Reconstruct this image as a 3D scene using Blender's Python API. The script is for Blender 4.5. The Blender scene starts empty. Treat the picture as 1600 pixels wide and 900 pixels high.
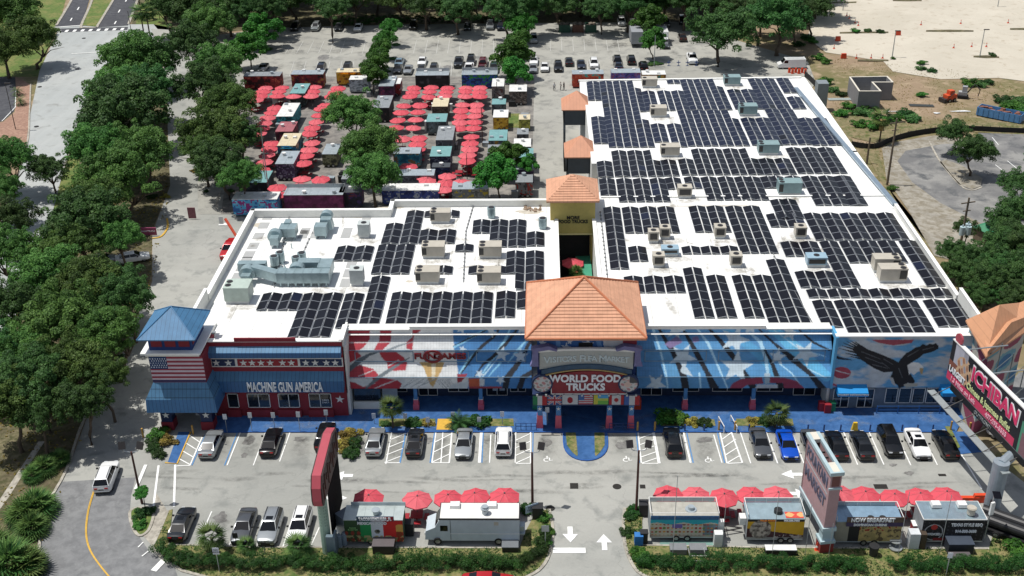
import bpy,bmesh,math,random
import numpy as np
from mathutils import Vector,Matrix,Euler
random.seed(7);RNG=np.random.default_rng(7)
SC=bpy.context.scene
COL=SC.collection
R_=math.radians
CAM=np.array([0.280,-102.578,72.248])
PIT,YAW,ROL=0.48764337,-0.03066835,-0.01779851
FPX=1780.0
_cy,_sy,_cp,_sp=math.cos(YAW),math.sin(YAW),math.cos(PIT),math.sin(PIT)
_f=np.array([_sy*_cp,_cy*_cp,-_sp]);_r=np.array([_cy,-_sy,0.]);_u=np.cross(_r,_f)
_c,_s=math.cos(ROL),math.sin(ROL)
RM=np.array([_c*_r+_s*_u,-_s*_r+_c*_u,_f])
cd=bpy.data.cameras.new('camera');cam=bpy.data.objects.new('camera',cd);COL.objects.link(cam)
cd.sensor_width=36;cd.lens=FPX/1600*36;cd.clip_start=1;cd.clip_end=3000
M4=Matrix.Identity(4)
for i in range(3):
    M4[i][0],M4[i][1],M4[i][2],M4[i][3]=RM[0][i],RM[1][i],-RM[2][i],CAM[i]
cam.matrix_world=M4
SC.camera=cam
W=bpy.data.worlds.new('World');SC.world=W;W.use_nodes=True
nt=W.node_tree;bg=nt.nodes['Background']
sky=nt.nodes.new('ShaderNodeTexSky');sky.sky_type='NISHITA';sky.sun_disc=False
SUN_TO=Vector((-.34,.045,1)).normalized()
sky.sun_elevation=math.asin(SUN_TO.z)
sky.sun_rotation=math.atan2(SUN_TO.x,SUN_TO.y)
sky.air_density=1.0;sky.dust_density=1.2;sky.ozone_density=1.0
hs_=nt.nodes.new('ShaderNodeHueSaturation');hs_.inputs['Saturation'].default_value=.62;nt.links.new(sky.outputs[0],hs_.inputs['Color']);nt.links.new(hs_.outputs[0],bg.inputs[0]);bg.inputs[1].default_value=0.1
sl=bpy.data.lights.new('sun','SUN');sl.energy=4.3;sl.angle=R_(0.53);sl.color=(1,.965,.91)
so=bpy.data.objects.new('sun',sl);COL.objects.link(so);so.location=(0,0,90)
so.rotation_euler=SUN_TO.to_track_quat('Z','Y').to_euler()
SC.view_settings.view_transform='Standard';SC.view_settings.look='None'
SC.view_settings.exposure=0.0;SC.view_settings.gamma=1
SC.view_settings.use_curve_mapping=False
SC.cycles.max_bounces=5;SC.cycles.diffuse_bounces=2;SC.cycles.glossy_bounces=2
SC.cycles.transmission_bounces=2;SC.cycles.transparent_max_bounces=8
def ray(px,py):
    return RM.T@np.array([(px-800)/FPX,-(py-450)/FPX,1.])
def G(px,py,z=0.):
    d=ray(px,py);t=(z-CAM[2])/d[2];p=CAM+d*t
    return Vector((p[0],p[1],z))
def ZY(px,py,Y):
    d=ray(px,py);t=(Y-CAM[1])/d[1];p=CAM+d*t
    return Vector((p[0],p[1],p[2]))
def PX(P):
    c=(np.asarray(P)-CAM)@RM.T
    return np.stack([800+FPX*c[...,0]/c[...,2],450-FPX*c[...,1]/c[...,2]],-1)
def lin(c):
    return tuple((v/12.92 if v<=.04045 else((v+.055)/1.055)**2.4)for v in c)
def H(s):
    return lin(tuple(int(s[i:i+2],16)/255 for i in(0,2,4)))
MATS={}
def mat(name,rgb,rough=.6,metal=0.,var=.12,scale=1.5,bump=0.,spec=.5,coat=0.,attr=None,world=False,stretch=None):
    if name in MATS:return MATS[name]
    m=bpy.data.materials.new(name);m.use_nodes=True;n=m.node_tree.nodes;L=m.node_tree.links
    b=n['Principled BSDF'];b.inputs['Roughness'].default_value=rough;b.inputs['Metallic'].default_value=metal
    b.inputs['Specular IOR Level'].default_value=spec
    if coat:b.inputs['Coat Weight'].default_value=coat;b.inputs['Coat Roughness'].default_value=.08
    if world:
        g=n.new('ShaderNodeNewGeometry');src=g.outputs['Position']
    else:
        g=n.new('ShaderNodeTexCoord');src=g.outputs['Object']
    if stretch:
        mp=n.new('ShaderNodeMapping');mp.inputs['Scale'].default_value=stretch;L.new(src,mp.inputs[0]);src=mp.outputs[0]
    t=n.new('ShaderNodeTexNoise');t.inputs['Scale'].default_value=scale;t.inputs['Detail'].default_value=6;t.inputs['Roughness'].default_value=.65
    L.new(src,t.inputs['Vector'])
    mr=n.new('ShaderNodeMapRange');mr.inputs[1].default_value=.3;mr.inputs[2].default_value=.7
    mr.inputs[3].default_value=1-var;mr.inputs[4].default_value=1+var
    L.new(t.outputs['Fac'],mr.inputs[0])
    mx=n.new('ShaderNodeMix');mx.data_type='RGBA';mx.blend_type='MULTIPLY';mx.inputs[0].default_value=1
    if attr:
        a=n.new('ShaderNodeVertexColor');a.layer_name=attr;L.new(a.outputs[0],mx.inputs[6])
    else:
        mx.inputs[6].default_value=(*rgb,1)
    L.new(mr.outputs[0],mx.inputs[7]);L.new(mx.outputs[2],b.inputs['Base Color'])
    if bump:
        bp=n.new('ShaderNodeBump');bp.inputs['Strength'].default_value=bump;bp.inputs['Distance'].default_value=.05
        L.new(t.outputs['Fac'],bp.inputs['Height']);L.new(bp.outputs[0],b.inputs['Normal'])
    MATS[name]=m
    return m
def ground_mat(name,cols,scales,rough=.9,thr=None,crack=False,lines=None,fleck=.12,bump=.25):
    """mix of up to 3 colours by two noises plus fine flecks"""
    m=bpy.data.materials.new(name);m.use_nodes=True;n=m.node_tree.nodes;L=m.node_tree.links
    b=n['Principled BSDF'];b.inputs['Roughness'].default_value=rough;b.inputs['Specular IOR Level'].default_value=.25
    g=n.new('ShaderNodeNewGeometry');pos=g.outputs['Position']
    cur=None
    thr=thr or[(.4,.62)]*len(scales)
    for i,sc in enumerate(scales):
        t=n.new('ShaderNodeTexNoise');t.inputs['Scale'].default_value=sc;t.inputs['Detail'].default_value=8;t.inputs['Roughness'].default_value=.62
        t.inputs['Distortion'].default_value=.35
        L.new(pos,t.inputs['Vector'])
        r=n.new('ShaderNodeMapRange');r.inputs[1].default_value,r.inputs[2].default_value=thr[i];L.new(t.outputs[0],r.inputs[0])
        mx=n.new('ShaderNodeMix');mx.data_type='RGBA';L.new(r.outputs[0],mx.inputs[0])
        if cur is None:mx.inputs[6].default_value=(*cols[0],1)
        else:L.new(cur,mx.inputs[6])
        mx.inputs[7].default_value=(*cols[i+1],1);cur=mx.outputs[2]
    t=n.new('ShaderNodeTexNoise');t.inputs['Scale'].default_value=4.;t.inputs['Detail'].default_value=10;t.inputs['Roughness'].default_value=.8;L.new(pos,t.inputs['Vector'])
    r=n.new('ShaderNodeMapRange');r.inputs[1].default_value=.25;r.inputs[2].default_value=.75;r.inputs[3].default_value=1-fleck;r.inputs[4].default_value=1+fleck;L.new(t.outputs[0],r.inputs[0])
    mu=n.new('ShaderNodeMix');mu.data_type='RGBA';mu.blend_type='MULTIPLY';mu.inputs[0].default_value=1
    L.new(cur,mu.inputs[6]);L.new(r.outputs[0],mu.inputs[7]);cur=mu.outputs[2]
    if crack:
        v=n.new('ShaderNodeTexVoronoi');v.feature='DISTANCE_TO_EDGE';v.inputs['Scale'].default_value=crack
        nz=n.new('ShaderNodeTexNoise');nz.inputs['Scale'].default_value=.7;nz.inputs['Detail'].default_value=5;L.new(pos,nz.inputs['Vector'])
        ad=n.new('ShaderNodeVectorMath');ad.operation='MULTIPLY_ADD';ad.inputs[1].default_value=(3,3,0);L.new(nz.outputs['Color'],ad.inputs[0]);L.new(pos,ad.inputs[2])
        L.new(ad.outputs[0],v.inputs['Vector'])
        r2=n.new('ShaderNodeMapRange');r2.inputs[1].default_value=.0;r2.inputs[2].default_value=.004;r2.inputs[3].default_value=.86;r2.inputs[4].default_value=1;L.new(v.outputs['Distance'],r2.inputs[0])
        m3=n.new('ShaderNodeMix');m3.data_type='RGBA';m3.blend_type='MULTIPLY';m3.inputs[0].default_value=1;L.new(cur,m3.inputs[6]);L.new(r2.outputs[0],m3.inputs[7]);cur=m3.outputs[2]
    if lines:
        mp=n.new('ShaderNodeMapping');mp.inputs['Scale'].default_value=lines[0];L.new(pos,mp.inputs[0])
        t2=n.new('ShaderNodeTexNoise');t2.inputs['Scale'].default_value=1;t2.inputs['Detail'].default_value=4;L.new(mp.outputs[0],t2.inputs['Vector'])
        r3=n.new('ShaderNodeMapRange');r3.inputs[1].default_value=.35;r3.inputs[2].default_value=.65;r3.inputs[3].default_value=1-lines[1];r3.inputs[4].default_value=1+lines[1];L.new(t2.outputs[0],r3.inputs[0])
        m4=n.new('ShaderNodeMix');m4.data_type='RGBA';m4.blend_type='MULTIPLY';m4.inputs[0].default_value=1;L.new(cur,m4.inputs[6]);L.new(r3.outputs[0],m4.inputs[7]);cur=m4.outputs[2]
    L.new(cur,b.inputs['Base Color'])
    if bump:
        bp=n.new('ShaderNodeBump');bp.inputs['Strength'].default_value=bump;bp.inputs['Distance'].default_value=.06;L.new(t.outputs[0],bp.inputs['Height']);L.new(bp.outputs[0],b.inputs['Normal'])
    MATS[name]=m
    return m
def seam_mat(name,rgb,axis,period,dark=.6,width=.06,rough=.45,metal=0.,attr=None,axis2=None,period2=1.,var=.1,spec=.5):
    """surface with regular real joints: standing seams, tiles"""
    m=mat(name,rgb,rough=rough,metal=metal,var=var,scale=.8,attr=attr,spec=spec)
    n=m.node_tree.nodes;L=m.node_tree.links;b=n['Principled BSDF']
    src=b.inputs['Base Color'].links[0].from_socket
    tc=n.new('ShaderNodeTexCoord');sp=n.new('ShaderNodeSeparateXYZ');L.new(tc.outputs['Object'],sp.inputs[0])
    for ax,pe in((axis,period),(axis2,period2)):
        if ax is None:continue
        md=n.new('ShaderNodeMath');md.operation='FLOORED_MODULO';md.inputs[1].default_value=pe;L.new(sp.outputs[ax],md.inputs[0])
        lt=n.new('ShaderNodeMapRange');lt.inputs[1].default_value=width*pe;lt.inputs[2].default_value=width*pe*1.3;lt.inputs[3].default_value=dark;lt.inputs[4].default_value=1
        L.new(md.outputs[0],lt.inputs[0])
        mx=n.new('ShaderNodeMix');mx.data_type='RGBA';mx.blend_type='MULTIPLY';mx.inputs[0].default_value=1
        L.new(src,mx.inputs[6]);L.new(lt.outputs[0],mx.inputs[7]);src=mx.outputs[2]
    L.new(src,b.inputs['Base Color'])
    return m
def tag(o,label=None,cat=None,group=None,kind=None):
    if label:o['label']=label
    if cat:o['category']=cat
    if group:o['group']=group
    if kind:o['kind']=kind
    return o
def empty(name,loc=(0,0,0),rz=0.,label=None,cat=None,group=None):
    o=bpy.data.objects.new(name,None);COL.objects.link(o);o.location=loc;o.rotation_euler=(0,0,rz)
    o.empty_display_size=.3
    return tag(o,label,cat,group)
def kids(o):return[c for c in bpy.data.objects if c.parent==o]
TREES={}
def reg(root):
    return root
def copy_tree(o,parent=None,skip=()):
    c=o.copy();COL.objects.link(c);c.parent=parent
    for ch in list(o.children):
        if ch.name.split('.')[0]in skip:continue
        copy_tree(ch,c)
    return c
class MB:
    def __init__(s):s.v=[];s.f=[];s.m=[];s.c=[];s.sm=False
    def add(s,vs,fs,mi=0,col=None):
        b=len(s.v);s.v+=[tuple(map(float,v))for v in vs]
        for f in fs:s.f.append(tuple(b+i for i in f));s.m.append(mi);s.c.append(col)
        return s
    def quad(s,a,b,c,d,mi=0,col=None):return s.add([a,b,c,d],[(0,1,2,3)],mi,col)
    def box(s,x0,x1,y0,y1,z0,z1,mi=0,rz=0,col=None,top=None,ctr=None):
        t=top or 1.
        cx,cy=(x0+x1)/2,(y0+y1)/2
        vs=[(x0,y0,z0),(x1,y0,z0),(x1,y1,z0),(x0,y1,z0)]+[(cx+(x-cx)*t,cy+(y-cy)*t,z1)for x,y in((x0,y0),(x1,y0),(x1,y1),(x0,y1))]
        if rz:
            k=ctr or(cx,cy);c_,s_=math.cos(rz),math.sin(rz)
            vs=[(k[0]+(x-k[0])*c_-(y-k[1])*s_,k[1]+(x-k[0])*s_+(y-k[1])*c_,z)for x,y,z in vs]
        return s.add(vs,[(0,3,2,1),(4,5,6,7),(0,1,5,4),(1,2,6,5),(2,3,7,6),(3,0,4,7)],mi,col)
    def prism(s,pts,z0,z1,mi=0,mtop=None):
        n=len(pts)
        ar=sum(pts[i][0]*pts[(i+1)%n][1]-pts[(i+1)%n][0]*pts[i][1]for i in range(n))
        if ar<0:pts=pts[::-1]
        vs=[(p[0],p[1],z0)for p in pts]+[(p[0],p[1],z1)for p in pts]
        s.add(vs,[(i,(i+1)%n,n+(i+1)%n,n+i)for i in range(n)],mi)
        b=len(s.v)-2*n;s.f.append(tuple(b+n+i for i in range(n)));s.m.append(mi if mtop is None else mtop);s.c.append(None)
        s.f.append(tuple(b+n-1-i for i in range(n)));s.m.append(mi);s.c.append(None)
        return s
    def prof(s,pts,x0,x1,mi=0,axis='x',close=True,caps=True):
        """extrude profile [(y,z)] from x0 to x1"""
        n=len(pts)
        f=(lambda x,p:(x,p[0],p[1]))if axis=='x' else(lambda x,p:(p[0],x,p[1]))
        vs=[f(x0,p)for p in pts]+[f(x1,p)for p in pts]
        e=n if close else n-1
        fs=[(i,n+i,n+(i+1)%n,(i+1)%n)for i in range(e)]
        if caps and close:fs+=[tuple(range(n)),tuple(range(2*n-1,n-1,-1))]
        return s.add(vs,fs,mi)
    def tube(s,pts,r,n=8,mi=0,caps=True):
        pts=[Vector(p)for p in pts];rs=r if isinstance(r,(list,tuple))else[r]*len(pts)
        vs=[]
        for i,p in enumerate(pts):
            d=(pts[min(i+1,len(pts)-1)]-pts[max(i-1,0)]).normalized()
            a=d.cross(Vector((0,0,1)));
            if a.length<1e-3:a=Vector((1,0,0))
            a.normalize();b=a.cross(d)
            for k in range(n):
                t=2*math.pi*k/n;vs.append(p+(a*math.cos(t)+b*math.sin(t))*rs[i])
        fs=[(i*n+k,i*n+(k+1)%n,(i+1)*n+(k+1)%n,(i+1)*n+k)for i in range(len(pts)-1)for k in range(n)]
        if caps:fs+=[tuple(range(n-1,-1,-1)),tuple((len(pts)-1)*n+k for k in range(n))]
        return s.add(vs,fs,mi)
    def cyl(s,c,r,z0,z1,n=16,mi=0,r2=None,mtop=None):
        r2=r if r2 is None else r2
        vs=[(c[0]+r*math.cos(2*math.pi*k/n),c[1]+r*math.sin(2*math.pi*k/n),z0)for k in range(n)]
        vs+=[(c[0]+r2*math.cos(2*math.pi*k/n),c[1]+r2*math.sin(2*math.pi*k/n),z1)for k in range(n)]
        s.add(vs,[(k,(k+1)%n,n+(k+1)%n,n+k)for k in range(n)]+[tuple(range(n-1,-1,-1))],mi)
        b=len(s.v)-2*n;s.f.append(tuple(b+n+k for k in range(n)));s.m.append(mi if mtop is None else mtop);s.c.append(None)
        return s
    def hip(s,x0,x1,y0,y1,z0,z1,mi=0,ridge=0,under=True,t=.15):
        cx,cy=(x0+x1)/2,(y0+y1)/2
        rx=ridge/2
        vs=[(x0,y0,z0),(x1,y0,z0),(x1,y1,z0),(x0,y1,z0),(cx-rx,cy,z1),(cx+rx,cy,z1)]
        fs=[(0,1,5,4),(2,3,4,5),(3,0,4),(1,2,5)]if ridge else[(0,1,4),(1,2,4),(2,3,4),(3,0,4)]
        s.add(vs,fs,mi)
        s.box(x0,x1,y0,y1,z0-t,z0-.004,mi)
        return s
    def build(s,name,mats,parent=None,loc=None,smooth=None,rz=None):
        me=bpy.data.meshes.new(name);me.from_pydata(s.v,[],s.f)
        if not isinstance(mats,(list,tuple)):mats=[mats]
        for m in mats:me.materials.append(m)
        if len(mats)>1:me.polygons.foreach_set('material_index',s.m)
        if any(c is not None for c in s.c):
            ca=me.color_attributes.new('Col','FLOAT_COLOR','CORNER');buf=[]
            for f,c in zip(s.f,s.c):
                cc=c if c is not None else(.5,.5,.5)
                buf+=[cc[0],cc[1],cc[2],1.]*len(f)
            ca.data.foreach_set('color',buf)
        me.update()
        o=bpy.data.objects.new(name,me);COL.objects.link(o);o.parent=parent
        if loc is not None:o.location=loc
        if rz is not None:o.rotation_euler=(0,0,rz)
        if smooth or s.sm:
            me.polygons.foreach_set('use_smooth',[True]*len(me.polygons))
            me.set_sharp_from_angle(angle=R_(smooth if isinstance(smooth,(int,float))and smooth>1 else 40))
        return o
def text(s,size,loc,rot,m,parent=None,name='lettering',align='CENTER',bold=.0,ext=.03,sx=1.,shear=0.):
    cu=bpy.data.curves.new(name,'FONT');cu.body=s;cu.size=size;cu.align_x=align;cu.align_y='CENTER'
    cu.extrude=ext;cu.offset=bold;cu.shear=shear;cu.resolution_u=3
    t=bpy.data.objects.new(name,cu);COL.objects.link(t)
    dg=bpy.context.evaluated_depsgraph_get();me=bpy.data.meshes.new_from_object(t.evaluated_get(dg))
    bpy.data.objects.remove(t);bpy.data.curves.remove(cu)
    me.materials.clear();me.materials.append(m)
    o=bpy.data.objects.new(name,me);COL.objects.link(o);o.parent=parent;o.location=loc;o.rotation_euler=rot;o.scale=(sx,1,1)
    return o
UP=(math.pi/2,0,0)
def vn(x,y,s=0):
    i,j=np.floor(x),np.floor(y);u,v=x-i,y-j;u=u*u*(3-2*u);v=v*v*(3-2*v)
    h=lambda a,b:np.abs(np.sin(a*127.1+b*311.7+s*74.7)*43758.5453)%1
    return(h(i,j)*(1-u)+h(i+1,j)*u)*(1-v)+(h(i,j+1)*(1-u)+h(i+1,j+1)*u)*v
def fbm(x,y,s=0):return(vn(x,y,s)+.5*vn(x*2.1,y*2.1,s+1)+.25*vn(x*4.3,y*4.3,s+2))/1.75
def decal_mat(name,rgb,strength,scale):
    m=mat(name,rgb,rough=.8,var=.15,world=True);n=m.node_tree.nodes;L=m.node_tree.links;b=n['Principled BSDF']
    a=n.new('ShaderNodeVertexColor');a.layer_name='Col';sp=n.new('ShaderNodeSeparateColor');L.new(a.outputs[0],sp.inputs[0]);g=n.new('ShaderNodeNewGeometry')
    t=n.new('ShaderNodeTexNoise');t.inputs['Scale'].default_value=scale;t.inputs['Detail'].default_value=8;t.inputs['Roughness'].default_value=.7;L.new(g.outputs['Position'],t.inputs['Vector'])
    mr=n.new('ShaderNodeMapRange');mr.inputs[1].default_value=.35;mr.inputs[2].default_value=.65;L.new(t.outputs[0],mr.inputs[0])
    mu=n.new('ShaderNodeMath');mu.operation='MULTIPLY';L.new(sp.outputs[0],mu.inputs[0]);L.new(mr.outputs[0],mu.inputs[1]);m2=n.new('ShaderNodeMath');m2.operation='MULTIPLY';m2.inputs[1].default_value=strength;L.new(mu.outputs[0],m2.inputs[0]);L.new(m2.outputs[0],b.inputs['Alpha']);return m
def decals(name,lst,m,parent=None):
    V=[];F=[];A=[]
    for i,(x,y,z,rx,ry,rz)in enumerate(lst):
        b=len(V);V.append((x,y,z));A.append(1.);c,s=math.cos(rz),math.sin(rz)
        for r_,al in((.5,.75),(1.,0.)):
            for k in range(12):t=k*math.pi/6;a_,e=rx*r_*math.cos(t),ry*r_*math.sin(t);V.append((x+a_*c-e*s,y+a_*s+e*c,z));A.append(al)
        F+=[(b,b+1+k,b+1+(k+1)%12)for k in range(12)]+[(b+1+k,b+13+k,b+13+(k+1)%12,b+1+(k+1)%12)for k in range(12)]
    me=bpy.data.meshes.new(name);me.from_pydata(V,[],F);me.materials.append(m);ca=me.color_attributes.new('Col','FLOAT_COLOR','POINT');ca.data.foreach_set('color',[v for a in A for v in(a,a,a,1)]);me.update()
    o=bpy.data.objects.new(name,me);COL.objects.link(o);o.parent=parent;return tag(o,kind=None if parent else 'structure')
def inpoly(P,poly):
    x,y=P[:,0],P[:,1];r=np.zeros(len(P),bool);n=len(poly);j=n-1
    for i in range(n):
        xi,yi=poly[i];xj,yj=poly[j]
        if yi!=yj:
            c=((yi>y)!=(yj>y))&(x<(xj-xi)*(y-yi)/(yj-yi)+xi);r^=c
        j=i
    return r
def nearline(P,pts,w):
    r=np.zeros(len(P),bool);ws=w if isinstance(w,(list,tuple))else[w]*len(pts)
    for i in range(len(pts)-1):
        a=np.array(pts[i],float);b=np.array(pts[i+1],float);d=b-a
        t=np.clip(((P-a)@d)/(d@d),0,1);q=a+t[:,None]*d
        wd=ws[i]+(ws[i+1]-ws[i])*t
        r|=np.hypot(*(P-q).T)<wd/2
    return r
def star(cx,cy,r,rot=0,k=.42,sq=1.):
    return[(cx+r*(1 if i%2==0 else k)*math.sin(rot+i*math.pi/5),cy-sq*r*(1 if i%2==0 else k)*math.cos(rot+i*math.pi/5))for i in range(10)]
def ell(cx,cy,rx,ry,n=20):
    return[(cx+rx*math.cos(2*math.pi*i/n),cy+ry*math.sin(2*math.pi*i/n))for i in range(n)]
def paint_grid(planes,step,paint,space,soft=0):
    """planes: list of (O,U,V) world vectors; returns verts, faces, colours.  paint(P)->colours, P in `space` coords"""
    V=[];F=[];Cc=[]
    for O,U,Vv in planes:
        O,U,Vv=map(np.array,(O,U,Vv));nu=max(1,int(np.linalg.norm(U)/step));nv=max(1,int(np.linalg.norm(Vv)/step))
        uu,vv=np.meshgrid(np.linspace(0,1,nu+1),np.linspace(0,1,nv+1))
        P=O+uu[...,None]*U+vv[...,None]*Vv;b=len(V)
        V+=[tuple(p)for p in P.reshape(-1,3)]
        i=np.arange(nv)[:,None]*(nu+1)+np.arange(nu)[None];i=i.reshape(-1)+b
        F+=list(map(tuple,np.stack([i,i+1,i+nu+2,i+nu+1],-1)))
        cc=(P[:-1,:-1]+P[1:,1:])/2;Cc.append(cc.reshape(-1,3))
    Cc=np.concatenate(Cc)
    if soft:
        S_=space(Cc);r=np.random.default_rng(1);c=sum(paint(S_+r.normal(size=S_.shape)*soft,Cc)for _ in range(5))/5
        return V,F,c*(.86+.3*fbm(S_[:,0]*.09,S_[:,1]*.16,9))[:,None]*(.93+.14*fbm(S_[:,0]*.6,S_[:,1]*.7,3))[:,None]
    return V,F,paint(space(Cc),Cc)
def painted(name,planes,step,paint,m,parent=None,space=PX,loc=None,soft=0):
    V,F,C=paint_grid(planes,step,paint,space,soft)
    me=bpy.data.meshes.new(name);me.from_pydata(V,[],F);me.materials.append(m)
    ca=me.color_attributes.new('Col','FLOAT_COLOR','CORNER')
    buf=np.ones((len(F)*4,4),np.float32);buf[:,:3]=np.repeat(C,4,0);ca.data.foreach_set('color',buf.ravel())
    me.update();o=bpy.data.objects.new(name,me);COL.objects.link(o);o.parent=parent
    if loc is not None:o.location=loc
    return o
ORD=['first','second','third','fourth','fifth','sixth','seventh','eighth','ninth','tenth','eleventh','twelfth','thirteenth','fourteenth','fifteenth','sixteenth','seventeenth','eighteenth','nineteenth','twentieth']
ground_mat('dirt',[H('8f7c66'),H('6f6a48'),H('a39078')],[.06,.35],thr=[(.42,.6),(.5,.7)])
ground_mat('grass',[H('5d6f38'),H('7d7a4b'),H('4a6030')],[.25,1.2],thr=[(.45,.62),(.5,.65)],fleck=.3)
ground_mat('scrub',[H('6f6a4c'),H('565f36'),H('877a5e')],[.3,.9],fleck=.3)
ground_mat('worn_asphalt',[H('8c8b88'),H('6e6e6e'),H('585a5c')],[.12,.3],thr=[(.42,.58),(.52,.66)],fleck=.14)
ground_mat('mulch',[H('5a5040'),H('777056'),H('4a4a30')],[.3,1.4],fleck=.3)
ground_mat('sand',[H('b7b0a1'),H('c2bbac'),H('a09380')],[.05,.5],thr=[(.4,.6),(.56,.75)],fleck=.1)
ground_mat('old_concrete',[H('93948f'),H('a1a19b'),H('828480')],[.05,.45],thr=[(.4,.6),(.52,.7)],crack=.06,fleck=.08,lines=((.02,.35,1),.05))
ground_mat('rear_concrete',[H('97968f'),H('a3a29a'),H('7d7d79')],[.06,.35],thr=[(.4,.6),(.5,.68)],crack=.05,fleck=.1)
ground_mat('road_concrete',[H('9fa3a2'),H('a9acaa'),H('90928f')],[.05,.4],thr=[(.4,.6),(.55,.7)],crack=.04,fleck=.06,lines=((.5,.02,1),.05))
ground_mat('asphalt',[H('7b7c7d'),H('838484'),H('6f7071')],[.1,.9],crack=.05,fleck=.12)
ground_mat('dark_asphalt',[H('4b4c50'),H('55565a'),H('44454a')],[.1,.9],fleck=.12)
ground_mat('court_paving',[H('85817b'),H('8f8b84'),H('6a6865')],[.1,.6],crack=.1,fleck=.12)
ground_mat('blue_paint',[H('375f93'),H('42699b'),H('2f5585')],[.25,1.3],fleck=.12,rough=.6)
ground_mat('brick_paving',[H('9b7c6b'),H('a98a78'),H('8a6c5e')],[.3,2.],fleck=.25)
ground_mat('kerb_concrete',[H('a9a498'),H('b5b0a4'),H('8f8a80')],[.2,1.5],fleck=.12)
ground_mat('turf',[H('5f683a'),H('48602e'),H('857c55')],[.5,1.5],fleck=.35)
WL=mat('white_line',H('e4e5e2'),rough=.7,var=.16,scale=2,world=True)
YL=mat('yellow_line',H('c9a03c'),rough=.7,var=.15,scale=2,world=True)
BL=mat('blue_line',H('4f82b5'),rough=.7,var=.2,scale=2,world=True)
LAYER=[0.]
def sheet(name,pts,m,z=None,px=True,th=None,kind='structure',label=None):
    """a paved or planted area; pts in photo pixels on the ground"""
    if z is None:LAYER[0]+=.0028;z=LAYER[0]
    q=[G(*p)for p in pts]if px else[Vector((p[0],p[1],0))for p in pts]
    mb=MB()
    if th:mb.prism([(p.x,p.y)for p in q],z-th,z)
    else:
        ar=sum(q[i].x*q[(i+1)%len(q)].y-q[(i+1)%len(q)].x*q[i].y for i in range(len(q)))
        if ar<0:q=q[::-1]
        mb.add([(p.x,p.y,z)for p in q],[tuple(range(len(q)))])
    o=mb.build(name,MATS[m]);tag(o,kind=kind);return o
mb=MB();mb.quad((-900,-400,-.02),(900,-400,-.02),(900,1400,-.02),(-900,1400,-.02))
tag(mb.build('ground',MATS['dirt']),kind='structure')
sheet('grass_verge',[(-60,-70),(120,-70),(95,30),(84,52),(60,120),(-60,120)],'grass')
sheet('grass_verge',[(215,-60),(420,-60),(700,-10),(1270,-10),(1290,30),(1100,36),(650,36),(400,45),(262,60),(225,50),(205,38)],'mulch')
sheet('grass_verge',[(230,0),(262,0),(262,50),(238,50),(212,38),(218,10)],'grass')
sheet('road',[(84,42),(90,50),(62,110),(47,180),(40,232),(8,330),(-30,430),(-120,640),(60,560),(75,470),(110,330),(150,215),(205,120),(262,70),(330,55),(330,100),(300,110),(262,60),(240,38),(200,38)],'road_concrete')
sheet('planted_median',[(205,78),(250,90),(262,140),(262,200),(266,290),(238,360),(236,430),(185,556),(130,655),(105,735),(72,795),(60,870),(50,960),(-150,960),(-110,640),(20,510),(80,340),(112,215),(140,150)],'mulch')
sheet('grass_edge',[(112,205),(130,205),(120,290),(80,340),(104,250)],'grass')
sheet('service_drive',[(236,45),(330,50),(312,110),(306,200),(336,320),(430,320),(430,460),(345,676),(330,760),(300,860),(300,960),(55,960),(62,870),(75,795),(106,735),(135,655),(190,555),(238,440),(238,365),(266,290),(262,200),(262,140),(252,90)],'old_concrete')
sheet('asphalt_drive',[(96,753),(212,746),(205,775),(203,800),(212,830),(232,860),(262,884),(310,898),(330,960),(50,960),(60,880),(70,800)],'asphalt')
sheet('footpath',[(-40,840),(0,796),(15,775),(40,735),(70,690),(60,690),(30,735),(0,780),(-60,850)],'kerb_concrete')
sheet('brick_footpath',[(24,120),(48,132),(45,190),(40,235),(22,235),(2,216),(-40,230),(-40,205),(6,190),(23,176),(26,150)],'brick_paving')
sheet('side_car_park',[(-60,118),(24,121),(25,150),(22,174),(5,189),(-60,205)],'dark_asphalt')
sheet('west_road',[(86,43),(128,40),(152,-45),(120,-45),(108,5)],'dark_asphalt')
sheet('west_road',[(152,43),(200,40),(235,-45),(200,-45),(178,0)],'dark_asphalt')
sheet('crosswalk',[(84,51),(199,47),(200,42),(86,45)],'dark_asphalt')
sheet('road_median',[(129,40),(151,42),(176,0),(200,-45),(153,-45),(147,0)],'grass',z=.12,th=.12)
sheet('street',[(-300,-27.5),(300,-27.5),(300,-46),(-300,-46)],'asphalt',px=False);sheet('east_car_park',[(50,-22),(120,-22),(120,12),(56,12),(50,4)],'asphalt',px=False)
sheet('front_car_park',[(225,677),(1500,677),(1660,800),(1720,960),(300,960),(240,800)],'old_concrete')
sheet('rear_car_park',[(305,60),(420,44),(650,38),(1085,34),(1140,60),(1262,96),(1275,130),(1100,335),(310,335),(306,200)],'rear_concrete')
sheet('food_court_paving',[(372,150),(395,120),(835,120),(830,335),(345,335),(360,240)],'court_paving')
sheet('sand_field',[(1245,-40),(1720,-70),(1800,130),(1640,132),(1560,122),(1470,124),(1395,112),(1380,96),(1290,82),(1262,60),(1270,20)],'sand')
sheet('grass_verge',[(1290,185),(1340,165),(1420,195),(1600,190),(1640,215),(1500,205),(1420,205),(1395,230),(1330,215),(1345,250),(1330,240)],'scrub')
sheet('grass_verge',[(1345,225),(1372,232),(1385,290),(1440,380),(1475,400),(1440,370),(1380,290)],'scrub')
ground_mat('gravelly',[H('918d84'),H('a19c91'),H('7d7667')],[.15,.8],fleck=.18)
sheet('gravel_yard',[(1378,232),(1400,222),(1460,212),(1640,235),(1680,420),(1500,410),(1460,400),(1420,330),(1385,280)],'gravelly')
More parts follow.
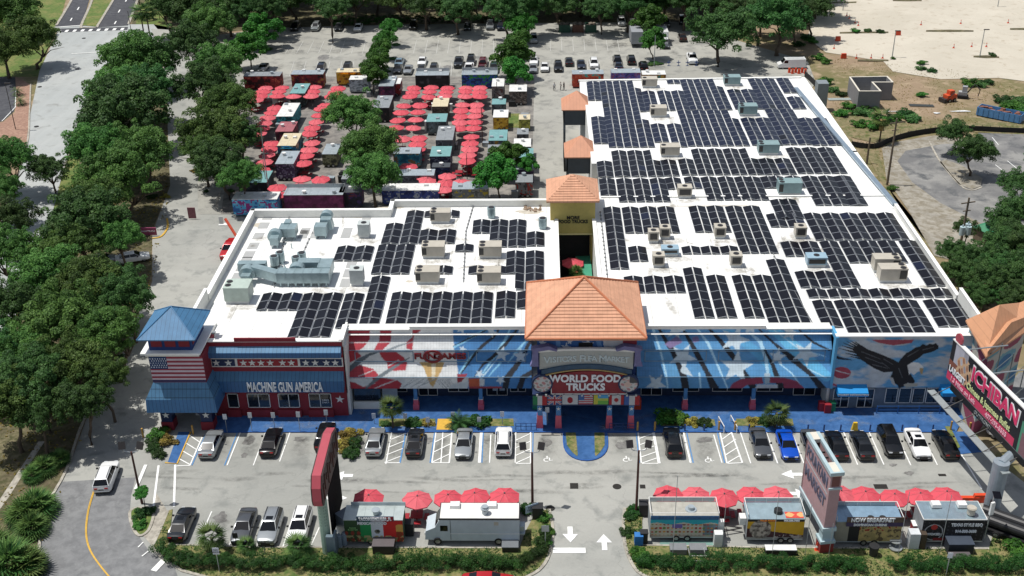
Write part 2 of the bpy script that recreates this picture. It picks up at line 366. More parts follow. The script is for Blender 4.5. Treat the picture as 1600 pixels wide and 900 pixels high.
sheet('turning_circle',[(1640,212),(1528,208),(1535,222),(1470,226),(1415,236),(1402,252),(1425,285),(1470,318),(1530,348),(1600,372),(1700,400)],'worn_asphalt')
sheet('turning_circle_island',[(1468,254),(1476,250),(1500,258),(1535,280),(1532,292),(1518,297),(1498,289)],'gravelly',z=.14,th=.14)
def kerb(pts,w=.28,h=.14,px=True,m='kerb_concrete',close=False,name='kerb'):
    q=[G(*p)for p in pts]if px else[Vector((*p,0))for p in pts]
    n=len(q);L_=[];Rr=[]
    for i in range(n):
        a=q[i-1]if(i>0 or close)else q[i];b=q[(i+1)%n]if(i<n-1 or close)else q[i]
        d=(b-a);d.z=0;d.normalize();nn=Vector((-d.y,d.x,0))*w/2
        L_.append(q[i]+nn);Rr.append(q[i]-nn)
    mb=MB();vs=[]
    for a,b in zip(L_,Rr):vs+=[(a.x,a.y,0),(a.x,a.y,h),(b.x,b.y,h),(b.x,b.y,0)]
    fs=[]
    for i in range(n if close else n-1):
        j=(i+1)%n
        for k in range(3):fs.append((i*4+k,j*4+k,j*4+k+1,i*4+k+1))
    if not close:fs+=[(0,1,2,3),((n-1)*4+3,(n-1)*4+2,(n-1)*4+1,(n-1)*4)]
    mb.add(vs,fs);o=mb.build(name,MATS[m]if isinstance(m,str)else m);tag(o,kind='structure');return o
def smooth(pts,n=4,close=False):
    out=[];N=len(pts)
    for i in range(N if close else N-1):
        p0=pts[i-1]if(i or close)else pts[0];p1=pts[i];p2=pts[(i+1)%N];p3=pts[(i+2)%N]if(close or i+2<N)else p2
        for k in range(n):
            t=k/n
            out.append(tuple(.5*((2*b)+(-a+c)*t+(2*a-5*b+4*c-d)*t*t+(-a+3*b-3*c+d)*t**3)for a,b,c,d in zip(p0,p1,p2,p3)))
    if not close:out.append(tuple(pts[-1]))
    return out
kerb(smooth([(48,132),(46,180),(41,232),(10,325)]))
kerb(smooth([(190,555),(132,655),(104,735),(72,795),(62,850),(62,915)]))
kerb(smooth([(114,212),(110,230),(100,265)]))
kerb(smooth([(88,40),(112,0),(128,-40)]),w=.6)
kerb(smooth([(149,-40),(144,0),(127,40),(132,43),(150,43),(154,38),(176,2),(200,-40)]),w=.6)
kerb(smooth([(201,38),(215,0),(228,-40)]),w=.6)
kerb(smooth([(1452,222),(1470,255),(1500,290),(1518,298),(1534,293)]),w=.3)
kerb(smooth([(238,373),(252,370),(262,356),(261,342)]),m=YL)
kerb(smooth([(345,300),(338,322),(348,330)]))
bedW=[(262,800),(270,797),(266,830),(263,852),(400,856),(600,856),(812,857),(822,830),(838,800),(858,797),(863,830),(858,868),(842,890),(815,903),(330,903),(285,892),(256,874),(240,856)]
bedE=[(974,800),(985,790),(1004,800),(1002,852),(1200,856),(1400,857),(1545,858),(1550,840),(1575,840),(1640,905),(1020,905),(995,893),(978,862)]
sheet('planting_bed',bedW,'turf',z=.13,th=.13)
sheet('planting_bed',bedE,'turf',z=.13,th=.13)
kerb([(262,800),(250,830),(238,856),(256,875),(285,893),(330,905)],w=.3,h=.15)
kerb(smooth([(858,797),(864,830),(858,868),(842,892),(815,906)]),w=.3,h=.15)
kerb(smooth([(976,795),(974,825),(979,862),(996,894),(1022,906)]),w=.3,h=.15)
kerb([(263,852),(400,856.5),(812,857.5)],w=.18,h=.16);kerb([(1003,853),(1200,857),(1545,859)],w=.18,h=.16)
sheet('planting_bed',smooth([(203,803),(213,795),(232,797),(240,806),(232,830),(218,838),(208,826)],close=True),'grass',z=.13,th=.13)
kerb(smooth([(203,803),(213,795),(232,797),(240,806),(232,830),(218,838),(208,826)],close=True),close=True,h=.15)
sheet('footpath',[(244,770),(262,800),(240,856),(224,838),(240,806)],'kerb_concrete')
WB=H('2e66ab')
sheet('walkway',[(-36.4,-.05),(44.9,-.05),(46.5,2.5),(47,8.6),(-36.4,8.6)],'blue_paint',z=.13,px=False,th=.13)
kerb([(-36.4,-.1),(44.8,-.1)],px=False,m=mat('kerb_blue',H('24569a'),var=.2,world=True),w=.16,h=.15)
t0=G(880,676);t1=G(948,676);cx=(t0.x+t1.x)/2;hw=(t1.x-t0.x)/2
tongue=[(cx-hw,-.1)]+[(cx-hw*math.cos(a*math.pi/14),-1.8-3.5*math.sin(a*math.pi/14)**.8)for a in range(15)]+[(cx+hw,-.1)]
sheet('walkway',tongue,'blue_paint',z=.125,px=False,th=.12)
kerb(tongue,px=False,m=MATS['kerb_blue'],w=.14,h=.17)
for sgn in(-1,1):
    q=[(cx+sgn*(hw-.25),-.3),(cx+sgn*1.02,-.3),(cx+sgn*.95,-2.2),(cx+sgn*.9,-4.3),(cx+sgn*1.0,-4.6),(cx+sgn*(hw-.9),-3.9),(cx+sgn*(hw-.35),-2.6)]
    sheet('planting_bed',q,'turf',z=.16,px=False,th=.03)
sheet('walkway',[(262,724.5),(276,725),(297,676),(279,676)],'blue_paint',z=.11,th=.1)
kerb([(258,724),(277,725.5),(298,676)],m=YL,w=.14,h=.13)
sheet('walkway',[(1480,675.5),(1512,675.5),(1534,707),(1498,711)],'blue_paint',z=.11,th=.1)
sheet('planting_bed',[(1476,668),(1484,668),(1500,700),(1495,703)],'grass',z=.17,th=.12)
sheet('planting_bed',[(1512,668),(1520,668),(1535,700),(1530,705)],'grass',z=.17,th=.12)
for a in([(592,656),(592,668),(681,668),(680,656)],[(720,656),(718,667.5),(803,667.5),(802,656)],[(1035,657),(1035,667),(1118,667),(1116,657)],[(1150,656),(1150,667),(1240,667),(1238,656)]):
    sheet('planting_bed',a,'turf',z=.17,th=.05)
sheet('ramp',[(684,656),(682,673),(707,673),(706,656)],'kerb_concrete',z=.15,th=.02).data.materials[0]=YL
ZL=.082
def stripe(a,b,w=.12,m=WL,z=None,name='painted_line',px=True):
    a,b=(G(*a),G(*b))if px else(Vector((*a,0)),Vector((*b,0)))
    d=(b-a).normalized();nn=Vector((-d.y,d.x,0))*w/2
    MARK.append(((a+nn),(a-nn),(b-nn),(b+nn),m,z or ZL))
MARK=[]
def lot(x):return G(x,700).x
s_=stripe
for a,b,w,m in[((375.5,677),(355,728),.13,WL),((371,677),(351,728),.12,BL),((415,677),(396,728),.12,WL),((453,677),(437,722),.12,WL),((535,677),(526,715),.12,WL),((612,677),(603,726),.12,WL),((634,677),(625,724),.16,BL),((681,677),(675,724),.14,WL),((692,677),(689,724),.12,WL),((706,677),(702,724),.16,WL),((679,677),(672,724),.12,BL),((752,677),(749,724),.3,WL),((755,677),(753,724),.12,BL),((767,680),(765,724),.12,WL),((806,676),(805,724),.12,WL),((829,676),(829,725),.14,WL),((833,676),(832,725),.12,BL),((997,677),(1002,724),.14,WL),((994,677),(999,724),.13,BL),((1021,677),(1030,725),.3,WL),((1068,677),(1079,724),.2,WL),((1073,677),(1083,724),.13,BL),((1115,680),(1128,724),.12,WL),((1125,677),(1136,725),.14,WL),((1121,677),(1132,724),.13,BL),((1143,677),(1160,724),.16,WL),((1157,677),(1173,725),.12,WL),((1197,676),(1215,725),.14,WL),((1237,676),(1256,725),.12,WL),((1278,676),(1297,726),.12,WL),((1318,676),(1340,727),.12,WL),((1358,676),(1381,727),.12,WL),((1399,676),(1423,728),.12,WL),((1439,676),(1464.5,727.5),.12,WL),((331,800),(306,856),.12,WL),((376,796),(358,855),.12,WL),((419,796),(401,855),.12,WL),((461,798),(442,856),.12,WL),((499,825),(485,856),.12,WL),((1502,711),(1534,765),.16,WL)]:
    stripe(a,b,w,m)
def hatch(tl,tr,br,bl,n,up=True,w=.13):
    stripe(bl,br,w)
    for i in range(n):
        f0,f1=(i+.1)/n,(i+.95)/n
        L0=(tl[0]+(bl[0]-tl[0])*f1,tl[1]+(bl[1]-tl[1])*f1);L1=(tl[0]+(bl[0]-tl[0])*f0,tl[1]+(bl[1]-tl[1])*f0)
        R0=(tr[0]+(br[0]-tr[0])*f0,tr[1]+(br[1]-tr[1])*f0);R1=(tr[0]+(br[0]-tr[0])*f1,tr[1]+(br[1]-tr[1])*f1)
        stripe(L0,R0,w)if up else stripe(L1,R1,w)
stripe((316,684),(297,728),.14);stripe((321,680),(300,728),.12,BL)
hatch((297,680),(316,680),(298,728),(276,729),4,up=False)
hatch((612,677),(634,677),(625,724),(601,724),4)
hatch((681,677),(706,677),(702,724),(675,724),3)
hatch((807,677),(829,677),(829,725),(806,725),4)
hatch((998,677),(1021,677),(1028,725),(1003,725),5)
hatch((1124,663),(1143,660),(1159,724),(1136,725),5)
for a,b,w in[((228,727),(212,765),.35),((248,728),(240,792),.22),((274,727),(272,793),.22),((864,861),(915,861),.75),((224,848),(216,856),.12),((232,862),(222,870),.12),((262,870),(240,893),.6),((1290,790),(1278,790),.1)]:
    stripe(a,b,w)
def arrow(c,ang,L=3.0,w=.14):
    c=G(*c);d=Vector((math.cos(ang),math.sin(ang),0));n=Vector((-d.y,d.x,0))
    a=c-d*L/2;b=c+d*(L/2-1.2)
    MARK.append((a+n*.25,a-n*.25,b-n*.25,b+n*.25,WL,ZL));MARK.append((b+n*.75,b-n*.75,c+d*L/2,c+d*L/2,WL,ZL))
arrow((891,836),-math.pi/2,2.3);arrow((944,848),math.pi/2,2.3);arrow((535,744),math.pi,2.2);arrow((526,779),0,2.2);arrow((1237,742),math.pi,2.2);arrow((1246,772),0,2.2)
def wheelchair(c):
    c=G(*c)
    def q(*p):MARK.append(tuple(c+Vector((x*.62,y*.62,0))for x,y in p)+(WL,ZL))
    q((-.15,.75),(.12,.75),(.12,1.0),(-.15,1.0));q((-.1,.2),(.1,.2),(.05,.7),(-.12,.7));q((0,.42),(.5,.38),(.5,.5),(0,.54));q((.3,-.3),(.5,-.3),(.5,.4),(.3,.4));q((.5,-.35),(.95,-.2),(.95,-.08),(.5,-.22))
    for k in range(10):
        a0,a1=math.pi*(.35+k*.135),math.pi*(.35+(k+1)*.135)
        q(*[(r*math.cos(a)-.1,r*math.sin(a)-.1)for r,a in((.55,a0),(.55,a1),(.38,a1),(.38,a0))])
for c in((855,719),(979,719),(1107,720)):wheelchair(c)
FL_=mat('faded_line',H('b9b9b4'),rough=.8,var=.2,scale=2,world=True);_st=stripe
stripe=lambda a,b,w=.1,m=None:_st(a,b,.1,FL_)
for i in range(9):stripe((446+i*17.2,84),(458+i*16.2,64),.12)
for i in range(9):stripe((646+i*17.8,84),(651+i*17.2,63),.12)
for i in range(7):stripe((860+i*18,80),(860+i*17.4,62),.12)
for i in range(9):stripe((452+i*19.4,120),(460+i*18.6,96),.12)
for i in range(9):stripe((686+i*18.8,119),(688+i*18,98),.12)
for i in range(3):stripe((900+i*19,115),(899+i*18.6,96),.12)
stripe=_st
for i in range(9):stripe((89.5+i*12.4,49.3-i*.42),(89.5+i*12.4+5,49.1-i*.42),1.9)
stripe((86,43),(127,40),.5);stripe((112,84.5),(172,81),.35)
for a,b in[((121,16),(117,13.5)),((110,33),(108.5,30)),((185,20),(183.8,17)),((179,38),(177.6,34.5)),((196,3),(194,0))]:stripe((a[0],a[1]),(a[0]+2.6,a[1]-4.5),.3)
for i in range(5):stripe((214,55+i*4),(228,55+i*4),.5)
for a,b in[((1525,213),(1535,224)),((1550,215),(1560,227)),((1555,258),(1568,268)),((1574,252),(1590,265))]:stripe(a,b,.12)
yl=smooth([(147,765),(137,800),(134,835),(141,862),(160,890),(182,915)],5)
for dx in(0,1.6):
    for a,b in zip(yl[:-1],yl[1:]):stripe((a[0]+dx,a[1]),(b[0]+dx,b[1]),.08,YL)
stripe((25,140),(24,168),.15);stripe((24,168),(3,190),.15)
byM={}
for q in MARK:byM.setdefault((q[4].name,q[5]),[]).append(q)
for(mn,z),qs in byM.items():
    mb=MB()
    for i,q in enumerate(qs):mb.quad(*[(p.x,p.y,z+(i%7)*.0006)for p in q[:4]])
    tag(mb.build('painted_markings',MATS[mn]),kind='structure')
ground_mat('oily',[H('7c7b78'),H('8a8986'),H('656462')],[.8,2.],fleck=.3)
mb=MB()
def blot(px,py,rx,ry,z):
    c=G(px,py);n=14
    mb.add([(c.x+rx*math.cos(2*math.pi*k/n)*random.uniform(.55,1.1),c.y+ry*math.sin(2*math.pi*k/n)*random.uniform(.55,1.1),z)for k in range(n)],[tuple(range(n))])
for i,(x,y,rx,ry)in enumerate([(389,689,.8,1.2),(382,712,.4,.6),(469,687,.9,.5),(345,810,.8,1.0),(853,693,.8,.7),(972,696,.9,.8),(1101,688,1.0,.6),(671,688,.5,.5),(505,90,1.8,2),(700,106,1.5,2),(740,90,2,1),(1395,727,.5,.3),(1420,740,.6,.4),(562,700,.6,1)]):
    blot(x,y,rx,ry,.0755+i*.0003)
tag(mb.build('oil_stains',MATS['oily']),kind='structure')
mb=MB()
for(x,y,w,h)in[(897,760,.75,.75),(1444,720,.7,.3),(1472,743,.7,.3),(1376,761,1.2,.6),(1004,761,.5,.5)]:
    c=G(x,y);w*=.55;h*=.6;mb.box(c.x-w,c.x+w,c.y-h,c.y+h,.05,.084)
o=mb.build('road_drain',mat('drain',H('2c2a27'),var=.3,scale=8,metal=.3));tag(o,kind='structure')
random.seed(12);dl=[]
for x in(345,389,425,469,509,560,587,620,649,690,725,765,787,853,972,1051,1101,1187,1229,1268,1306,1346,1389,1432,1476):
    c=G(x,700);dl.append((c.x,c.y+random.uniform(-.5,1),.0765,1.3,2.6,-(x-845)*.0004));dl.append((c.x+random.uniform(-.4,.4),c.y+1.4,.0772,.6,.8,0))
for x in(286,345,383,424,470):c=G(x,825);dl.append((c.x,c.y,.0765,1.3,2.4,0))
for i in range(34):c=G(random.uniform(250,1480),random.uniform(738,770));dl.append((c.x,c.y,.077+i*.0001,random.uniform(1,6),random.uniform(.15,.5),random.uniform(-.12,.12)))
for i in range(60):c=G(random.uniform(410,1080),random.choice((random.uniform(100,118),random.uniform(64,84))));dl.append((c.x,c.y,.077+i*.00008,random.uniform(.8,2.2),random.uniform(.8,3),0))
decals('tyre_and_oil_marks',dl,decal_mat('grime',H('4c4b49'),.36,1.4))
decals('walkway_scuffs',[(random.uniform(-36,44),random.uniform(.4,4),.136+i*.0001,random.uniform(.3,2.2),random.uniform(.15,.8),random.uniform(0,3))for i in range(70)],decal_mat('scuff',H('8a97a6'),.32,1.8))
mb=MB();random.seed(5)
for(x,y)in[(72,60),(121,108),(62,136),(124,173),(57,198),(131,60),(860,795),(964,761)]:
    c=G(x,y);mb.cyl((c.x,c.y),.45,.05,.08,12)
tag(mb.build('manhole_covers',MATS['drain']),kind='structure')
RZ=9.0
roofw=ground_mat('roof_white',[H('e2e2df'),H('ebebe8'),H('c4c1ba')],[.08,.5],thr=[(.4,.6),(.6,.8)],rough=.6,fleck=.05,bump=.05,lines=((.7,.03,1),.035))
wallw=mat('stucco_white',H('dcdcd6'),rough=.8,var=.07,scale=1.2,world=True)
capw=mat('parapet_cap',H('eeeeea'),rough=.6,var=.05,world=True)
redw=mat('wall_red',H('82242f'),rough=.75,var=.12,scale=1.2,world=True)
bluew=mat('wall_blue',H('1d3a72'),rough=.75,var=.12,world=True)
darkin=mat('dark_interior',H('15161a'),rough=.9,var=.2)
glass=mat('window_glass',H('1a1e24'),rough=.08,var=.3,scale=.7,spec=.8)
framew=mat('frame_white',H('d8d8d4'),rough=.5,var=.05)
terra=seam_mat('terracotta_tiles',H('c89679'),0,.5,.9,.14,rough=.8,axis2=1,period2=.36,var=.16)
terraB=seam_mat('terracotta_metal',H('c58c6e'),0,.55,.86,.1,rough=.6,var=.07)
tanw=mat('wall_tan',H('b5a45f'),rough=.8,var=.08,world=True)
B=empty('market_building',(4,4,0),0,'long white-roofed market building with painted flag mural front and solar roof','building')
def rel(p):return p
class BP:
    pass
def bpart(mb,name,m,parent=None,**k):
    o=mb.build(name,m,None,**k);par=parent or B
    o.parent=par;o.matrix_parent_inverse=par.matrix_world.inverted()if par.matrix_world!=Matrix.Identity(4)else Matrix.Identity(4)
    return o
bpy.context.view_layer.update()
def attach(o,par):
    bpy.context.view_layer.update();o.parent=par;o.matrix_parent_inverse=par.matrix_world.inverted();return o
FX0,FX1=-21.4,ZY(1298,590,4.0).x
mb=MB()
YB1=G(500,327,10.15).y;YB2=G(740,312,10.0).y;XS=G(611,320,10.1).x;YE=G(905,125,9.25).y
WX0,WX1=(G(396,328,10.15).x+G(345,415,10.15).x)/2,2.2;print('wx',WX0,YB1,YB2,XS,YE)
mb.prism([(WX0,3.2),(-21.2,3.2),(-21.2,7.2),(WX1,7.2),(WX1,YB2),(XS,YB2),(XS,YB1),(WX0,YB1)],0,RZ)
bpart(mb,'west_hall',[wallw])
mb=MB()
EX0=7.0
east=[(EX0,7.2),(FX1,7.2),(FX1,4.75),(47.6,4.75),(47.6,60),(47.0,YE+.8),(7.0,YE),(6.9,84),(7.6,84),(7.6,56),(8.6,56),(8.6,46),(EX0,42)]
mb.prism(east,0,RZ)
bpart(mb,'east_hall',[wallw])
def roof_sheet(pts,z,name='roof'):
    mb=MB();mb.add([(x,y,z)for x,y in pts],[tuple(range(len(pts)))]);return bpart(mb,name,roofw)
mb=MB()
for i in range(14):x=-38.2+i*3;mb.box(x,x+.09,(5.7 if x>-21.3 else 3.6),(YB2-.3 if x>XS else YB1-.3),RZ+.02,RZ+.026)
for i in range(12):x=9.5+i*3.05;mb.box(x,x+.09,7.3,YE-.3,RZ+.02,RZ+.026)
bpart(mb,'membrane_seams',mat('seam_grey',H('c3c3bf'),rough=.7,var=.15,world=True))
roof_sheet([(WX0,3.3),(-21.4,3.3),(-21.4,5.6),(WX1,5.6),(WX1,YB2-.1),(XS,YB2-.1),(XS,YB1-.1),(WX0,YB1-.1)],RZ+.02)
roof_sheet([(EX0,5.6),(FX1,5.6),(FX1,4.5),(47.5,4.5),(47.5,60),(46.9,YE+.7),(7.0,YE-.1),(6.9,84),(7.6,84),(7.6,56),(8.6,56),(8.6,46),(EX0,42)],RZ+.02)
def parapet(pts,h=1.1,w=.45,z0=RZ-.1,capm=True):
    mb=MB();q=[Vector((*p,0))for p in pts]
    for a,b in zip(q[:-1],q[1:]):
        d=(b-a).normalized();n=Vector((-d.y,d.x,0))*w/2;e=d*w/2
        P=[a-e+n,a-e-n,b+e-n,b+e+n]
        mb.prism([(p.x,p.y)for p in P],z0,RZ+h-.06,0)
        n2=n*1.25;P=[a-e*1.1+n2,a-e*1.1-n2,b+e*1.1-n2,b+e*1.1+n2];mb.prism([(p.x,p.y)for p in P],RZ+h-.06,RZ+h,1)
    return bpart(mb,'parapet',[wallw,capw])
parapet([(WX0,13.5),(WX0,YB1),(XS-.1,YB1)],1.15)
parapet([(XS,YB1+.2),(XS,YB2),(1.4,YB2)],1.0)
parapet([(WX0+.0,8.2),(WX0,13.1)],1.9,.3)
parapet([(2.1,7.5),(2.1,40.5)],.25,.4);parapet([(7.1,13),(7.1,41.5)],.25,.4)
parapet([(7.0,YE),(46.5,YE+.8)],.25,.35)
parapet([(47.6,13.0),(47.6,38.5)],.9,.35);parapet([(47.7,4.6),(47.7,12.6)],1.9,.3)
parapet([(47.6,39.2),(47.4,60),(47.0,YE+.6)],.12,.5)
parapet([(8.5,43.2),(28,43.2),(47.3,43.2)],.22,.25)
parapet([(28.2,30.0),(28.2,43.0)],.16,.2)
gutter=mat('gutter_metal',H('9fb0bd'),rough=.35,metal=.6,var=.12)
mb=MB();gA,gB=G(1398,324,RZ),G(1243,141,RZ);mb.prism([(gA.x-.35,gA.y),(gA.x+.35,gA.y),(gB.x+.35,gB.y),(gB.x-.35,gB.y)],RZ+.3,RZ+.55);bpart(mb,'roof_gutter',gutter)
walkm=mat('roof_walkway',H('a5a6a5'),rough=.8,var=.06,world=True)
for y in(16.5,18.9,21.2,23.2,24.9,27.4,30.4,33.6,36.4):bpart(MB().box(-37.5,-36.2,y,y+1.9,RZ+.02,RZ+.05),'roof_walkway_mat',walkm)
for y in(17,19.5,22,31.5,34,36.3):bpart(MB().box(-24.0,-22.8,y,y+2.1,RZ+.02,RZ+.05),'roof_walkway_mat',walkm)
for x,y in((-31.6,30.5),(-30,30.5),(-33.5,19),(-33.5,21.5),(-26,30.5)):bpart(MB().box(x,x+1.2,y,y+3.2,RZ+.02,RZ+.05),'roof_walkway_mat',walkm)
PY={'f0':(4.0,3.06),'f1':(4.0,4.58),'s1':(5.0,5.84),'b1':(5.0,7.48),'s2':(6.0,8.69),'t1':(6.0,9.58)}
tile_attr=seam_mat('painted_tiles',(1,1,1),0,.32,.86,.14,rough=.55,attr='Col',axis2=2,period2=.42,var=.08)
paint_attr=mat('painted_stucco',(1,1,1),rough=.75,attr='Col',var=.08,world=True)
def W8(x,y):return(530+x/4.287,490+y/4.287)
def W2(x,y):return(990+x/4.287,490+y/4.287)
def mp(f,pts):return[f(*p)for p in pts]
def paint_left(P,w):
    C=np.empty((len(P),3));C[:]=H('c9cdce')
    def fill(pts,c):C[inpoly(P,mp(W8,pts))]=H(c)
    def line(pts,wd,c):C[nearline(P,mp(W8,pts),[v/4.287 for v in wd]if isinstance(wd,list)else wd/4.287)]=H(c)
    n=RNG.random(len(P))
    C[inpoly(P,mp(W8,[(490,85),(770,85),(800,520),(430,520),(470,300)]))]=H('d6d9d9')
    R1='a8333f'
    fill([(60,100),(205,100),(205,170),(165,225),(120,255),(150,285),(110,310),(60,335)],R1)
    fill([(275,100),(350,100),(345,190),(290,245),(230,250),(268,180)],R1)
    fill([(490,80),(570,80),(560,100),(500,150),(490,245),(450,235),(450,190),(490,160)],R1)
    fill([(265,250),(370,250),(430,290),(455,330),(445,380),(330,385),(320,330),(280,290)],R1)
    fill([(58,370),(140,345),(230,370),(262,410),(255,430),(60,432)],R1)
    fill([(55,455),(100,460),(160,492),(240,470),(220,430),(290,430),(390,445),(420,470),(400,510),(50,510)],R1)
    for a in([(70,195),(345,190)],[(130,420),(240,375)],[(330,350),(400,310)],[(240,500),(380,445)]):line(a,6,'c9cdcf')
    line([(60,380),(130,320),(200,275),(270,255)],[30,34,20,6],'59646c');line([(180,500),(260,430),(350,370),(470,295)],[12,26,22,6],'6a747b')
    line([(320,250),(400,215),(490,190)],[16,12,6],'828b91')
    fill([(535,325),(705,325),(690,370),(650,450),(628,492),(605,470),(590,430),(570,370)],'bf9f68');fill([(618,335),(648,335),(640,440),(620,445)],'d8cdb2')
    for k in range(9):line([(430+k*16,495-(k%3)*10),(500+k*20,430+(k%2)*12)],3,'8a939a')
    for k in range(8):line([(700+k*11,500-(k%2)*8),(640+k*14,440)],3,'8a939a')
    BLU='3f78ad'
    fill([(760,85),(1340,85),(1340,510),(850,510),(868,430),(800,425),(790,330),(770,240)],BLU)
    for a,wd,c in[([(770,225),(900,150),(1015,92)],[14,22,8],'7db8d8'),([(810,400),(860,320),(930,240)],[16,20,8],'8cc4de'),([(960,400),(1060,260),(1110,180),(1150,92)],[8,22,18,8],'8fc6e2'),([(1130,330),(1200,240),(1280,150)],[6,18,8],'86bedb'),([(1000,420),(1080,330)],[8,14],'7db8d8'),([(900,500),(980,400),(1060,300)],[5,10,4],'aacfe0')]:line(a,wd,c)
    K='20242c'
    line([(765,218),(860,170),(940,135),(1010,92)],[4,10,12,8],K)
    line([(800,425),(860,340),(910,270),(960,215),(1030,160),(1080,92)],[6,12,18,22,18,12],K)
    line([(905,425),(960,345),(1030,290),(1110,210),(1160,150),(1200,92)],[6,14,24,24,18,14],K)
    line([(1110,510),(1125,430),(1180,360),(1240,270),(1265,210),(1300,170)],[40,42,36,26,24,20],K)
    line([(1205,510),(1230,430),(1300,385)],[40,36,26],K)
    for cx,cy,r,ro in[(825,238,28,.3),(940,405,34,.5),(1090,272,56,.2),(1215,285,56,0),(1020,125,42,.4),(1225,105,44,.1),(1080,445,36,.7),(820,100,40,.3)]:fill(star(cx,cy,r,ro),'b9c9d4')
    fill([(865,435),(940,435),(940,490),(870,505)],'b2563a');fill([(940,438),(976,438),(970,484),(940,486)],'c3c9cc');fill([(790,405),(860,405),(820,455),(792,465)],'94303c');fill([(760,470),(870,455),(860,510),(720,510)],'b9c2c8')
    fill([(870,488),(1090,488),(1090,510),(866,510)],'8c3440')
    return C
def paint_right(P,w):
    C=np.empty((len(P),3));C[:]=H('5590c0')
    def fill(pts,c):C[inpoly(P,mp(W2,pts))]=H(c)
    def line(pts,wd,c):C[nearline(P,mp(W2,pts),[v/4.287 for v in wd])]=H(c)
    line([(150,100),(220,260),(300,480)],[60,80,60],'5b97c4');line([(930,100),(1100,250),(1290,420)],[60,90,70],'63b0d8');line([(620,100),(830,260),(960,420)],[50,60,40],'58a0cd')
    for a,wd in[([(125,85),(180,250),(220,420),(230,510)],[16,14,12,8]),([(415,85),(500,200),(560,340),(630,500)],[12,18,14,10]),([(780,130),(850,190),(885,300),(900,400)],[14,26,24,18]),([(940,110),(1100,230),(1290,290)],[6,10,6]),([(970,330),(1060,400),(1130,500)],[8,10,8]),([(1110,340),(1290,430)],[8,8]),([(440,400),(450,500)],[14,10])]:line(a,wd,'a9d2e8')
    K='1e222b'
    line([(160,85),(215,180),(268,260),(295,330),(335,420),(350,510)],[14,26,40,30,46,50],K);line([(320,85),(375,180),(430,280),(490,390),(545,510)],[12,26,36,30,60],K)
    line([(490,85),(570,170),(660,280),(740,390),(810,510)],[12,26,38,28,50],K);line([(840,105),(930,190),(1060,300),(1180,400),(1270,510)],[10,16,40,30,50],K)
    line([(880,245),(935,350),(990,510)],[16,26,50],K);line([(1110,110),(1200,190),(1310,245)],[10,16,12],K)
    for cx,cy,r,ro in[(280,112,72,.25),(680,175,105,.35),(330,290,98,.5),(690,360,120,.1),(965,290,62,.15),(1150,268,92,.5),(1050,130,62,.3),(150,470,76,.6),(780,92,60,0)]:fill(star(cx,cy,r,ro,.4),'bfd0da')
    line([(340,380),(395,420)],[50,4],'bfd0da')
    fill([(640,505),(660,470),(720,438),(860,425),(870,468),(760,478),(720,505)],'8e3a52');fill([(905,425),(1010,430),(1090,450),(1150,505),(1010,505),(1000,465),(905,465)],'8e3a52');fill([(830,475),(965,475),(965,505),(810,505)],'b8bfc8');fill([(875,400),(915,400),(910,470),(880,470)],'9fb4c2')
    fill([(205,205),(290,150),(330,190),(245,235)],'7d6f98');fill([(390,160),(430,150),(440,185),(400,195)],'7d6f98')
    return C
def fprof(x0,x1):
    pl=[]
    ks=['f0','f1','s1','b1','s2','t1']
    for a,b in zip(ks[:-1],ks[1:]):
        A,Bq=PY[a],PY[b];pl.append(((x0,A[0],A[1]),(x1-x0,0,0),(0,Bq[0]-A[0],Bq[1]-A[1])))
    return pl
CXL,CXR=-1.0,10.6
for nm,x0,x1,pf in(('west',FX0,CXL,paint_left),('east',CXR,FX1,paint_right)):
    pl=fprof(x0,x1)
    o=painted('mural_wall',[pl[0],pl[2],pl[4]],.08,pf,paint_attr,soft=.55);attach(o,B)
    o=painted('mural_tile_roof',[pl[1],pl[3]],.08,pf,tile_attr,soft=.55);attach(o,B)
    mb=MB();mb.prof([(4.05,3.06),(4.05,4.56),(5.05,5.82),(5.05,7.46),(6.05,8.67),(6.05,9.5),(7.3,9.5),(7.3,3.06)],x0+.01,x1-.01)
    bpart(mb,'front_canopy',wallw)
    step=x0+(x1-x0)*.34 if nm=='west' else x0+(x1-x0)*.66
    mb=MB()
    hi,lo=9.95,9.58
    for a,b,h in(((x0,step,lo),(step,x1,hi))if nm=='west' else((x0,step,hi),(step,x1,lo))):
        mb.box(a,b,5.85,6.4,h-.12,h)
        if h>9.6:mb.box(a+.02,b-.02,5.99,6.3,9.45,h-.1)
    bpart(mb,'parapet_cap',capw)
    mb=MB()
    for y,z in((3.97,4.54),(4.97,7.44)):mb.box(x0,x1,y-.02,y+.05,z-.02,z+.03)
    bpart(mb,'eave_trim',mat('eave_trim',H('7d99ad'),var=.25))
    mb=MB()
    for f0,f1 in((.04,.36),(.42,.66),(.7,.97)):
        a,b=x0+(x1-x0)*f0,x0+(x1-x0)*f1
        for s in((a,b,5.95,6.03),(a,b,7.22,7.3),(a,a+.08,5.95,7.3),(b-.08,b,5.95,7.3)):mb.box(s[0],s[1],4.95,5.02,s[2],s[3])
    bpart(mb,'panel_trim',mat('panel_trim',H('7d97ab'),var=.2))
mb=MB();mb.box(FX0-.25,FX0,3.2,7,3.0,9.9);bpart(mb,'end_wall',wallw)
mb=MB();mb.box(FX0-.45,FX0+.1,3.0,6.3,9.9,10.0);bpart(mb,'parapet_cap',capw)
mb=MB();mb.box(FX1,FX1+.3,3.9,6.4,3.06,9.6);bpart(mb,'end_wall',mat('mural_end_blue',H('5aa3cc'),var=.1))
mb=MB();mb.box(-21.2,CXL,7.0,7.25,.13,3.3);mb.box(CXR,FX1,7.0,7.25,.13,3.3);bpart(mb,'storefront_wall',mat('storefront',H('23304a'),var=.2))
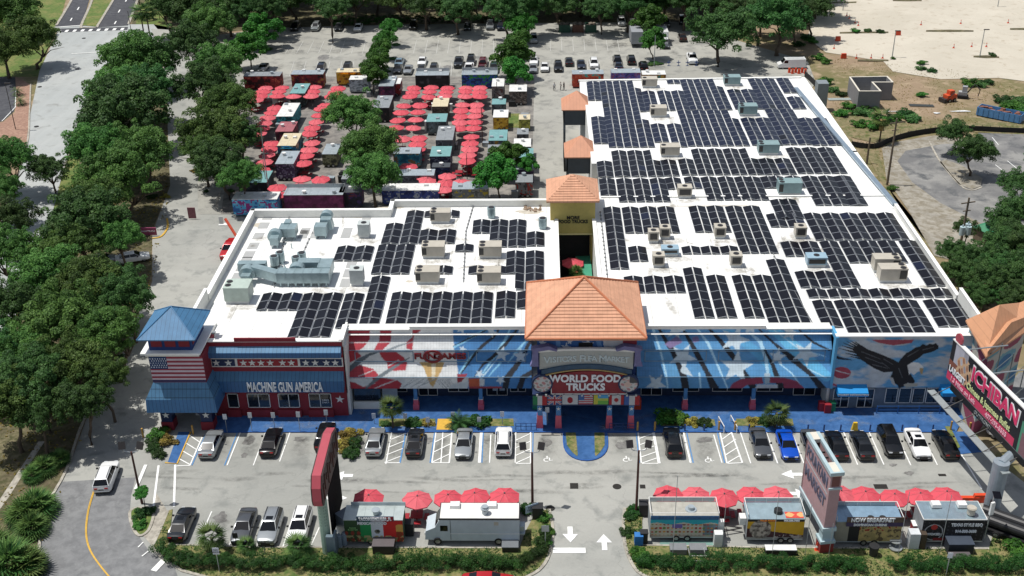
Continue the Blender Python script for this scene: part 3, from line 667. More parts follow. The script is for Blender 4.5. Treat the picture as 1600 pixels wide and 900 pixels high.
def window(x,y,z,w,h,n=2,fm=framew,parent=B,gm=glass,door=False):
    mb=MB();t=.07
    for a,b,c,d in((x-w/2,x+w/2,z,z+t),(x-w/2,x+w/2,z+h-t,z+h),(x-w/2,x-w/2+t,z,z+h),(x+w/2-t,x+w/2,z,z+h)):mb.box(a,b,y-.08,y,c,d)
    for i in range(1,n):
        xx=x-w/2+w*i/n;mb.box(xx-t/2,xx+t/2,y-.08,y,z,z+h)
    if door:mb.box(x-w/2,x+w/2,y-.07,y,z+h*.45,z+h*.45+.05)
    o=bpart(mb,'door' if door else 'window',fm,parent)
    g=MB();g.box(x-w/2+t,x+w/2-t,y-.04,y-.005,z+t,z+h-t);g=g.build('pane',gm);attach(g,o)
    return o
for x,w,d in((-16.6,2.6,0),(-12.9,2.2,1),(-9.4,2.4,0),(-5.0,2.4,1),(-2.6,1.8,0),(12.6,2.4,1),(16.5,3.0,0),(21.2,3.4,0),(26,3.0,0),(29.9,2.5,1)):
    window(x,6.99,.2 if d else .7,w,2.5 if d else 2.0,2,door=bool(d))
postm=mat('poster',H('a8b7c4'),var=.25,scale=3);mb=MB()
mb.box(-5.5,-4.9,6.86,6.9,.9,2.2);mb.box(-4.7,-4.1,6.86,6.9,.9,2.2);bpart(mb,'poster',postm)
pinkm=mat('post_pink',H('c95a6c'),var=.12,world=True);pblue=mat('post_blue',H('4579ad'),var=.12,world=True)
for px in(650,751.5,1070.5,1176.5):
    g=G(px,643,.13);mb=MB();mb.box(g.x-.2,g.x+.2,4.2,4.6,1.45,3.1,0)
    mb.box(g.x-.26,g.x+.26,4.14,4.66,.85,1.45,1);mb.box(g.x-.33,g.x+.33,4.08,4.74,.13,.85,1);mb.box(g.x-.27,g.x+.27,4.13,4.67,1.45,1.5,2)
    bpart(mb,'post',[pblue,pinkm,framew])
mb=MB();mb.box(-21.1,-17.9,4.3,7,.13,1.05);bpart(mb,'shop_counter',wallw)
mb=MB();mb.box(-21.0,-18.0,4.5,4.6,1.1,2.7);bpart(mb,'window',glass)
mb=MB();mb.box(-17.8,-16.1,4.6,4.8,.9,3.0);bpart(mb,'wall_panel',mat('grey_panel',H('7f8791'),var=.1))
deepred=mat('sign_red',H('7a1220'),rough=.4,var=.1)
for s,px,sz in(('FUN',664,1.0),('GAMES',703,1.0)):
    p=ZY(px,557,4.93);t=text(s,sz,p,UP,deepred,name='lettering',bold=.03,ext=.08,sx=1.25 if s=='FUN' else 1.15);attach(t,B)
p=ZY(676,557,4.85);mb=MB()
n=28;r0,r1=.62,.86
for k in range(n):
    a0,a1=2*math.pi*k/n,2*math.pi*(k+1)/n
    q=[(p.x+r*1.25*math.cos(a),p.z+r*.95*math.sin(a))for r,a in((r0,a0),(r1,a0),(r1,a1),(r0,a1))]
    mb.add([(x,4.78,z)for x,z in q]+[(x,4.88,z)for x,z in q],[(0,1,2,3),(7,6,5,4),(1,5,6,2),(0,3,7,4)])
bpart(mb,'sign_ring',deepred)
def W3(x,y):return(1280+x/3.4625,460+y/3.4625)
def paint_eagle(P,w):
    C=np.empty((len(P),3));C[:]=H('5d9cc6')
    x,y=P[:,0],P[:,1]
    k_=np.clip((fbm(x*.035,y*.11,5)-.42)*5,0,1)[:,None];C=C*(1-k_)+np.array(H('b9c2c6'))*k_
    def fill(pts,c):C[inpoly(P,mp(W3,pts))]=H(c)
    def line(pts,wd,c):C[nearline(P,mp(W3,pts),[v/3.4625 for v in wd])]=H(c)
    fill([(60,300),(60,520),(20,520),(0,300)],'3c78ab');line([(40,320),(110,345),(175,355)],[12,14,4],'232a38')
    fill(ell(122,424,50,32),'a04452');line([(60,400),(110,418),(170,432)],[4,5,3],'c3c8cb');line([(60,480),(120,505)],[14,8],'b45a66')
    fill([(280,245),(515,245),(500,262),(400,276),(320,262)],'9c4a56')
    K='1b1c1f'
    fill([(195,275),(250,292),(330,322),(400,352),(428,368),(440,350),(470,318),(500,302),(520,288),(545,280),(560,268),(580,276),(600,266),(615,272),(632,262),(645,278),(644,295),(610,312),(565,322),(540,345),(500,368),(478,385),(485,418),(500,440),(518,468),(512,484),(478,478),(456,500),(430,508),(424,490),(400,478),(385,450),(398,418),(350,422),(300,402),(262,378),(225,352),(200,320),(180,300)],K)
    for k,(a,b)in enumerate([((108,292),(215,320)),((118,275),(210,305)),((130,262),(215,298)),((150,254),(225,296)),((168,250),(235,292)),((188,252),(250,296)),((140,318),(220,335)),((165,335),(240,350))]):line([a,b],[2,12],K)
    for k,(a,b)in enumerate([((230,310),(330,350)),((250,340),(340,375)),((290,380),(370,400)),((350,350),(400,380)),((480,335),(540,300)),((560,300),(620,285)),((430,400),(450,450)),((340,370),(380,400))]):line([a,b],[5,3],'55585c')
    fill([(476,384),(490,374),(510,366),(540,370),(564,392),(558,412),(530,420),(512,436),(494,424),(486,436),(482,410)],'dcddd8');fill([(543,398),(563,400),(560,428),(550,432),(545,415)],'b39a6a')
    fill([(455,488),(480,480),(535,482),(530,498),(470,503)],'b0aea0');fill([(378,445),(400,452),(408,478),(420,500),(395,485)],'b4b6b2')
    return C
o=painted('eagle_mural_wall',[((FX1+.3,4.2,3.0),(47.2-FX1-.3,0,0),(0,0,6.6))],.07,paint_eagle,paint_attr,soft=.35);attach(o,B)
mb=MB();mb.box(FX1+.3,47.2,4.22,4.95,3.0,9.55);bpart(mb,'wall_backing',wallw)
mb=MB();mb.box(FX1,44.6,4.0,4.6,9.55,9.68);bpart(mb,'parapet_cap',capw)
mb=MB();mb.box(FX1+.3,47.2,4.5,4.7,.13,3.0);bpart(mb,'storefront_wall',mat('storefront_grey',H('64707c'),var=.15))
for i,x in enumerate((38.9,40.4,41.9,43.4,44.9,46.3)):window(x,4.49,.8,1.35,2.0,1)
for x in(33.4,36.1):window(x,4.49,.2,1.8,2.5,2,door=True)
awn=mat('awning_blue',H('0f86c9'),rough=.5,var=.06);
for px0,px1,lab in((1311,1358,1),(1474,1496,0)):
    a=ZY(px0,607,3.2);b=ZY(px1,607,3.2);mb=MB();mb.prof([(4.45,3.0),(3.0,2.45),(3.0,2.0),(3.05,2.0),(4.45,2.4)],a.x,b.x);
    mb=MB();mb.prof([(4.45,3.55),(3.1,2.95),(3.1,2.5),(4.45,2.5)],a.x,b.x);o=bpart(mb,'awning',awn)
    if lab:
        t=text('TOURIST INFORMATION',.3,((a.x+b.x)/2,3.08,2.72),UP,framew,bold=.012,ext=.01);attach(t,o)
mb=MB()
for x in(37.2,39.5,41.8,44.1):mb.box(x-.04,x+.04,3.3,3.38,.13,1.15)
mb.box(37.2,44.1,3.32,3.36,1.08,1.13);mb.box(37.2,44.1,3.32,3.36,.6,.64);bpart(mb,'railing',mat('rail_blue',H('2a5f9e'),var=.1))
seamb=seam_mat('seam_blue',H('4a7799'),0,.42,.5,.1,rough=.65,var=.16)
seamd=seam_mat('seam_blue_dark',H('2f5f8e'),0,.42,.5,.1,rough=.5,var=.1)
navy=mat('navy_paint',H('16294f'),var=.1,world=True);red2=mat('band_red',H('8e1c28'),var=.1,world=True)
X0,X1=-36.4,-21.5
mb=MB();mb.box(X0,X1,3.0,3.5,.0,9.75);bpart(mb,'brick_wall',redw)
mb=MB();mb.box(X0,X1,2.9,3.6,9.75,9.85,0);bpart(mb,'parapet_cap',capw)
a=ZY(366,533,3).x;b=ZY(462,533,3).x
mb=MB();mb.box(a,b,2.88,3.05,9.8,10.25);bpart(mb,'raised_parapet',redw)
mb=MB();mb.prof([(3.0,5.98),(2.2,5.17),(2.2,3.75),(2.3,3.75),(3.0,4.3)],X0+.1,X1-.1,caps=True);bpart(mb,'lower_awning',seamb)
mb=MB();mb.box(X0+.1,X1-.1,2.16,2.2,3.75,5.15);bpart(mb,'awning_fascia',seamd)
mb=MB();mb.prof([(3.0,9.17),(2.3,8.75),(2.3,8.1),(2.4,8.1),(3.0,8.3)],X0+.1,X1-.1);bpart(mb,'upper_awning',seamb)
mb=MB();mb.box(X0+.1,X1-.1,2.26,2.3,8.1,8.72);bpart(mb,'awning_fascia',seamd)
mb=MB();mb.box(X0+.4,X1-.05,2.9,2.99,6.6,7.75);bpart(mb,'star_band',framew)
bx=lambda px:ZY(px,566,2.9).x
secs=[(331,367,navy,[338,357]),(371,465,red2,[380.5,394,408,422.5,441.5,455.5]),(469,534,navy,[478,492.5,510,524])]
for p0,p1,m,st in secs:
    mb=MB();mb.box(bx(p0),bx(p1),2.86,2.9,6.75,7.6);o=bpart(mb,'band_panel',m)
    for s in st:
        mb=MB();pts=star(bx(s),0,.44,0,.4);mb.prof([(x,7.17-z)for x,z in pts],2.8,2.855,axis='y');q=mb.build('star',framew);attach(q,o)
p0,p1=ZY(386,604,2.15),ZY(504,604,2.15)
t=text('MACHINE GUN AMERICA',1.62,((p0.x+p1.x)/2,2.1,4.42),UP,mat('letter_white',H('d9dde0'),var=.04),bold=.045,ext=.05)
t.scale=((p1.x-p0.x)/t.dimensions.x if t.dimensions.x else 1,1,1);attach(t,B)
for pl,pr_,n in((356,373,1),(387,422,2),(435,468,2),(483,518,2)):
    a=ZY(pl,625,3).x;b=ZY(pr_,625,3).x;window((a+b)/2,2.99,1.25,b-a,1.85,n)
    mb=MB();mb.box(a-.15,b+.15,2.7,3.0,.13,1.05);bpart(mb,'window_ledge',redw)
for px in(342,531):
    mb=MB();q=ZY(px,624,2.95);mb.prof([(x,2*q.z-z)for x,z in star(q.x,q.z,.52,.1,.4)],2.93,2.98,axis='y');bpart(mb,'star',framew)
q=ZY(504,627,2.9);t=text('OPEN\nDAILY',.3,(q.x+.35,2.88,q.z),UP,MATS['letter_white'],ext=.01);attach(t,B)
attach(bpart(MB().box(-39.6,-36.4,4.9,8,0,RZ+.3),'wing_wall',wallw),B)
T=empty('corner_tower',(-39.5,2.7,0),0,'blue pyramid-roofed corner tower with flag wall and arched porch','tower')
bpy.context.view_layer.update()
def tp(mb,name,m,par=T,**k):return attach(mb.build(name,m,**k),par)
tx0,tx1,ty0,ty1=-41.5,-36.2,.35,5.6
seamR=seam_mat('tower_roof_seams',H('44749a'),0,.45,.6,.09,rough=.6,var=.16)
mb=MB();mb.hip(-42.4,-36.3+.1,-.45,5.9,12.0,14.3,t=.12);tp(mb,'pyramid_roof',seamR)
mb=MB()
for a,b in(((-42.4,-.45),1),((-36.2,-.45),1),((-36.2,5.9),1),((-42.4,5.9),1)):mb.tube([(a[0],a[1],12.02),(-39.3,2.72,14.33)],.06,5)
tp(mb,'roof_ridge',mat('ridge_blue',H('3d719a'),var=.1))
mb=MB();mb.box(-41.6,-37.0,.5,5.2,10.2,12);tp(mb,'clerestory',bluew)
for i in range(3):
    mb=MB();x=-41.3+i*1.48;mb.box(x,x+1.15,.44,.5,10.65,11.75);tp(mb,'red_panel',redw)
for i in range(3):
    mb=MB();y=.9+i*1.4;mb.box(-37.0,-36.94,y,y+1.05,10.65,11.75);tp(mb,'red_panel',redw)
mb=MB();mb.box(-42.4,-36.0,-.2,6.2,10.0,10.2);mb.prof([(0,10.0),(.35,9.5),(5.6,9.5),(6.1,10.0)],-42.1,-36.3,0);tp(mb,'ledge',capw)
mb=MB();mb.box(tx0-.3,tx1+.2,ty0,ty1,2.9,9.6);tp(mb,'shaft',redw)
def paint_flag(P,w):
    x=(w[:,0]-(tx0-.3))/(tx1+.2-tx0+.3);z=(w[:,2]-6.3)/3.2
    C=np.empty((len(P),3));k=np.floor(z*13).astype(int);C[:]=H('8f3543');C[k%2==1]=H('c7b6bf')
    m=(x<.33)&(z>.52);C[m]=H('1d3763')
    for r in range(5):
        for c in range(7):
            cx,cz=.03+c*.044+(.02 if r%2 else 0),.58+r*.085;C[(np.abs(x-cx)<.009)&(np.abs(z-cz)<.022)&m]=H('c9d0da')
    C[z<.1]=H('3a3358')
    return C
o=painted('flag_panel',[((tx0-.3,ty0-.02,6.3),(tx1-tx0+.5,0,0),(0,0,3.2))],.05,paint_flag,paint_attr);attach(o,T)
sk=MB();x0,x1,y0,y1=tx0-.3,tx1+.2,ty0,ty1
def ring(z,e):return[(x0-e,y0-e,z),(x1+e,y0-e,z),(x1+e,y1+e,z),(x0-e,y1+e,z)]
V=ring(6.25,.0)+ring(4.55,.85)+ring(2.95,.95)
sk.add(V,[(4,5,1,0),(5,6,2,1),(7,4,0,3)]);tp(sk,'upper_skirt',seam_mat('skirt_seams',H('4a7799'),0,.42,.55,.1,rough=.65,axis2=1,period2=.42,var=.16))
sk=MB();sk.add(V,[(8,9,5,4),(9,10,6,5),(11,8,4,7)]);tp(sk,'lower_skirt',seam_mat('skirt_seams_dark',H('3a6f9f'),0,.42,.5,.1,rough=.42,axis2=1,period2=.42,var=.1))
mb=MB();mb.box(x0,x1,y0,y1,2.6,2.95);tp(mb,'lintel',bluew)
for(a,b,c,d)in((x0+.1,x0+1.3,y0,y0+1.2),(x1-1.3,x1-.05,y0,y0+1.2),(x0+.1,x0+1.3,y1-1.2,y1),(x1-1.3,x1-.05,y1-1.2,y1)):
    mb=MB();mb.box(a,b,c,d,1.1,2.62,0);mb.box(a-.08,b+.08,c-.08,d+.08,0.05,1.1,1);o=tp(mb,'pier',[navy,redw])
    if c<1:
        mb=MB();mb.prof([(x,4.0-z)for x,z in star((a+b)/2,2.0,.42,0,.4)],c-.06,c-.01,axis='y');attach(mb.build('star',framew),o)
mb=MB()
for s,xx in((1,x0+1.3),(-1,x1-1.3)):mb.add([(xx,y0+.05,2.65),(xx+s*.9,y0+.05,2.65),(xx,y0+.05,1.9),(xx,y0+.5,2.65),(xx+s*.9,y0+.5,2.65),(xx,y0+.5,1.9)],[(0,1,2),(3,5,4),(1,4,5,2)])
tp(mb,'arch_haunch',navy)
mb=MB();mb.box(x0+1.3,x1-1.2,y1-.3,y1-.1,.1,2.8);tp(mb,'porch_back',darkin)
L1=tag(MB().tube([(-35.4,3.6,9.8),(-35.4,3.6,10.5)],.05).box(-35.6,-35.2,3.35,3.7,10.5,10.7).build('roof_floodlight',mat('galv',H('a3a9ab'),metal=.5,rough=.4)),'small grey floodlight on the parapet beside the blue corner tower','floodlight')
E_=empty('entrance_pavilion',(4.75,6,0),0,'large terracotta hip-roofed entrance tower with painted signs and flags','tower')
bpy.context.view_layer.update()
def ep(mb,name,m,par=E_,**k):return attach(mb.build(name,m,**k),par)
mb=MB();ex0,ex1,ey0,ey1,ez=-1.55,11.05,-.3,12.2,12.0
apex=Vector((4.7,6.0,15.9))
def slope_grid(a,b,c,d,nrow,ncol):pass
def courses(mb,A,Bp,Cp,n,lift=.07):
    """courses parallel to eave A-B rising to apex C"""
    A,Bp,Cp=map(Vector,(A,Bp,Cp));nrm=(Bp-A).cross(Cp-A).normalized()
    for i in range(n):
        t0,t1=i/n,(i+1)/n
        a0,b0=A.lerp(Cp,t0),Bp.lerp(Cp,t0);a1,b1=A.lerp(Cp,t1),Bp.lerp(Cp,t1)
        mb.quad(a0+nrm*lift,b0+nrm*lift,b1,a1);mb.quad(a0-nrm*.02,b0-nrm*.02,b0+nrm*lift,a0+nrm*lift)
Cn=[(ex0,ey0,ez),(ex1,ey0,ez),(ex1,ey1,ez),(ex0,ey1,ez)]
for i in range(4):courses(mb,Cn[i],Cn[(i+1)%4],apex,18)
mb.box(ex0,ex1,ey0,ey1,ez-.25,ez-.02)
ep(mb,'hip_roof',terra)
mb=MB()
for c in Cn:mb.tube([Vector(c)+Vector((0,0,.05)),apex+Vector((0,0,.1))],.13,6)
mb.tube([Cn[0],Cn[1],Cn[2],Cn[3],Cn[0]],.1,4)
ep(mb,'ridge_tiles',mat('ridge_tile',H('bd7552'),var=.12))
def paint_body(P,w):
    C=np.empty((len(P),3));C[:]=H('2d5b98')
    def f(pts,c):C[inpoly(P,[(800+x/3.4615,430+y/3.4615)for x,y in pts])]=H(c)
    f([(490,340),(600,340),(600,410),(500,410)],'b3b7bf');f([(600,340),(690,340),(690,400),(600,380)],'8c3240');f([(650,380),(690,380),(690,410),(640,410)],'b3b7bf')
    for cx,cy,r in((165,367,24),(293,392,30),(410,373,36),(312,360,18)):f(star(cx,cy,r,.1),'b7c0cc')
    f([(235,345),(260,345),(262,410),(240,410)],'5d86b8');f([(450,345),(480,345),(490,410),(470,410)],'5d86b8')
    return C
o=painted('front_wall',[((-.35,.9,9.2),(10.5,0,0),(0,0,2.75))],.07,paint_body,paint_attr);attach(o,E_)
mb=MB();mb.box(-.35,10.15,.93,11.2,3.0,11.8);ep(mb,'tower_body',bluew)
mb=MB();mb.box(-.35,10.15,11.2,11.3,9,11.8);ep(mb,'rear_wall',tanw)
a=ZY(904,546,.85);b=ZY(926,538,.85);mb=MB();mb.box(a.x,b.x,.82,.88,a.z-.3,b.z+.2);ep(mb,'louvre',darkin)
greysign=mat('sign_grey',H('a3a7a2'),rough=.5,var=.06);purple=mat('scroll_paint',H('6c6a93'),var=.2)
def arc_panel(name,xl,xr,zt,zb,rise,y,th,m,sag=None,n=16):
    mb=MB();pts=[];sag=rise if sag is None else sag
    for i in range(n+1):
        t=i/n;x=xl+(xr-xl)*t;k=1-(2*t-1)**2;pts.append((x,zt+rise*k,zb+sag*k))
    top=[(x,a)for x,a,_ in pts];bot=[(x,b)for x,_,b in pts][::-1]
    mb.prof(top+bot,y,y+th,axis='y');return ep(mb,name,m)
l=ZY(843,577,.3);r=ZY(989,577,.3)
sg=arc_panel('banner_sign',l.x,r.x,l.z+2.1,l.z+.0,.25,.3,.25,greysign)
palebl=mat('pale_letters',H('b9c6c8'),var=.05)
def curved_text(s,y,xc,width,zf,size,m,par,caps_big=None,bold=.02):
    total=None;cu=[]
    adv={' ':.35,'I':.32,'M':.85,'W':1.0,'F':.55,'L':.5,'E':.55,'R':.62,'S':.58,'T':.55,'O':.72}
    ws=[adv.get(c.upper(),.64)*(1.25 if(caps_big and i in caps_big)else 1)for i,c in enumerate(s)];tot=sum(ws);x=xc-width/2
    for c,w_,i in zip(s,ws,range(len(s))):
        w2=w_/tot*width
        if c!=' ':
            big=caps_big and i in caps_big;sz=size*(1.25 if big else 1)
            xx=x+w2/2;t=text(c,sz,(xx,y,zf(xx)),UP,m,bold=bold,ext=.03);attach(t,par)
        x+=w2
mid=(l.x+r.x)/2
curved_text('VISITORS FLEA MARKET',.27,mid,(r.x-l.x)*.9,lambda x:l.z+1.05+.25*(1-((x-mid)/((r.x-l.x)/2))**2),.95,palebl,sg,caps_big=(0,9,14))
arc_panel('banner_frame',l.x-.1,r.x+.1,l.z+2.32,l.z+2.08,.25,.25,.35,framew)
for s,x in((-1,l.x),(1,r.x)):
    mb=MB();c=[(x-s*1.9,l.z+2.5),(x-s*1.0,l.z+2.95),(x+s*.2,l.z+2.75),(x+s*.9,l.z+2.55),(x+s*.7,l.z+2.2),(x+s*.8,l.z+.9),(x+s*1.0,l.z+.45),(x+s*.1,l.z+.45),(x+s*.12,l.z+2.3),(x-s*1.0,l.z+2.5),(x-s*1.8,l.z+2.3)]
    mb.prof(c,.1,.8,axis='y');ep(mb,'scroll_end',purple)
l2=ZY(849,584,.2);r2=ZY(984,584,.2)
arc_panel('arch_moulding',l2.x-.2,r2.x+.2,l2.z+.45,l2.z-.1,.75,.1,.7,mat('arch_paint',H('2e4a62'),var=.25))
arc_panel('gold_arch_line',l2.x+.1,r2.x-.1,l2.z-.1,l2.z-.2,.72,.02,.2,mat('gold_line',H('b19762')))
q1=ZY(862,616,.1);q2=ZY(968,616,.1)
rs=arc_panel('red_sign',q1.x,q2.x+.7,l2.z-.25,q1.z+.1,.62,.1,.3,mat('sign_maroon',H('7c1626'),rough=.5,var=.06),sag=0)
mb=MB();mb.box(q1.x-.05,q2.x+.75,.05,.12,q1.z,q1.z+.1);mb.box(q1.x-.08,q1.x,.05,.12,q1.z,l2.z-.3);mb.box(q2.x+.7,q2.x+.78,.05,.12,q1.z,l2.z-.3);ep(mb,'sign_trim',framew)
for s,py in(('WORLD FOOD',592),('TRUCKS',605)):
    p=ZY(914.5 if s[0]=='W' else 915,py,.05);t=text(s,1.2,p,UP,MATS['letter_white'],bold=.045,ext=.05,sx=.92);attach(t,rs)
def paint_med(k):
    def f(P,w):
        cx=w[:,0].mean();cz=w[:,2].mean();x=w[:,0]-cx;z=w[:,2]-cz
        n=np.sin(x*9+k)+np.sin(z*11+k*2)+np.sin((x+z)*7);C=np.empty((len(P),3));C[:]=H('b7b9b8');C[n>.6]=H('b89c95');C[n>1.4]=H('a9787a');C[n<-1.3]=H('848a86')
        if k:C[(x>.1)&(z>.15)]=H('4a4a4c');C[(np.hypot(x+.1,z+.05)<.35)]=H('c4aca0')
        return C
    return f
for k,px in((0,847.5),(1,982)):
    c=ZY(px,599,.1);mb=MB();mb.prof([(c.x+1.12*math.cos(a*math.pi/14),c.z+1.12*math.sin(a*math.pi/14))for a in range(28)],-.05,.35,axis='y');rim=ep(mb,'medallion',navy)
    R0=1.0;o=painted('medallion_picture',[((c.x-R0,-.07,c.z-R0),(2*R0,0,0),(0,0,2*R0))],.06,paint_med(k),paint_attr)
    bm=bmesh.new();bm.from_mesh(o.data);bmesh.ops.delete(bm,geom=[f for f in bm.faces if math.hypot(f.calc_center_median().x-c.x,f.calc_center_median().z-c.z)>.93],context='FACES');bm.to_mesh(o.data);bm.free();attach(o,rim)
fl=[832,855,878,903.5,927,951,975,1000]
kinds=['mx','uk','jp','us','ye','ca','fr']
def paint_fl(kind,xa,xb,z0,z1):
    def f(P,w):
        u=(w[:,0]-xa)/(xb-xa);v=(w[:,2]-z0)/(z1-z0);C=np.empty((len(P),3));C[:]=H('c3c6c8')
        if kind in('mx','fr'):
            C[u<.33]=H('1f7a4d' if kind=='mx' else '3a5fa3');C[u>.67]=H('a8262c')
        elif kind=='uk':
            C[:]=H('2f4a86');d=np.minimum(abs(v-u),abs(v-1+u));C[d<.12]=H('c3c6c8');C[d<.05]=H('a8323c');c=np.minimum(abs(v-.5),abs(u-.5)*1.6);C[c<.16]=H('c3c6c8');C[c<.09]=H('a8323c')
        elif kind=='jp':C[np.hypot((u-.5)*1.9,v-.45)<.33]=H('9c1c2c')
        elif kind=='us':C[(np.floor(v*9)%2)==0]=H('b5545a');C[(u<.42)&(v>.45)]=H('4468a2')
        elif kind=='ye':C[v>.66]=H('4f9fd0');C[(v<.66)&(v>.4)]=H('b6c455');C[v<.4]=H('6fb04a');C[u<.3]=H('c3c048')
        elif kind=='ca':
            C[(u<.22)|(u>.78)]=H('a8262c');C[np.hypot((u-.5)*1.6,(v-.5))<.22]=H('a8262c');C[(abs(u-.5)<.03)&(v>.2)&(v<.4)]=H('a8262c')
        return C*.8
    return f
ys=[.35,-.25,.1,.12,.12,.1,-.25,.35]
zc=ZY(915,626,.0).z
ybase=.05
for i,k in enumerate(kinds):
    a=ZY(fl[i],626,ybase);b=ZY(fl[i+1],626,ybase);rise=.12*math.cos((i-3)*.5)
    o=painted('flag_panel',[((a.x+.04,ybase,zc-.62+rise),(b.x-a.x-.08,0,0),(0,0,1.2))],.05,paint_fl(k,a.x,b.x,zc-.62+rise,zc+.58+rise),paint_attr);attach(o,E_)
a=ZY(832,626,.1);b=ZY(1000,626,.1);mb=MB();mb.box(a.x,b.x,.09,1.2,zc-.7,zc+.75);ep(mb,'flag_beam',navy)
mb=MB()
for i in range(12):x=a.x+.5+i*(b.x-a.x-1)/11;mb.tube([(x,0,zc+.8),(x,-.35,zc+.95)],.04,5);mb.box(x-.1,x+.1,-.5,-.3,zc+.85,zc+1.05)
ep(mb,'sign_lamps',MATS['galv'])
for px in(843.5,872.5,951.5,985.5):
    g=G(px,668,.13);mb=MB();mb.box(g.x-.27,g.x+.27,.6,1.15,1.75,3.1,0);mb.box(g.x-.36,g.x+.36,.5,1.24,.13,1.75,1,top=.82);mb.box(g.x-.32,g.x+.32,.56,1.2,1.25,1.32,2)
    o=ep(mb,'column',[pblue,pinkm,framew]);mb=MB();mb.prof([(x,5.3-z)for x,z in star(g.x,2.65,.25,0,.4)],.54,.59,axis='y');attach(mb.build('star',framew),o)
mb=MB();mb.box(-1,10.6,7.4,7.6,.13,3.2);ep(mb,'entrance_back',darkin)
I_=empty('passage_tower',(5,41,0),0,'small tan tower with terracotta hip roof above the passage at the back','tower');bpy.context.view_layer.update()
def ip(mb,name,m):return attach(mb.build(name,m),I_)
z=12.0
a=G(854,315,z);b=G(936.5,313,z);apx=G(893.5,279,14.0)
mb=MB();Cn=[(a.x,a.y,z),(b.x,a.y,z),(b.x,a.y+7.6,z),(a.x,a.y+7.6,z)];ap=Vector(((a.x+b.x)/2,a.y+3.8,z+2.3))
for i in range(4):courses(mb,Cn[i],Cn[(i+1)%4],ap,11)
mb.box(a.x,b.x,a.y,a.y+7.6,z-.2,z-.02);ip(mb,'hip_roof',terra)
mb=MB();mb.box(a.x+.5,b.x-.5,a.y+.6,a.y+7,6.9,z-.1);ip(mb,'tan_wall',tanw);mb=MB();mb.box(a.x+1.1,b.x-1.1,a.y+2,a.y+2.2,0,6.8);ip(mb,'dark_opening',darkin)  # near-black panel stands in for the shade inside the passage opening
for q_ in(a.x+.5,b.x-1.0):mb=MB();mb.box(q_,q_+.5,a.y+.6,a.y+7,0,6.9);ip(mb,'side_wall',tanw)
mb=MB();mb.box(2.2,7.0,a.y+.5,a.y+.6,6.9,7.1);ip(mb,'lintel',mat('lintel_cream',H('d3c88f')))
blk=mat('letter_black',H('1a1a1a'),var=.05)
for s,py in(('MORE',340.5),('FOOD TRUCKS',346.5)):
    p=ZY(895.5,py,a.y+.55);t=text(s,.66,p,UP,blk,bold=.02,ext=.03);t.scale=((1.7 if s=='MORE' else 3.9)/t.dimensions.x,1,1);attach(t,I_)
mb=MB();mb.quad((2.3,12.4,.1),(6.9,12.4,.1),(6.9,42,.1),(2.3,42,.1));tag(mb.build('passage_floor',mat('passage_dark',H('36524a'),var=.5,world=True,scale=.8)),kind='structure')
gy0,gy1=G(905,446,3).y,G(905,397,3).y;mb=MB();mb.box(4.75,6.8,gy0-5,gy1,2.9,3.0);tag(mb.build('green_awning',mat('green_fabric',H('3f8f72'),var=.12)),'flat green canopy stretched over the shaded passage','canopy')
for k,(L_,R2,T_,wl)in enumerate(((877.5,926,(172,147),'first small terracotta pavilion at the far north-west roof edge'),(882,935,(246,219),'nearer small terracotta pavilion beside the passage road'))):
    z=8.4;a=G(L_,T_[0],z);b=G(R2,T_[0],z);w=b.x-a.x
    pv=empty('tiled_pavilion',((a.x+b.x)/2,a.y+3,0),0,wl,'pavilion','tiled pavilions along the service lane');bpy.context.view_layer.update()
    mb=MB();mb.hip(a.x,b.x,a.y,a.y+6.2,z,z+2.4,t=.15);attach(mb.build('hip_roof',terraB),pv)
    mb=MB()
    for x in(a.x+.4,b.x-.6):
        for y in(a.y+.4,a.y+5.6):mb.box(x,x+.3,y,y+.3,0,z-.1)
    attach(mb.build('posts',mat('grey_post',H('5d6468'))),pv)
    mb=MB();mb.box(a.x+.3,b.x-.3,a.y+.3,a.y+.5,5.6,z-.15);mb.box(a.x+.3,a.x+.5,a.y+.3,a.y+6,6,z-.15);attach(mb.build('fascia',mat('dark_fascia',H('3f464c'))),pv)
    y0=a.y-7.0
    yd=MB();yd.box(a.x+.3,b.x-1.2,y0,y0+.1,0,4.3);yd.box(a.x+.3,a.x+.4,y0,a.y+.3,0,4.3);o=yd.build('yard_screen',mat('black_mesh',H('1c1e20'),var=.2));tag(o,('black screened yard %s the tiled pavilion, nearer one' if k else 'black screened yard %s the far tiled pavilion')%'in front of','fence','black screened yards by the lane')
    yd=MB();yd.box(a.x+.5,a.x+3.2,y0+2.5,y0+5.5,2.2,2.4);yd.box(a.x+.6,a.x+3.0,y0+2.6,y0+5.4,.0,2.2);o=yd.build('kiosk',mat('kiosk_grey',H('5b6a6c'),var=.2));tag(o,'grey-roofed kiosk inside the %s black screened yard'%('nearer' if k else 'far'),'kiosk','kiosks in the screened yards')
Q=empty('east_tower',(52,5,0),0,'angled pavilion with orange metal roofs and pink mural walls at right edge','tower');bpy.context.view_layer.update()
def qp(mb,name,m):return attach(mb.build(name,m),Q)
orange=seam_mat('orange_seams',H('c28e6b'),0,.5,.85,.1,rough=.5,var=.07)
z=10.5
A=G(1542,555,z);Bq=G(1510,499,z);Cc=G(1532,498,z)
pts=[G(1509,500,z),G(1541,558,z),G(1612,512,z),G(1600,472,z)]
ap=G(1562,476,13.6)
mb=MB();mb.add([tuple(p)for p in pts]+[tuple(ap)],[(0,1,4),(1,2,4),(2,3,4),(3,0,4)]);mb.prism([(p.x,p.y)for p in pts],z-.2,z-.01);qp(mb,'orange_roof',orange)
p2=[G(1532,499,z+.6),G(1543,550,z+.6),G(1600,508,z+.6),G(1640,480,z+.6),G(1600,470,z+.6)]
ap2=G(1580,504,12.2)
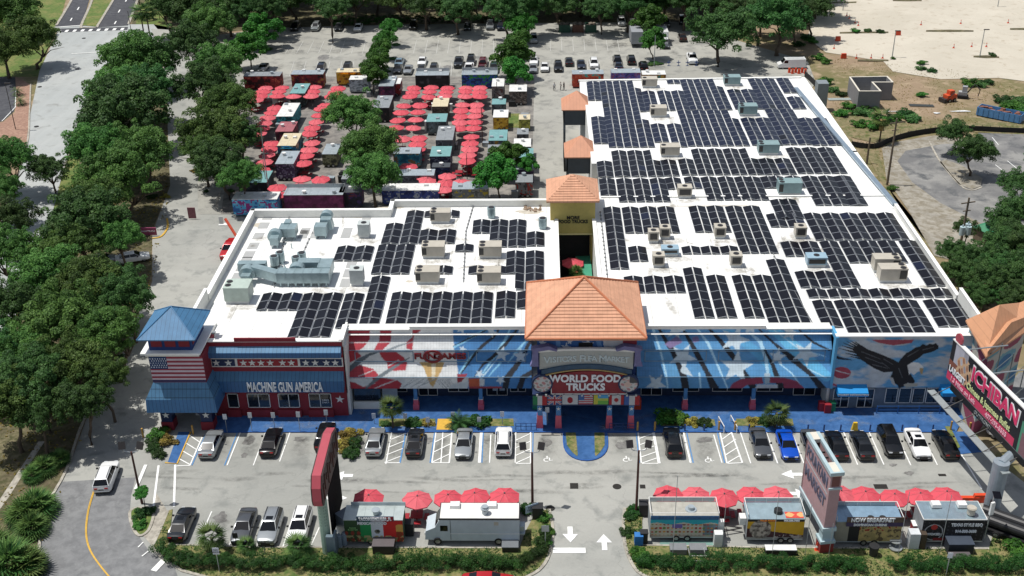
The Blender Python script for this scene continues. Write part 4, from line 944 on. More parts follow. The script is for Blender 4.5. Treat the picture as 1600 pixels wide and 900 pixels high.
mb=MB();mb.add([tuple(p)for p in p2]+[tuple(ap2)],[(0,1,5),(1,2,5),(2,3,5),(3,4,5),(4,0,5)]);qp(mb,'orange_gable',orange)
def paint_e(P,w):
    n=np.sin(w[:,0]*1.1+w[:,2]*.9)+np.sin(w[:,2]*1.6-w[:,1]*.7);C=np.empty((len(P),3));C[:]=H('b4b0a6');C[n>.5]=H('8f4458');C[(n<-.3)]=H('6f9aa4');C[n<-1.2]=H('3f6f96')
    return C
w0,w1,w2=pts[0].lerp(pts[2],.08),pts[1].lerp(pts[3],.08),pts[2].lerp(pts[0],.08)
pl=[]
for a,b in((w0,w1),(w1,w2)):pl.append(((a.x,a.y,0),(b.x-a.x,b.y-a.y,0),(0,0,z-.2)))
o=painted('mural_wall',pl,.12,paint_e,paint_attr);attach(o,Q)
mb=MB();q4=[w0,w1,w2,pts[3].lerp(pts[1],.08)];c0=sum(q4,Vector())/4;mb.prism([((p.x-c0.x)*.985+c0.x,(p.y-c0.y)*.985+c0.y)for p in q4],0,z-.25);qp(mb,'tower_core',wallw)
cellm=seam_mat('solar_cells',H('121219'),0,.26,1.35,.05,rough=.3,axis2=1,period2=1.0,var=.12,spec=.2)
cellm2=seam_mat('solar_cells_blue',H('161b2e'),0,.26,1.35,.05,rough=.3,axis2=1,period2=1.0,var=.12,spec=.2)
alu=mat('aluminium',H('b3b7bb'),rough=.35,metal=.5,var=.06)
PWX,PLY=1.2,2.05
def panel_mesh(side,cm):
    mb=MB();w=PWX-.1;l=PLY-.06;h0,h1=.12,.34
    zl,zr=(h0,h1)if side<0 else(h1,h0)
    x0,x1=(-w/2,w/2);f=.035
    def z(x):return zl+(zr-zl)*(x-x0)/w
    mb.add([(x0,0,zl-.03),(x1,0,zr-.03),(x1,-l,zr-.03),(x0,-l,zl-.03),(x0,0,zl),(x1,0,zr),(x1,-l,zr),(x0,-l,zl)],[(0,3,2,1)[::-1],(0,1,5,4),(1,2,6,5),(2,3,7,6),(3,0,4,7)],1)
    a,b=x0+f,x1-f
    mb.add([(x0,0,zl),(x1,0,zr),(x1,-l,zr),(x0,-l,zl),(a,-f,z(a)),(b,-f,z(b)),(b,-l+f,z(b)),(a,-l+f,z(a))],[(1,0,4,5),(2,1,5,6),(3,2,6,7),(0,3,7,4)],1)
    mb.add([(a,-f,z(a)),(b,-f,z(b)),(b,-l+f,z(b)),(a,-l+f,z(a))],[(3,2,1,0)],0)
    me=bpy.data.meshes.new('solar_panel');me.from_pydata(mb.v,[],mb.f);me.materials.append(cm);me.materials.append(alu);me.polygons.foreach_set('material_index',mb.m);me.update()
    bm=bmesh.new();bm.from_mesh(me);bmesh.ops.recalc_face_normals(bm,faces=bm.faces);
    for f_ in bm.faces:
        if f_.material_index==0 and f_.normal.z<0:f_.normal_flip()
    bm.to_mesh(me);bm.free();return me
PM={s:panel_mesh(s,cellm)for s in(-1,1)};PM2={s:panel_mesh(s,cellm2)for s in(-1,1)}
def zz3(x,y):return G(560+x/3.6,290+y/3.6,RZ)
def zz4(x,y):return G(880+x/3.6,290+y/3.6,RZ)
def zz5(x,y):return G(1180+x/3.6,290+y/3.6,RZ)
def zz2(x,y):return G(300+x/3.6,290+y/3.6,RZ)
def zz6(x,y):return G(880+x/3.81,100+y/3.81,RZ)
BLK=[]
for f,lst in((zz3,[(275,150,2,340),(155,222,2,340),(375,150,4,187),(350,257,4,335),(113,340,4,510),(335,340,6,383),(318,462,4,508),(618,462,4,508),(645,202,2,278),(745,202,4,352),(945,270,2,352),(832,378,4,597),(75,520,2,806),(190,610,10,800),(775,605,2,757),(890,605,1,705)]),(zz2,[(820,350,4,432),(400,615,4,715),(628,615,4,872),(862,615,2,810)]),(zz4,[(222,130,2,482),(325,130,6,278),(700,125,4,275),(905,125,4,395),(360,352,2,440),(660,352,6,395),(335,520,6,612),(668,472,2,772),(798,515,2,772),(942,515,2,772),(1058,515,2,797)]),(zz5,[(55,425,2,797),(55,168,4,243),(265,165,10,322),(135,325,4,408),(355,322,2,585),(465,320,6,447),(800,318,2,580),(215,492,4,588),(280,592,14,640),(312,655,2,812),(435,655,8,860),(935,652,4,812)]),(zz6,[(135,113,2,225),(212,110,6,515),(162,322,2,487),(462,170,2,285),(555,168,4,283),(690,100,6,280),(612,102,2,125),(515,365,2,478),(612,365,2,500),(675,285,8,497),(1095,95,4,275),(1262,92,2,172),(970,160,4,275),(1325,203,2,275),(1050,330,4,497),(1195,277,4,497),(1390,330,4,493),(282,525,6,683),(195,588,2,685),(575,580,2,680),(678,575,2,672),(755,515,8,672),(1155,572,4,672),(1318,507,6,668),(208,692,2,800),(310,692,6,830),(600,687,2,755),(712,682,2,752),(812,682,6,822),(1070,682,2,822),(1165,680,2,930),(1212,678,4,748),(1410,677,6,858),(1280,815,2,930),(1600,677,2,858)])):
    for x,y,n,yb in lst:
        a=f(x,y);b=f(x,yb);BLK.append((a.x,a.y,n,max(1,round((a.y-b.y)/PLY))))
strips=[]
for x,y,n,r in BLK:
    for k in range((n+1)//2):
        hw=2 if n-2*k>=2 else 1
        strips.append((x+k*2*PWX,y,r,hw))
def blocked(cx,cy,S):
    for a,b,c,d in S:
        if a<cx<b and c<cy<d:return True
    return False
HV=[]
HVL=[(688,350,3.0,1.9,1.9,'t',2),(677,405,3.2,2.1,2.0,'t',2),(766,405,3.2,2.1,2.0,'t',2),(668,445,3.2,2.1,2.0,'t',2),(764,446,3.2,2.1,2.0,'t',2),(1021,381,1.5,1.5,1.9,'t',1),(1039,375,1.5,1.5,1.9,'t',1),(1125,374,1.6,1.6,1.9,'t',1),(1029,419,1.6,1.6,1.9,'t',1),(1150,419,1.6,1.6,1.9,'t',1),(1047,402,2.4,1.5,1.3,'b',1),(1070,311,2.2,1.8,1.9,'t',1),(1251,374,1.6,1.6,1.9,'t',1),(1276,419,2.7,1.8,1.6,'b',1),(1385,427,3.5,1.9,2.2,'t',2),(1395,443,3.6,1.9,2.2,'t',2),(1015,138,3.0,2.2,1.9,'t',1),(1029,184,3.0,2.2,1.9,'t',1),(1047,246,3.2,2.2,1.9,'t',1),(1144,135,3.2,2.2,1.9,'g',2),(1169,182,3.3,2.2,2.0,'g',2),(1201,243,3.5,2.2,2.0,'g',2),(1234,306,3.6,2.2,2.2,'g',2),(371,476,3.3,2.8,2.5,'w',2),(569,373,1.7,1.6,2.3,'p',1),(558,448,1.8,1.6,2.5,'p',1)]
for(px,py,w,d,h,c,fn)in HVL:
    p=G(px,py,RZ);HV.append((p.x-w/2-.9,p.x+w/2+.9,p.y-.9,p.y+d+.9))
strips.sort(key=lambda s:(-round(s[1]/6),s[0]))
west=[s for s in strips if s[0]<3];eastS=[s for s in strips if s[0]>=3]
nobj=0
def zone(x,y):
    if x<3:return('west roof','left' if x<-19 else 'middle' if x<-8 else 'right')
    return(('rear of the east roof' if y>62 else 'middle of the east roof' if y>42 else 'front of the east roof'),'left' if x<18 else 'middle' if x<32 else 'right')
cnt={}
proto_done={}
for(x,y,r,hw)in strips:
    z0,z1=zone(x,y);key=(z0,z1,r);cnt[key]=cnt.get(key,0)+1;i=cnt[key]
    lab='%d-row strip of dark solar panels, %s, %s part'%(r,z0,z1)
    s=empty('solar_array',(x+PWX*hw/2,y,RZ+.03),0,lab,'solar array','%d-row solar strips, %s, %s part'%(r,z0,z1))
    pm_=(PM2,PM)if(y>62)else(PM,PM2)
    for j in range(r):
        for side in((-1,1)if hw==2 else(-1,)):
            dx=side*PWX/2 if hw==2 else 0
            if blocked(x+PWX*hw/2+dx,y-j*PLY-1,HV):continue
            o=bpy.data.objects.new('solar_panel',pm_[random.random()<.015][side]);COL.objects.link(o);o.parent=s;o.location=(dx+random.uniform(-.015,.015),-j*PLY,random.uniform(0,.03))
            nobj+=1
    if not s.children:bpy.data.objects.remove(s)
print('solar panels',nobj,'strips',len(strips))
hvc={'t':mat('unit_tan',H('b3ada0'),rough=.5,var=.08),'b':mat('unit_bluegrey',H('8fa9b8'),rough=.45,var=.1),'g':mat('unit_green',H('7e9698'),rough=.5,var=.1),'w':mat('unit_palegreen',H('aab8ae'),rough=.5,var=.1),'p':mat('unit_pale',H('b3bab8'),rough=.5,var=.1)}
fanm=mat('fan_dark',H('26262a'),rough=.6);grm=seam_mat('coil_grille',H('3d3c3a'),2,.12,.6,.4,rough=.6);curb=mat('roof_curb',H('c9ccca'),rough=.7,var=.1)
def hvac(px,py,w,d,h,c,fn,lab,grp):
    w*=.88;d*=.85;h*=.86
    p=G(px,py,RZ);o=empty('rooftop_unit',(p.x,p.y+d/2,RZ),0,lab,'air conditioner',grp)
    mb=MB();mb.box(-w/2+.1,w/2-.1,-d/2+.1,d/2-.1,0.02,.4).build('curb',curb,o)
    mb=MB();mb.box(-w/2,w/2,-d/2,d/2,.4,h);mb.box(-w/2-.03,w/2+.03,-d/2-.03,d/2+.03,h-.08,h+.02)
    for i in range(1,3):mb.box(-w/2+i*w/3-.015,-w/2+i*w/3+.015,-d/2-.02,-d/2,.45,h-.1)
    mb.build('cabinet',hvc[c],o)
    gx=(-w/2+.05,-w/2+.6)if w>2.5 else(-w/2+.2,w/2-.2)
    if c in 'tgb' and not(w>2.5 and c=='t' and px>1300):MB().box(gx[0],gx[1],-d/2-.03,-d/2,.6,h-.2).build('coil_grille',grm,o)
    elif px>1300:MB().box(w/2-.9,w/2-.1,-d/2-.03,-d/2,.6,h-.2).build('coil_grille',grm,o)
    for i in range(fn):
        fx=(-w/2+.45 if px<1300 else w/2-.5)if w>2.5 else 0;fy=(-.45+.9*i)if fn==2 else 0
        mb=MB();mb.cyl((fx,fy),.36,h+.02,h+.07,14).cyl((fx,fy),.12,h+.07,h+.1,8,0);mb.build('fan',fanm,o)
    return o
nm={'t':'tan','b':'blue-grey','g':'grey-green','w':'pale green','p':'pale upright'}
HLAB=['tan rooftop unit behind the top row of panels on the west roof','tan unit left of centre on the west roof, upper of two','tan unit nearer the passage on the west roof, upper of two','tan unit left of centre on the west roof, lower of two','tan unit nearer the passage on the west roof, lower of two','small tan unit left of its twin behind the entrance tower','small tan unit slightly behind its twin, east of the passage','small tan unit right of the narrow gap between front panel blocks','small tan unit beside the low blue-grey one, east of the passage','small tan unit alone below a single row of panels','low blue-grey unit between small tan units east of the passage','boxy tan unit just behind the low roof ridge','small tan unit near the right middle panels','blue-grey unit between panel rows on the right front roof','rear one of two big tan units on the right front roof','front one of two big tan units on the right front roof','farthest tan unit at the back edge of the east roof','second farthest tan unit in the rear panel field','third tan unit from the back in the rear panel field','farthest grey-green unit at the back edge of the roof','second farthest grey-green unit in the rear panel field','third grey-green unit from the back','nearest grey-green unit in the rear panel field','pale green box unit at the left end of the long duct','pale upright unit near the back wall of the west roof','pale upright unit right of the long duct']
for(a,l)in zip(HVL,HLAB):hvac(*a,l,'rooftop air conditioners')
duct=mat('duct_galvanised',H('93a7ab'),rough=.35,metal=.35,var=.16,scale=1.2)
def thing1(mb,name,m,label,cat,group=None,sc=None,**k):
    """one-mesh thing whose origin sits at its base centre"""
    v=np.array(mb.v);c=(v.min(0)+v.max(0))/2;c[2]=v[:,2].min();mb.v=[tuple(p)for p in(v-c)*(sc or 1)]
    return tag(mb.build(name,m,None,loc=tuple(c),**k),label,cat,group)
def ductbox(mb,x0,x1,y0,y1,z0,z1,n=4):
    mb.box(x0,x1,y0,y1,z0,z1)
    for i in range(n+1):x=x0+(x1-x0)*i/n;mb.box(x-.05,x+.05,y0-.05,y1+.05,z0-.05,z1+.05)
p=G(425,390,RZ);mb=MB()
ductbox(mb,p.x+.4,p.x+3.4,p.y+2.2,p.y+5.0,RZ+.9,RZ+2.6,2);mb.box(p.x+.8,p.x+2.2,p.y+4.2,p.y+6.4,RZ+1.2,RZ+2.9,top=.8)
mb.prof([(p.x-.2+1.5*math.cos(a*math.pi/10)*.9,RZ+1.7+1.3*math.sin(a*math.pi/10))for a in range(20)],p.y+.6,p.y+1.9,axis='y');mb.box(p.x-.8,p.x+.8,p.y-1,p.y+.6,RZ+.7,RZ+2.2)
for x in(p.x-.5,p.x+.5,p.x+3.2):mb.box(x-.08,x+.08,p.y-.9,p.y-.7,RZ,RZ+1);
mb.box(p.x+3,p.x+3.2,p.y+3,p.y+3.2,RZ,RZ+1)
thing1(mb,'roof_blower',duct,'galvanised blower with round housing near the back left roof corner','blower',sc=.68)
p=G(500,380,RZ);mb=MB();ductbox(mb,p.x-1.3,p.x+.9,p.y+.2,p.y+2.4,RZ+.7,RZ+2.6,1);mb.box(p.x-.9,p.x+1.8,p.y+2.4,p.y+4.6,RZ+1,RZ+3.0,top=.75)
mb.prof([(p.x+.3+1.2*math.cos(a*math.pi/10),RZ+2.6+1.1*math.sin(a*math.pi/10))for a in range(20)],p.y+4.4,p.y+6,axis='y')
for x in(p.x-1.1,p.x+.7):mb.box(x-.08,x+.08,p.y+.3,p.y+.5,RZ,RZ+.8)
thing1(mb,'roof_blower',duct,'galvanised exhaust hood with elbow against the back parapet','blower',sc=.68)
a=G(432,452,RZ);b=G(522,452,RZ);mb=MB();ductbox(mb,a.x,b.x,a.y,a.y+1.7,RZ+.7,RZ+2.5,6);ductbox(mb,b.x-1.7,b.x,a.y+1.7,a.y+4.8,RZ+.9,RZ+2.6,1);mb.box(b.x-4.6,b.x-1.7,a.y+3.2,a.y+4.8,RZ+1,RZ+2.7)
mb.prof([(b.x-4.6+1.1*math.cos(t*math.pi/10),RZ+1.8+1.1*math.sin(t*math.pi/10))for t in range(20)],a.y+1.8,a.y+3.2,axis='y')
for i in range(7):x=a.x+.4+i*(b.x-a.x-.8)/6;mb.box(x-.1,x+.1,a.y+.1,a.y+.3,RZ,RZ+.8)
mb.add([(a.x,a.y,RZ+.8),(a.x,a.y+1.5,RZ+.8),(a.x,a.y+1.5,RZ+2.4),(a.x,a.y,RZ+2.4),(a.x-3.6,a.y+1.6,RZ+1.3),(a.x-3.6,a.y+3,RZ+1.3),(a.x-3.6,a.y+3,RZ+2.8),(a.x-3.6,a.y+1.6,RZ+2.8)],[(0,3,7,4),(1,5,6,2),(3,2,6,7),(0,4,5,1)])
mb.prof([(a.x-4.2+1.1*math.cos(t*math.pi/10),RZ+1.7+1.1*math.sin(t*math.pi/10))for t in range(20)],a.y+1.2,a.y+2.6,axis='y');mb.box(a.x-5.8,a.x-2,a.y+3.0,a.y+4.2,RZ+1.2,RZ+2.6)
mb.box(a.x-4.8,a.x-3.6,a.y,a.y+1.2,RZ+.9,RZ+2)
thing1(mb,'roof_duct',duct,'long galvanised duct with elbows running across the west roof','duct',sc=(.9,.8,.75))
for k,(px,py,n)in enumerate([(467,420,2),(592,425,2),(770,338,1),(849,352,1)]):
    p=G(px-(168 if k<2 else 0)+(130 if 0 else 0),py,RZ)if 0 else G({0:430,1:464,2:768,3:848}[k],{0:417,1:418,2:340,3:357}[k],RZ)
    mb=MB()
    for j in range(n):mb.cyl((p.x+j*.5,p.y+j*1.1),.55,RZ+.3,RZ+1.5,14);mb.cyl((p.x+j*.5,p.y+j*1.1),.4,RZ+1.5,RZ+1.56,12,1);mb.box(p.x+j*.5-.4,p.x+j*.5+.4,p.y+j*1.1-.4,p.y+j*1.1+.4,RZ+.02,RZ+.3)
    if n==2:mb.tube([(p.x+.8,p.y-.8,RZ+.2),(p.x+1.1,p.y-.5,RZ+.9),(p.x+1.6,p.y-1.1,RZ+.3)],.1,6);mb.box(p.x+.9,p.x+1.5,p.y-1.6,p.y-1.1,RZ+.02,RZ+.5)
    thing1(mb,'condenser',[duct,fanm],['pair of round condensers left, above the long duct','pair of round condensers right, above the long duct','single round vent behind the west roof panels','single small vent near the passage tower'][k],'condenser','round roof condensers')
rust=mat('debris_brown',H('8a7765'),var=.4,scale=4);mb=MB();random.seed(3)
for i in range(26):
    x,y=G(828+random.gauss(0,8),327+random.gauss(0,2.2),RZ).xy;s=random.uniform(.08,.3);mb.box(x-s,x+s,y-s*.7,y+s*.7,RZ+.02,RZ+.06+random.random()*.15,rz=random.random()*3)
o=thing1(mb,'debris',rust,'brown leaf and pipe debris scattered on the white roof near the passage tower','debris');o['kind']='stuff'
conduit=mat('conduit',H('77797a'),rough=.5,var=.2);
for k,(pts,lab)in enumerate([([(452,337),(428,448)],'thin conduit run on blocks across the left of the west roof'),([(483,372),(462,420)],'short conduit run on blocks left of the exhaust hood'),([(739,322),(728,360),(724,440)],'conduit run on blocks in the middle of the west roof'),([(938,330),(950,441)],'conduit run on blocks beside the leftmost east panels'),([(1182,330),(1210,400),(1270,505)],'conduit run on blocks between the front east panel fields')]):
    mb=MB();q=[G(*p,RZ+.2)for p in pts];mb.tube(q,.05,5)
    for a,b in zip(q[:-1],q[1:]):
        n=int((b-a).length/1.1)
        for i in range(n):c=a.lerp(b,i/n);mb.box(c.x-.12,c.x+.12,c.y-.08,c.y+.08,RZ+.02,RZ+.16)
    thing1(mb,'conduit',conduit,lab,'pipe')
random.seed(31);dl=[]
for i,(px,py,*_r2)in enumerate(HVL):c=G(px,py,RZ);dl+=[(c.x+.6,c.y-.5,RZ+.031+i*.0002,2.6,1.2,random.uniform(-.3,.3)),(c.x+random.uniform(-2,2),c.y-2,RZ+.04+i*.0002,.5,random.uniform(1,2.5),0)]
for i in range(70):c=G(random.uniform(340,1500),random.uniform(330,505),RZ);dl+=[(c.x,c.y,RZ+.05+i*.0001,random.uniform(.4,3),random.uniform(.2,.9),random.uniform(0,3))]if(-39<c.x<1.5 or 8<c.x<46.5)and c.y>7 else[]
attach(decals('roof_grime',dl,decal_mat('roof_dirt',H('857d6c'),.6,1.1)),B)
stain=mat('roof_stain',H('b9b2a4'),rough=.8,var=.2,scale=2,world=True)
mb=MB();random.seed(11)
for(px,py,rx,ry)in[(455,338,3.5,.5),(500,339,5,.45),(560,339,5,.4),(610,325,2,.4),(680,322,2,.3),(826,331,2,.8),(405,352,1,.8),(1100,322,9,.18),(640,440,.5,.4)]:
    c=G(px,py,RZ);n=16;mb.add([(c.x+rx*math.cos(2*math.pi*k/n)*random.uniform(.6,1.1),c.y+ry*math.sin(2*math.pi*k/n)*random.uniform(.6,1.1),RZ+.03+random.random()*.004)for k in range(n)],[tuple(range(n))])
bpart(mb,'roof_stains',stain)
def leaf_mat(name,c0,c1,c2):
    m=bpy.data.materials.new(name);m.use_nodes=True;n=m.node_tree.nodes;L=m.node_tree.links;b=n['Principled BSDF']
    b.inputs['Roughness'].default_value=.6;b.inputs['Specular IOR Level'].default_value=.25
    at=n.new('ShaderNodeVertexColor');at.layer_name='Col';oi=n.new('ShaderNodeObjectInfo')
    sp=n.new('ShaderNodeSeparateColor');L.new(at.outputs[0],sp.inputs[0])
    cr=n.new('ShaderNodeValToRGB');e=cr.color_ramp.elements;e[0].position=.1;e[0].color=(*c0,1);e[1].position=.95;e[1].color=(*c2,1);k=e.new(.5);k.color=(*c1,1)
    L.new(sp.outputs[0],cr.inputs[0])
    hs=n.new('ShaderNodeHueSaturation');mr=n.new('ShaderNodeMapRange');mr.inputs[3].default_value=.485;mr.inputs[4].default_value=.53;L.new(oi.outputs['Random'],mr.inputs[0]);L.new(mr.outputs[0],hs.inputs['Hue'])
    m2=n.new('ShaderNodeMapRange');m2.inputs[3].default_value=.75;m2.inputs[4].default_value=1.4;L.new(oi.outputs['Random'],m2.inputs[0]);L.new(m2.outputs[0],hs.inputs['Value'])
    L.new(cr.outputs[0],hs.inputs['Color']);L.new(hs.outputs[0],b.inputs['Base Color'])
    tr=n.new('ShaderNodeBsdfTranslucent');L.new(hs.outputs[0],tr.inputs[0]);ms=n.new('ShaderNodeMixShader');ms.inputs[0].default_value=.25
    out=n['Material Output'];L.new(b.outputs[0],ms.inputs[1]);L.new(tr.outputs[0],ms.inputs[2]);L.new(ms.outputs[0],out.inputs[0])
    MATS[name]=m;return m
LOAK=leaf_mat('oak_leaves',H('2a431d'),H('47672d'),H('6f8f45'))
LDARK=leaf_mat('dark_leaves',H('263f20'),H('3b5a2b'),H('5c7c40'))
LBRT=leaf_mat('bright_leaves',H('234418'),H('386420'),H('588432'))
LHEDGE=leaf_mat('hedge_leaves',H('182e12'),H('264418'),H('3c5f24'))
LSHRUB=leaf_mat('shrub_leaves',H('54502a'),H('7a6a34'),H('a89a3e'))
LPALM=leaf_mat('palm_leaves',H('27401d'),H('415e2c'),H('65793f'))
bark=mat('bark',H('5b4f43'),rough=.9,var=.3,scale=3,bump=.4)
def leaves_mesh(name,centres,radii,n,ls,m,seed=0,flat=.75,hang=0.,tone=None,inner=.35):
    """scatter leaf-clump quads over many small puffs"""
    r=np.random.default_rng(seed);c=np.asarray(centres,float);rad=np.asarray(radii,float)
    w=rad**2;k=r.choice(len(c),n,p=w/w.sum())
    d=r.normal(size=(n,3));d/=np.linalg.norm(d,axis=1)[:,None];d[:,2]=np.where(d[:,2]<-.35,-d[:,2],d[:,2])
    rr=rad[k]*(inner+(1.02-inner)*r.random(n)**.45);P=c[k]+d*rr[:,None]*np.array([1,1,flat])
    nrm=d+r.normal(size=(n,3))*.55;nrm[:,2]+=.8;nrm/=np.linalg.norm(nrm,axis=1)[:,None]
    t=np.cross(nrm,r.normal(size=(n,3)));t/=np.linalg.norm(t,axis=1)[:,None];b=np.cross(nrm,t)
    s=ls*(.55+.9*r.random(n))[:,None];a=.55+.3*r.random(n)[:,None]
    V=np.empty((n,4,3));V[:,0]=P-t*s;V[:,1]=P-b*s*a;V[:,2]=P+t*s;V[:,3]=P+b*s*a
    V=V.reshape(-1,3);me=bpy.data.meshes.new(name);me.vertices.add(4*n);me.vertices.foreach_set('co',V.ravel().astype(np.float32))
    me.loops.add(4*n);me.loops.foreach_set('vertex_index',np.arange(4*n));me.polygons.add(n);me.polygons.foreach_set('loop_start',np.arange(0,4*n,4));me.polygons.foreach_set('loop_total',np.full(n,4));me.update(calc_edges=True)
    ct=r.random(len(c));tone_=np.clip(.25+.35*ct[k]+.4*r.random(n)-.1,0,1)
    ca=me.color_attributes.new('Col','FLOAT_COLOR','CORNER');buf=np.ones((4*n,4),np.float32);buf[:,:3]=np.repeat(tone_,4)[:,None];ca.data.foreach_set('color',buf.ravel())
    me.materials.append(m);return me
def crown_centres(seed,n,R=1.,hz=.55,puff=(.2,.34),low=-.25):
    r=np.random.default_rng(seed);C=[];S=[]
    lob=[(.42*math.cos(k*1.2566+r.uniform(-.3,.3)),.42*math.sin(k*1.2566+r.uniform(-.3,.3)),r.uniform(.55,.7))for k in range(5)];lob[0]=(0,0,.75)
    for i in range(n):
        lx,ly,lr=lob[i%5]
        for _ in range(30):
            d=r.normal(size=3);d/=np.linalg.norm(d)
            if d[2]<low:d[2]*=-.6
            q=r.uniform(.55,1.0)
            p=np.array([lx+d[0]*lr*q,ly+d[1]*lr*q,d[2]*hz*q*(.8+.4*r.random())])
            if np.hypot(p[0],p[1])<1.0:break
        C.append(p*R);S.append(r.uniform(*puff)*R)
    return C,S
def trunk_mesh(seed,h,r0,R,flare=1.35,n=6):
    rr=random.Random(seed);mb=MB();top=(rr.uniform(-.3,.3),rr.uniform(-.3,.3),h)
    mb.tube([(0,0,-.1),(0,0,.3),(top[0]*.5,top[1]*.5,h*.5),top],[r0*flare,r0,r0*.8,r0*.62],8)
    for i in range(n):
        a=2*math.pi*i/n+rr.uniform(-.3,.3);l=R*rr.uniform(.55,.85);z=h+R*rr.uniform(.12,.5)
        p1=(top[0]+l*.35*math.cos(a),top[1]+l*.35*math.sin(a),h+(z-h)*.55);p2=(top[0]+l*math.cos(a+.15),top[1]+l*math.sin(a+.15),z)
        mb.tube([(top[0]*.9,top[1]*.9,h-.25),p1,p2],[r0*.5,r0*.32,r0*.1],6)
    me=bpy.data.meshes.new('trunk');me.from_pydata(mb.v,[],mb.f);me.materials.append(bark);me.polygons.foreach_set('use_smooth',[True]*len(me.polygons));me.update();return me
CR={}
for i in range(4):
    c,s=crown_centres(20+i,230,1.,.58,(.08,.18));CR['oak%d'%i]=leaves_mesh('crown',c,s,38000,.02,LOAK,50+i,inner=.55)
for i in range(3):
    c,s=crown_centres(60+i,180,1.,.68,(.08,.19));CR['dark%d'%i]=leaves_mesh('crown',c,s,28000,.022,LDARK,70+i,inner=.55)
for i in range(3):
    c,s=crown_centres(80+i,40,1.,.85,(.2,.36));CR['bright%d'%i]=leaves_mesh('crown',c,s,10000,.048,LBRT,90+i,inner=.4)
TK={k:trunk_mesh(i,1.,.06 if k[:3]!='bri' else .05,1.0)for i,k in enumerate(CR)}
def tree(kind,cx,cy,wpx,zc,lab,grp,hz=1.,cat='tree',seed=None):
    p=G(cx,cy,zc);depth=float(np.dot(np.array(p)-CAM,RM[2]));R=wpx*depth/FPX*1.12
    zc={'oak':min(zc,6.2)-.3,'dark':zc*.8,'bright':zc}[kind];p=G(cx,cy,zc)
    rr=random.Random(cx*7+cy);i=rr.randrange(4 if kind=='oak' else 3);k=kind+str(i)
    nm={'oak':'oak_tree','dark':'shade_tree','bright':'small_tree'}[kind]
    o=empty(nm,(p.x,p.y,0),rr.random()*6.28,lab,cat,grp)
    t=bpy.data.objects.new('trunk',TK[k]);COL.objects.link(t);t.parent=o;zb=zc-R*.25*hz;sc=max(.5,zb);t.scale=(R*.9,R*.9,sc)
    t.data=TK[k]
    c=bpy.data.objects.new('crown',CR[k]);COL.objects.link(c);c.parent=o;c.location=(0,0,zc);c.scale=(R,R,R*hz)
    return o
OAKS=[(18,400,50,8,'oak at the left edge, upper part of the mass'),(28,345,36,7,'oak between the bushy tree and the left edge'),(232,100,46,7,'oak at the far right of the island row'),(150,315,46,7,'oak above the branching one, road side'),(60,600,60,8,'oak in the lower left mass, near the edge'),(128,628,44,7,'oak shading the mulch bank beside the drive'),(-8,560,50,8,'oak cut by the left edge, lower part'),(188,456,42,7,'oak right of the mass, above the drive shadow'),(22,22,52,8,'broad oak in the top left corner beside the road'),(50,66,44,7,'oak overhanging the wide road at upper left'),(5,80,42,7,'oak at the left edge above the side car park'),(205,106,62,8,'farthest oak of the island row between road and service drive'),(178,150,52,8,'second oak of the island row'),(232,148,46,8,'oak on the right side of the island row, near the drive'),(200,190,72,8,'third oak of the island row'),(155,240,48,7,'oak leaning over the road from the island row'),(225,240,56,8,'oak shading the service drive, middle of the island row'),(185,290,62,7,'oak at the near end of the island row, above the dark bushy tree'),(288,20,44,7,'farthest oak between drive and rear car park'),(322,42,44,8,'second farthest oak between drive and rear car park'),(300,75,40,8,'oak overhanging the drive beside the rear car park'),(345,105,44,8,'oak beside the rear car park corner'),(320,140,46,8,'oak left of the food court, far one'),(355,170,44,8,'oak left of the food court, second one'),(335,215,54,8,'large oak left of the food court, third one'),(352,262,46,7,'oak nearest the food court corner'),(10,255,46,8,'oak at the left edge beside the brick footpath'),(-5,300,36,7,'oak at the left edge below the brick footpath'),(140,362,66,8,'broad oak with visible branches over the silver car'),(105,395,52,8,'oak beside the broad branching one, road side'),(190,372,36,6.5,'oak reaching toward the silver car'),(70,440,62,8,'oak over the road at left centre'),(150,450,60,8,'oak left of the white building, centre of the mass'),(200,470,44,7.5,'oak nearest the drive beside the roof parapet'),(20,485,52,8,'oak at the left edge, upper middle'),(95,510,70,8.5,'large oak in the middle of the left mass'),(175,530,56,8,'oak left of the blue corner tower'),(30,560,62,8.5,'bright-topped oak at the left edge'),(110,580,62,8,'oak above the shaded mulch bank'),(165,590,36,7.5,'oak closest to the flag wall'),(15,635,58,8,'oak at the left edge, lower middle'),(60,650,40,6.5,'lowest oak of the left mass'),(550,186,47,7,'far oak of the three inside the food court'),(585,232,50,7,'middle oak inside the food court'),(583,274,45,7,'near oak of the three inside the food court')]
OAKS+=[(372,215,34,7,'oak edging the left side of the food court, middle'),(375,280,32,6,'oak edging the left side of the food court, near'),(318,240,36,7,'oak over the drive left of the food court')]
for a in OAKS:tree('oak' if a[0]%4 else 'dark',*a,'oaks along the west side',hz=1.32)
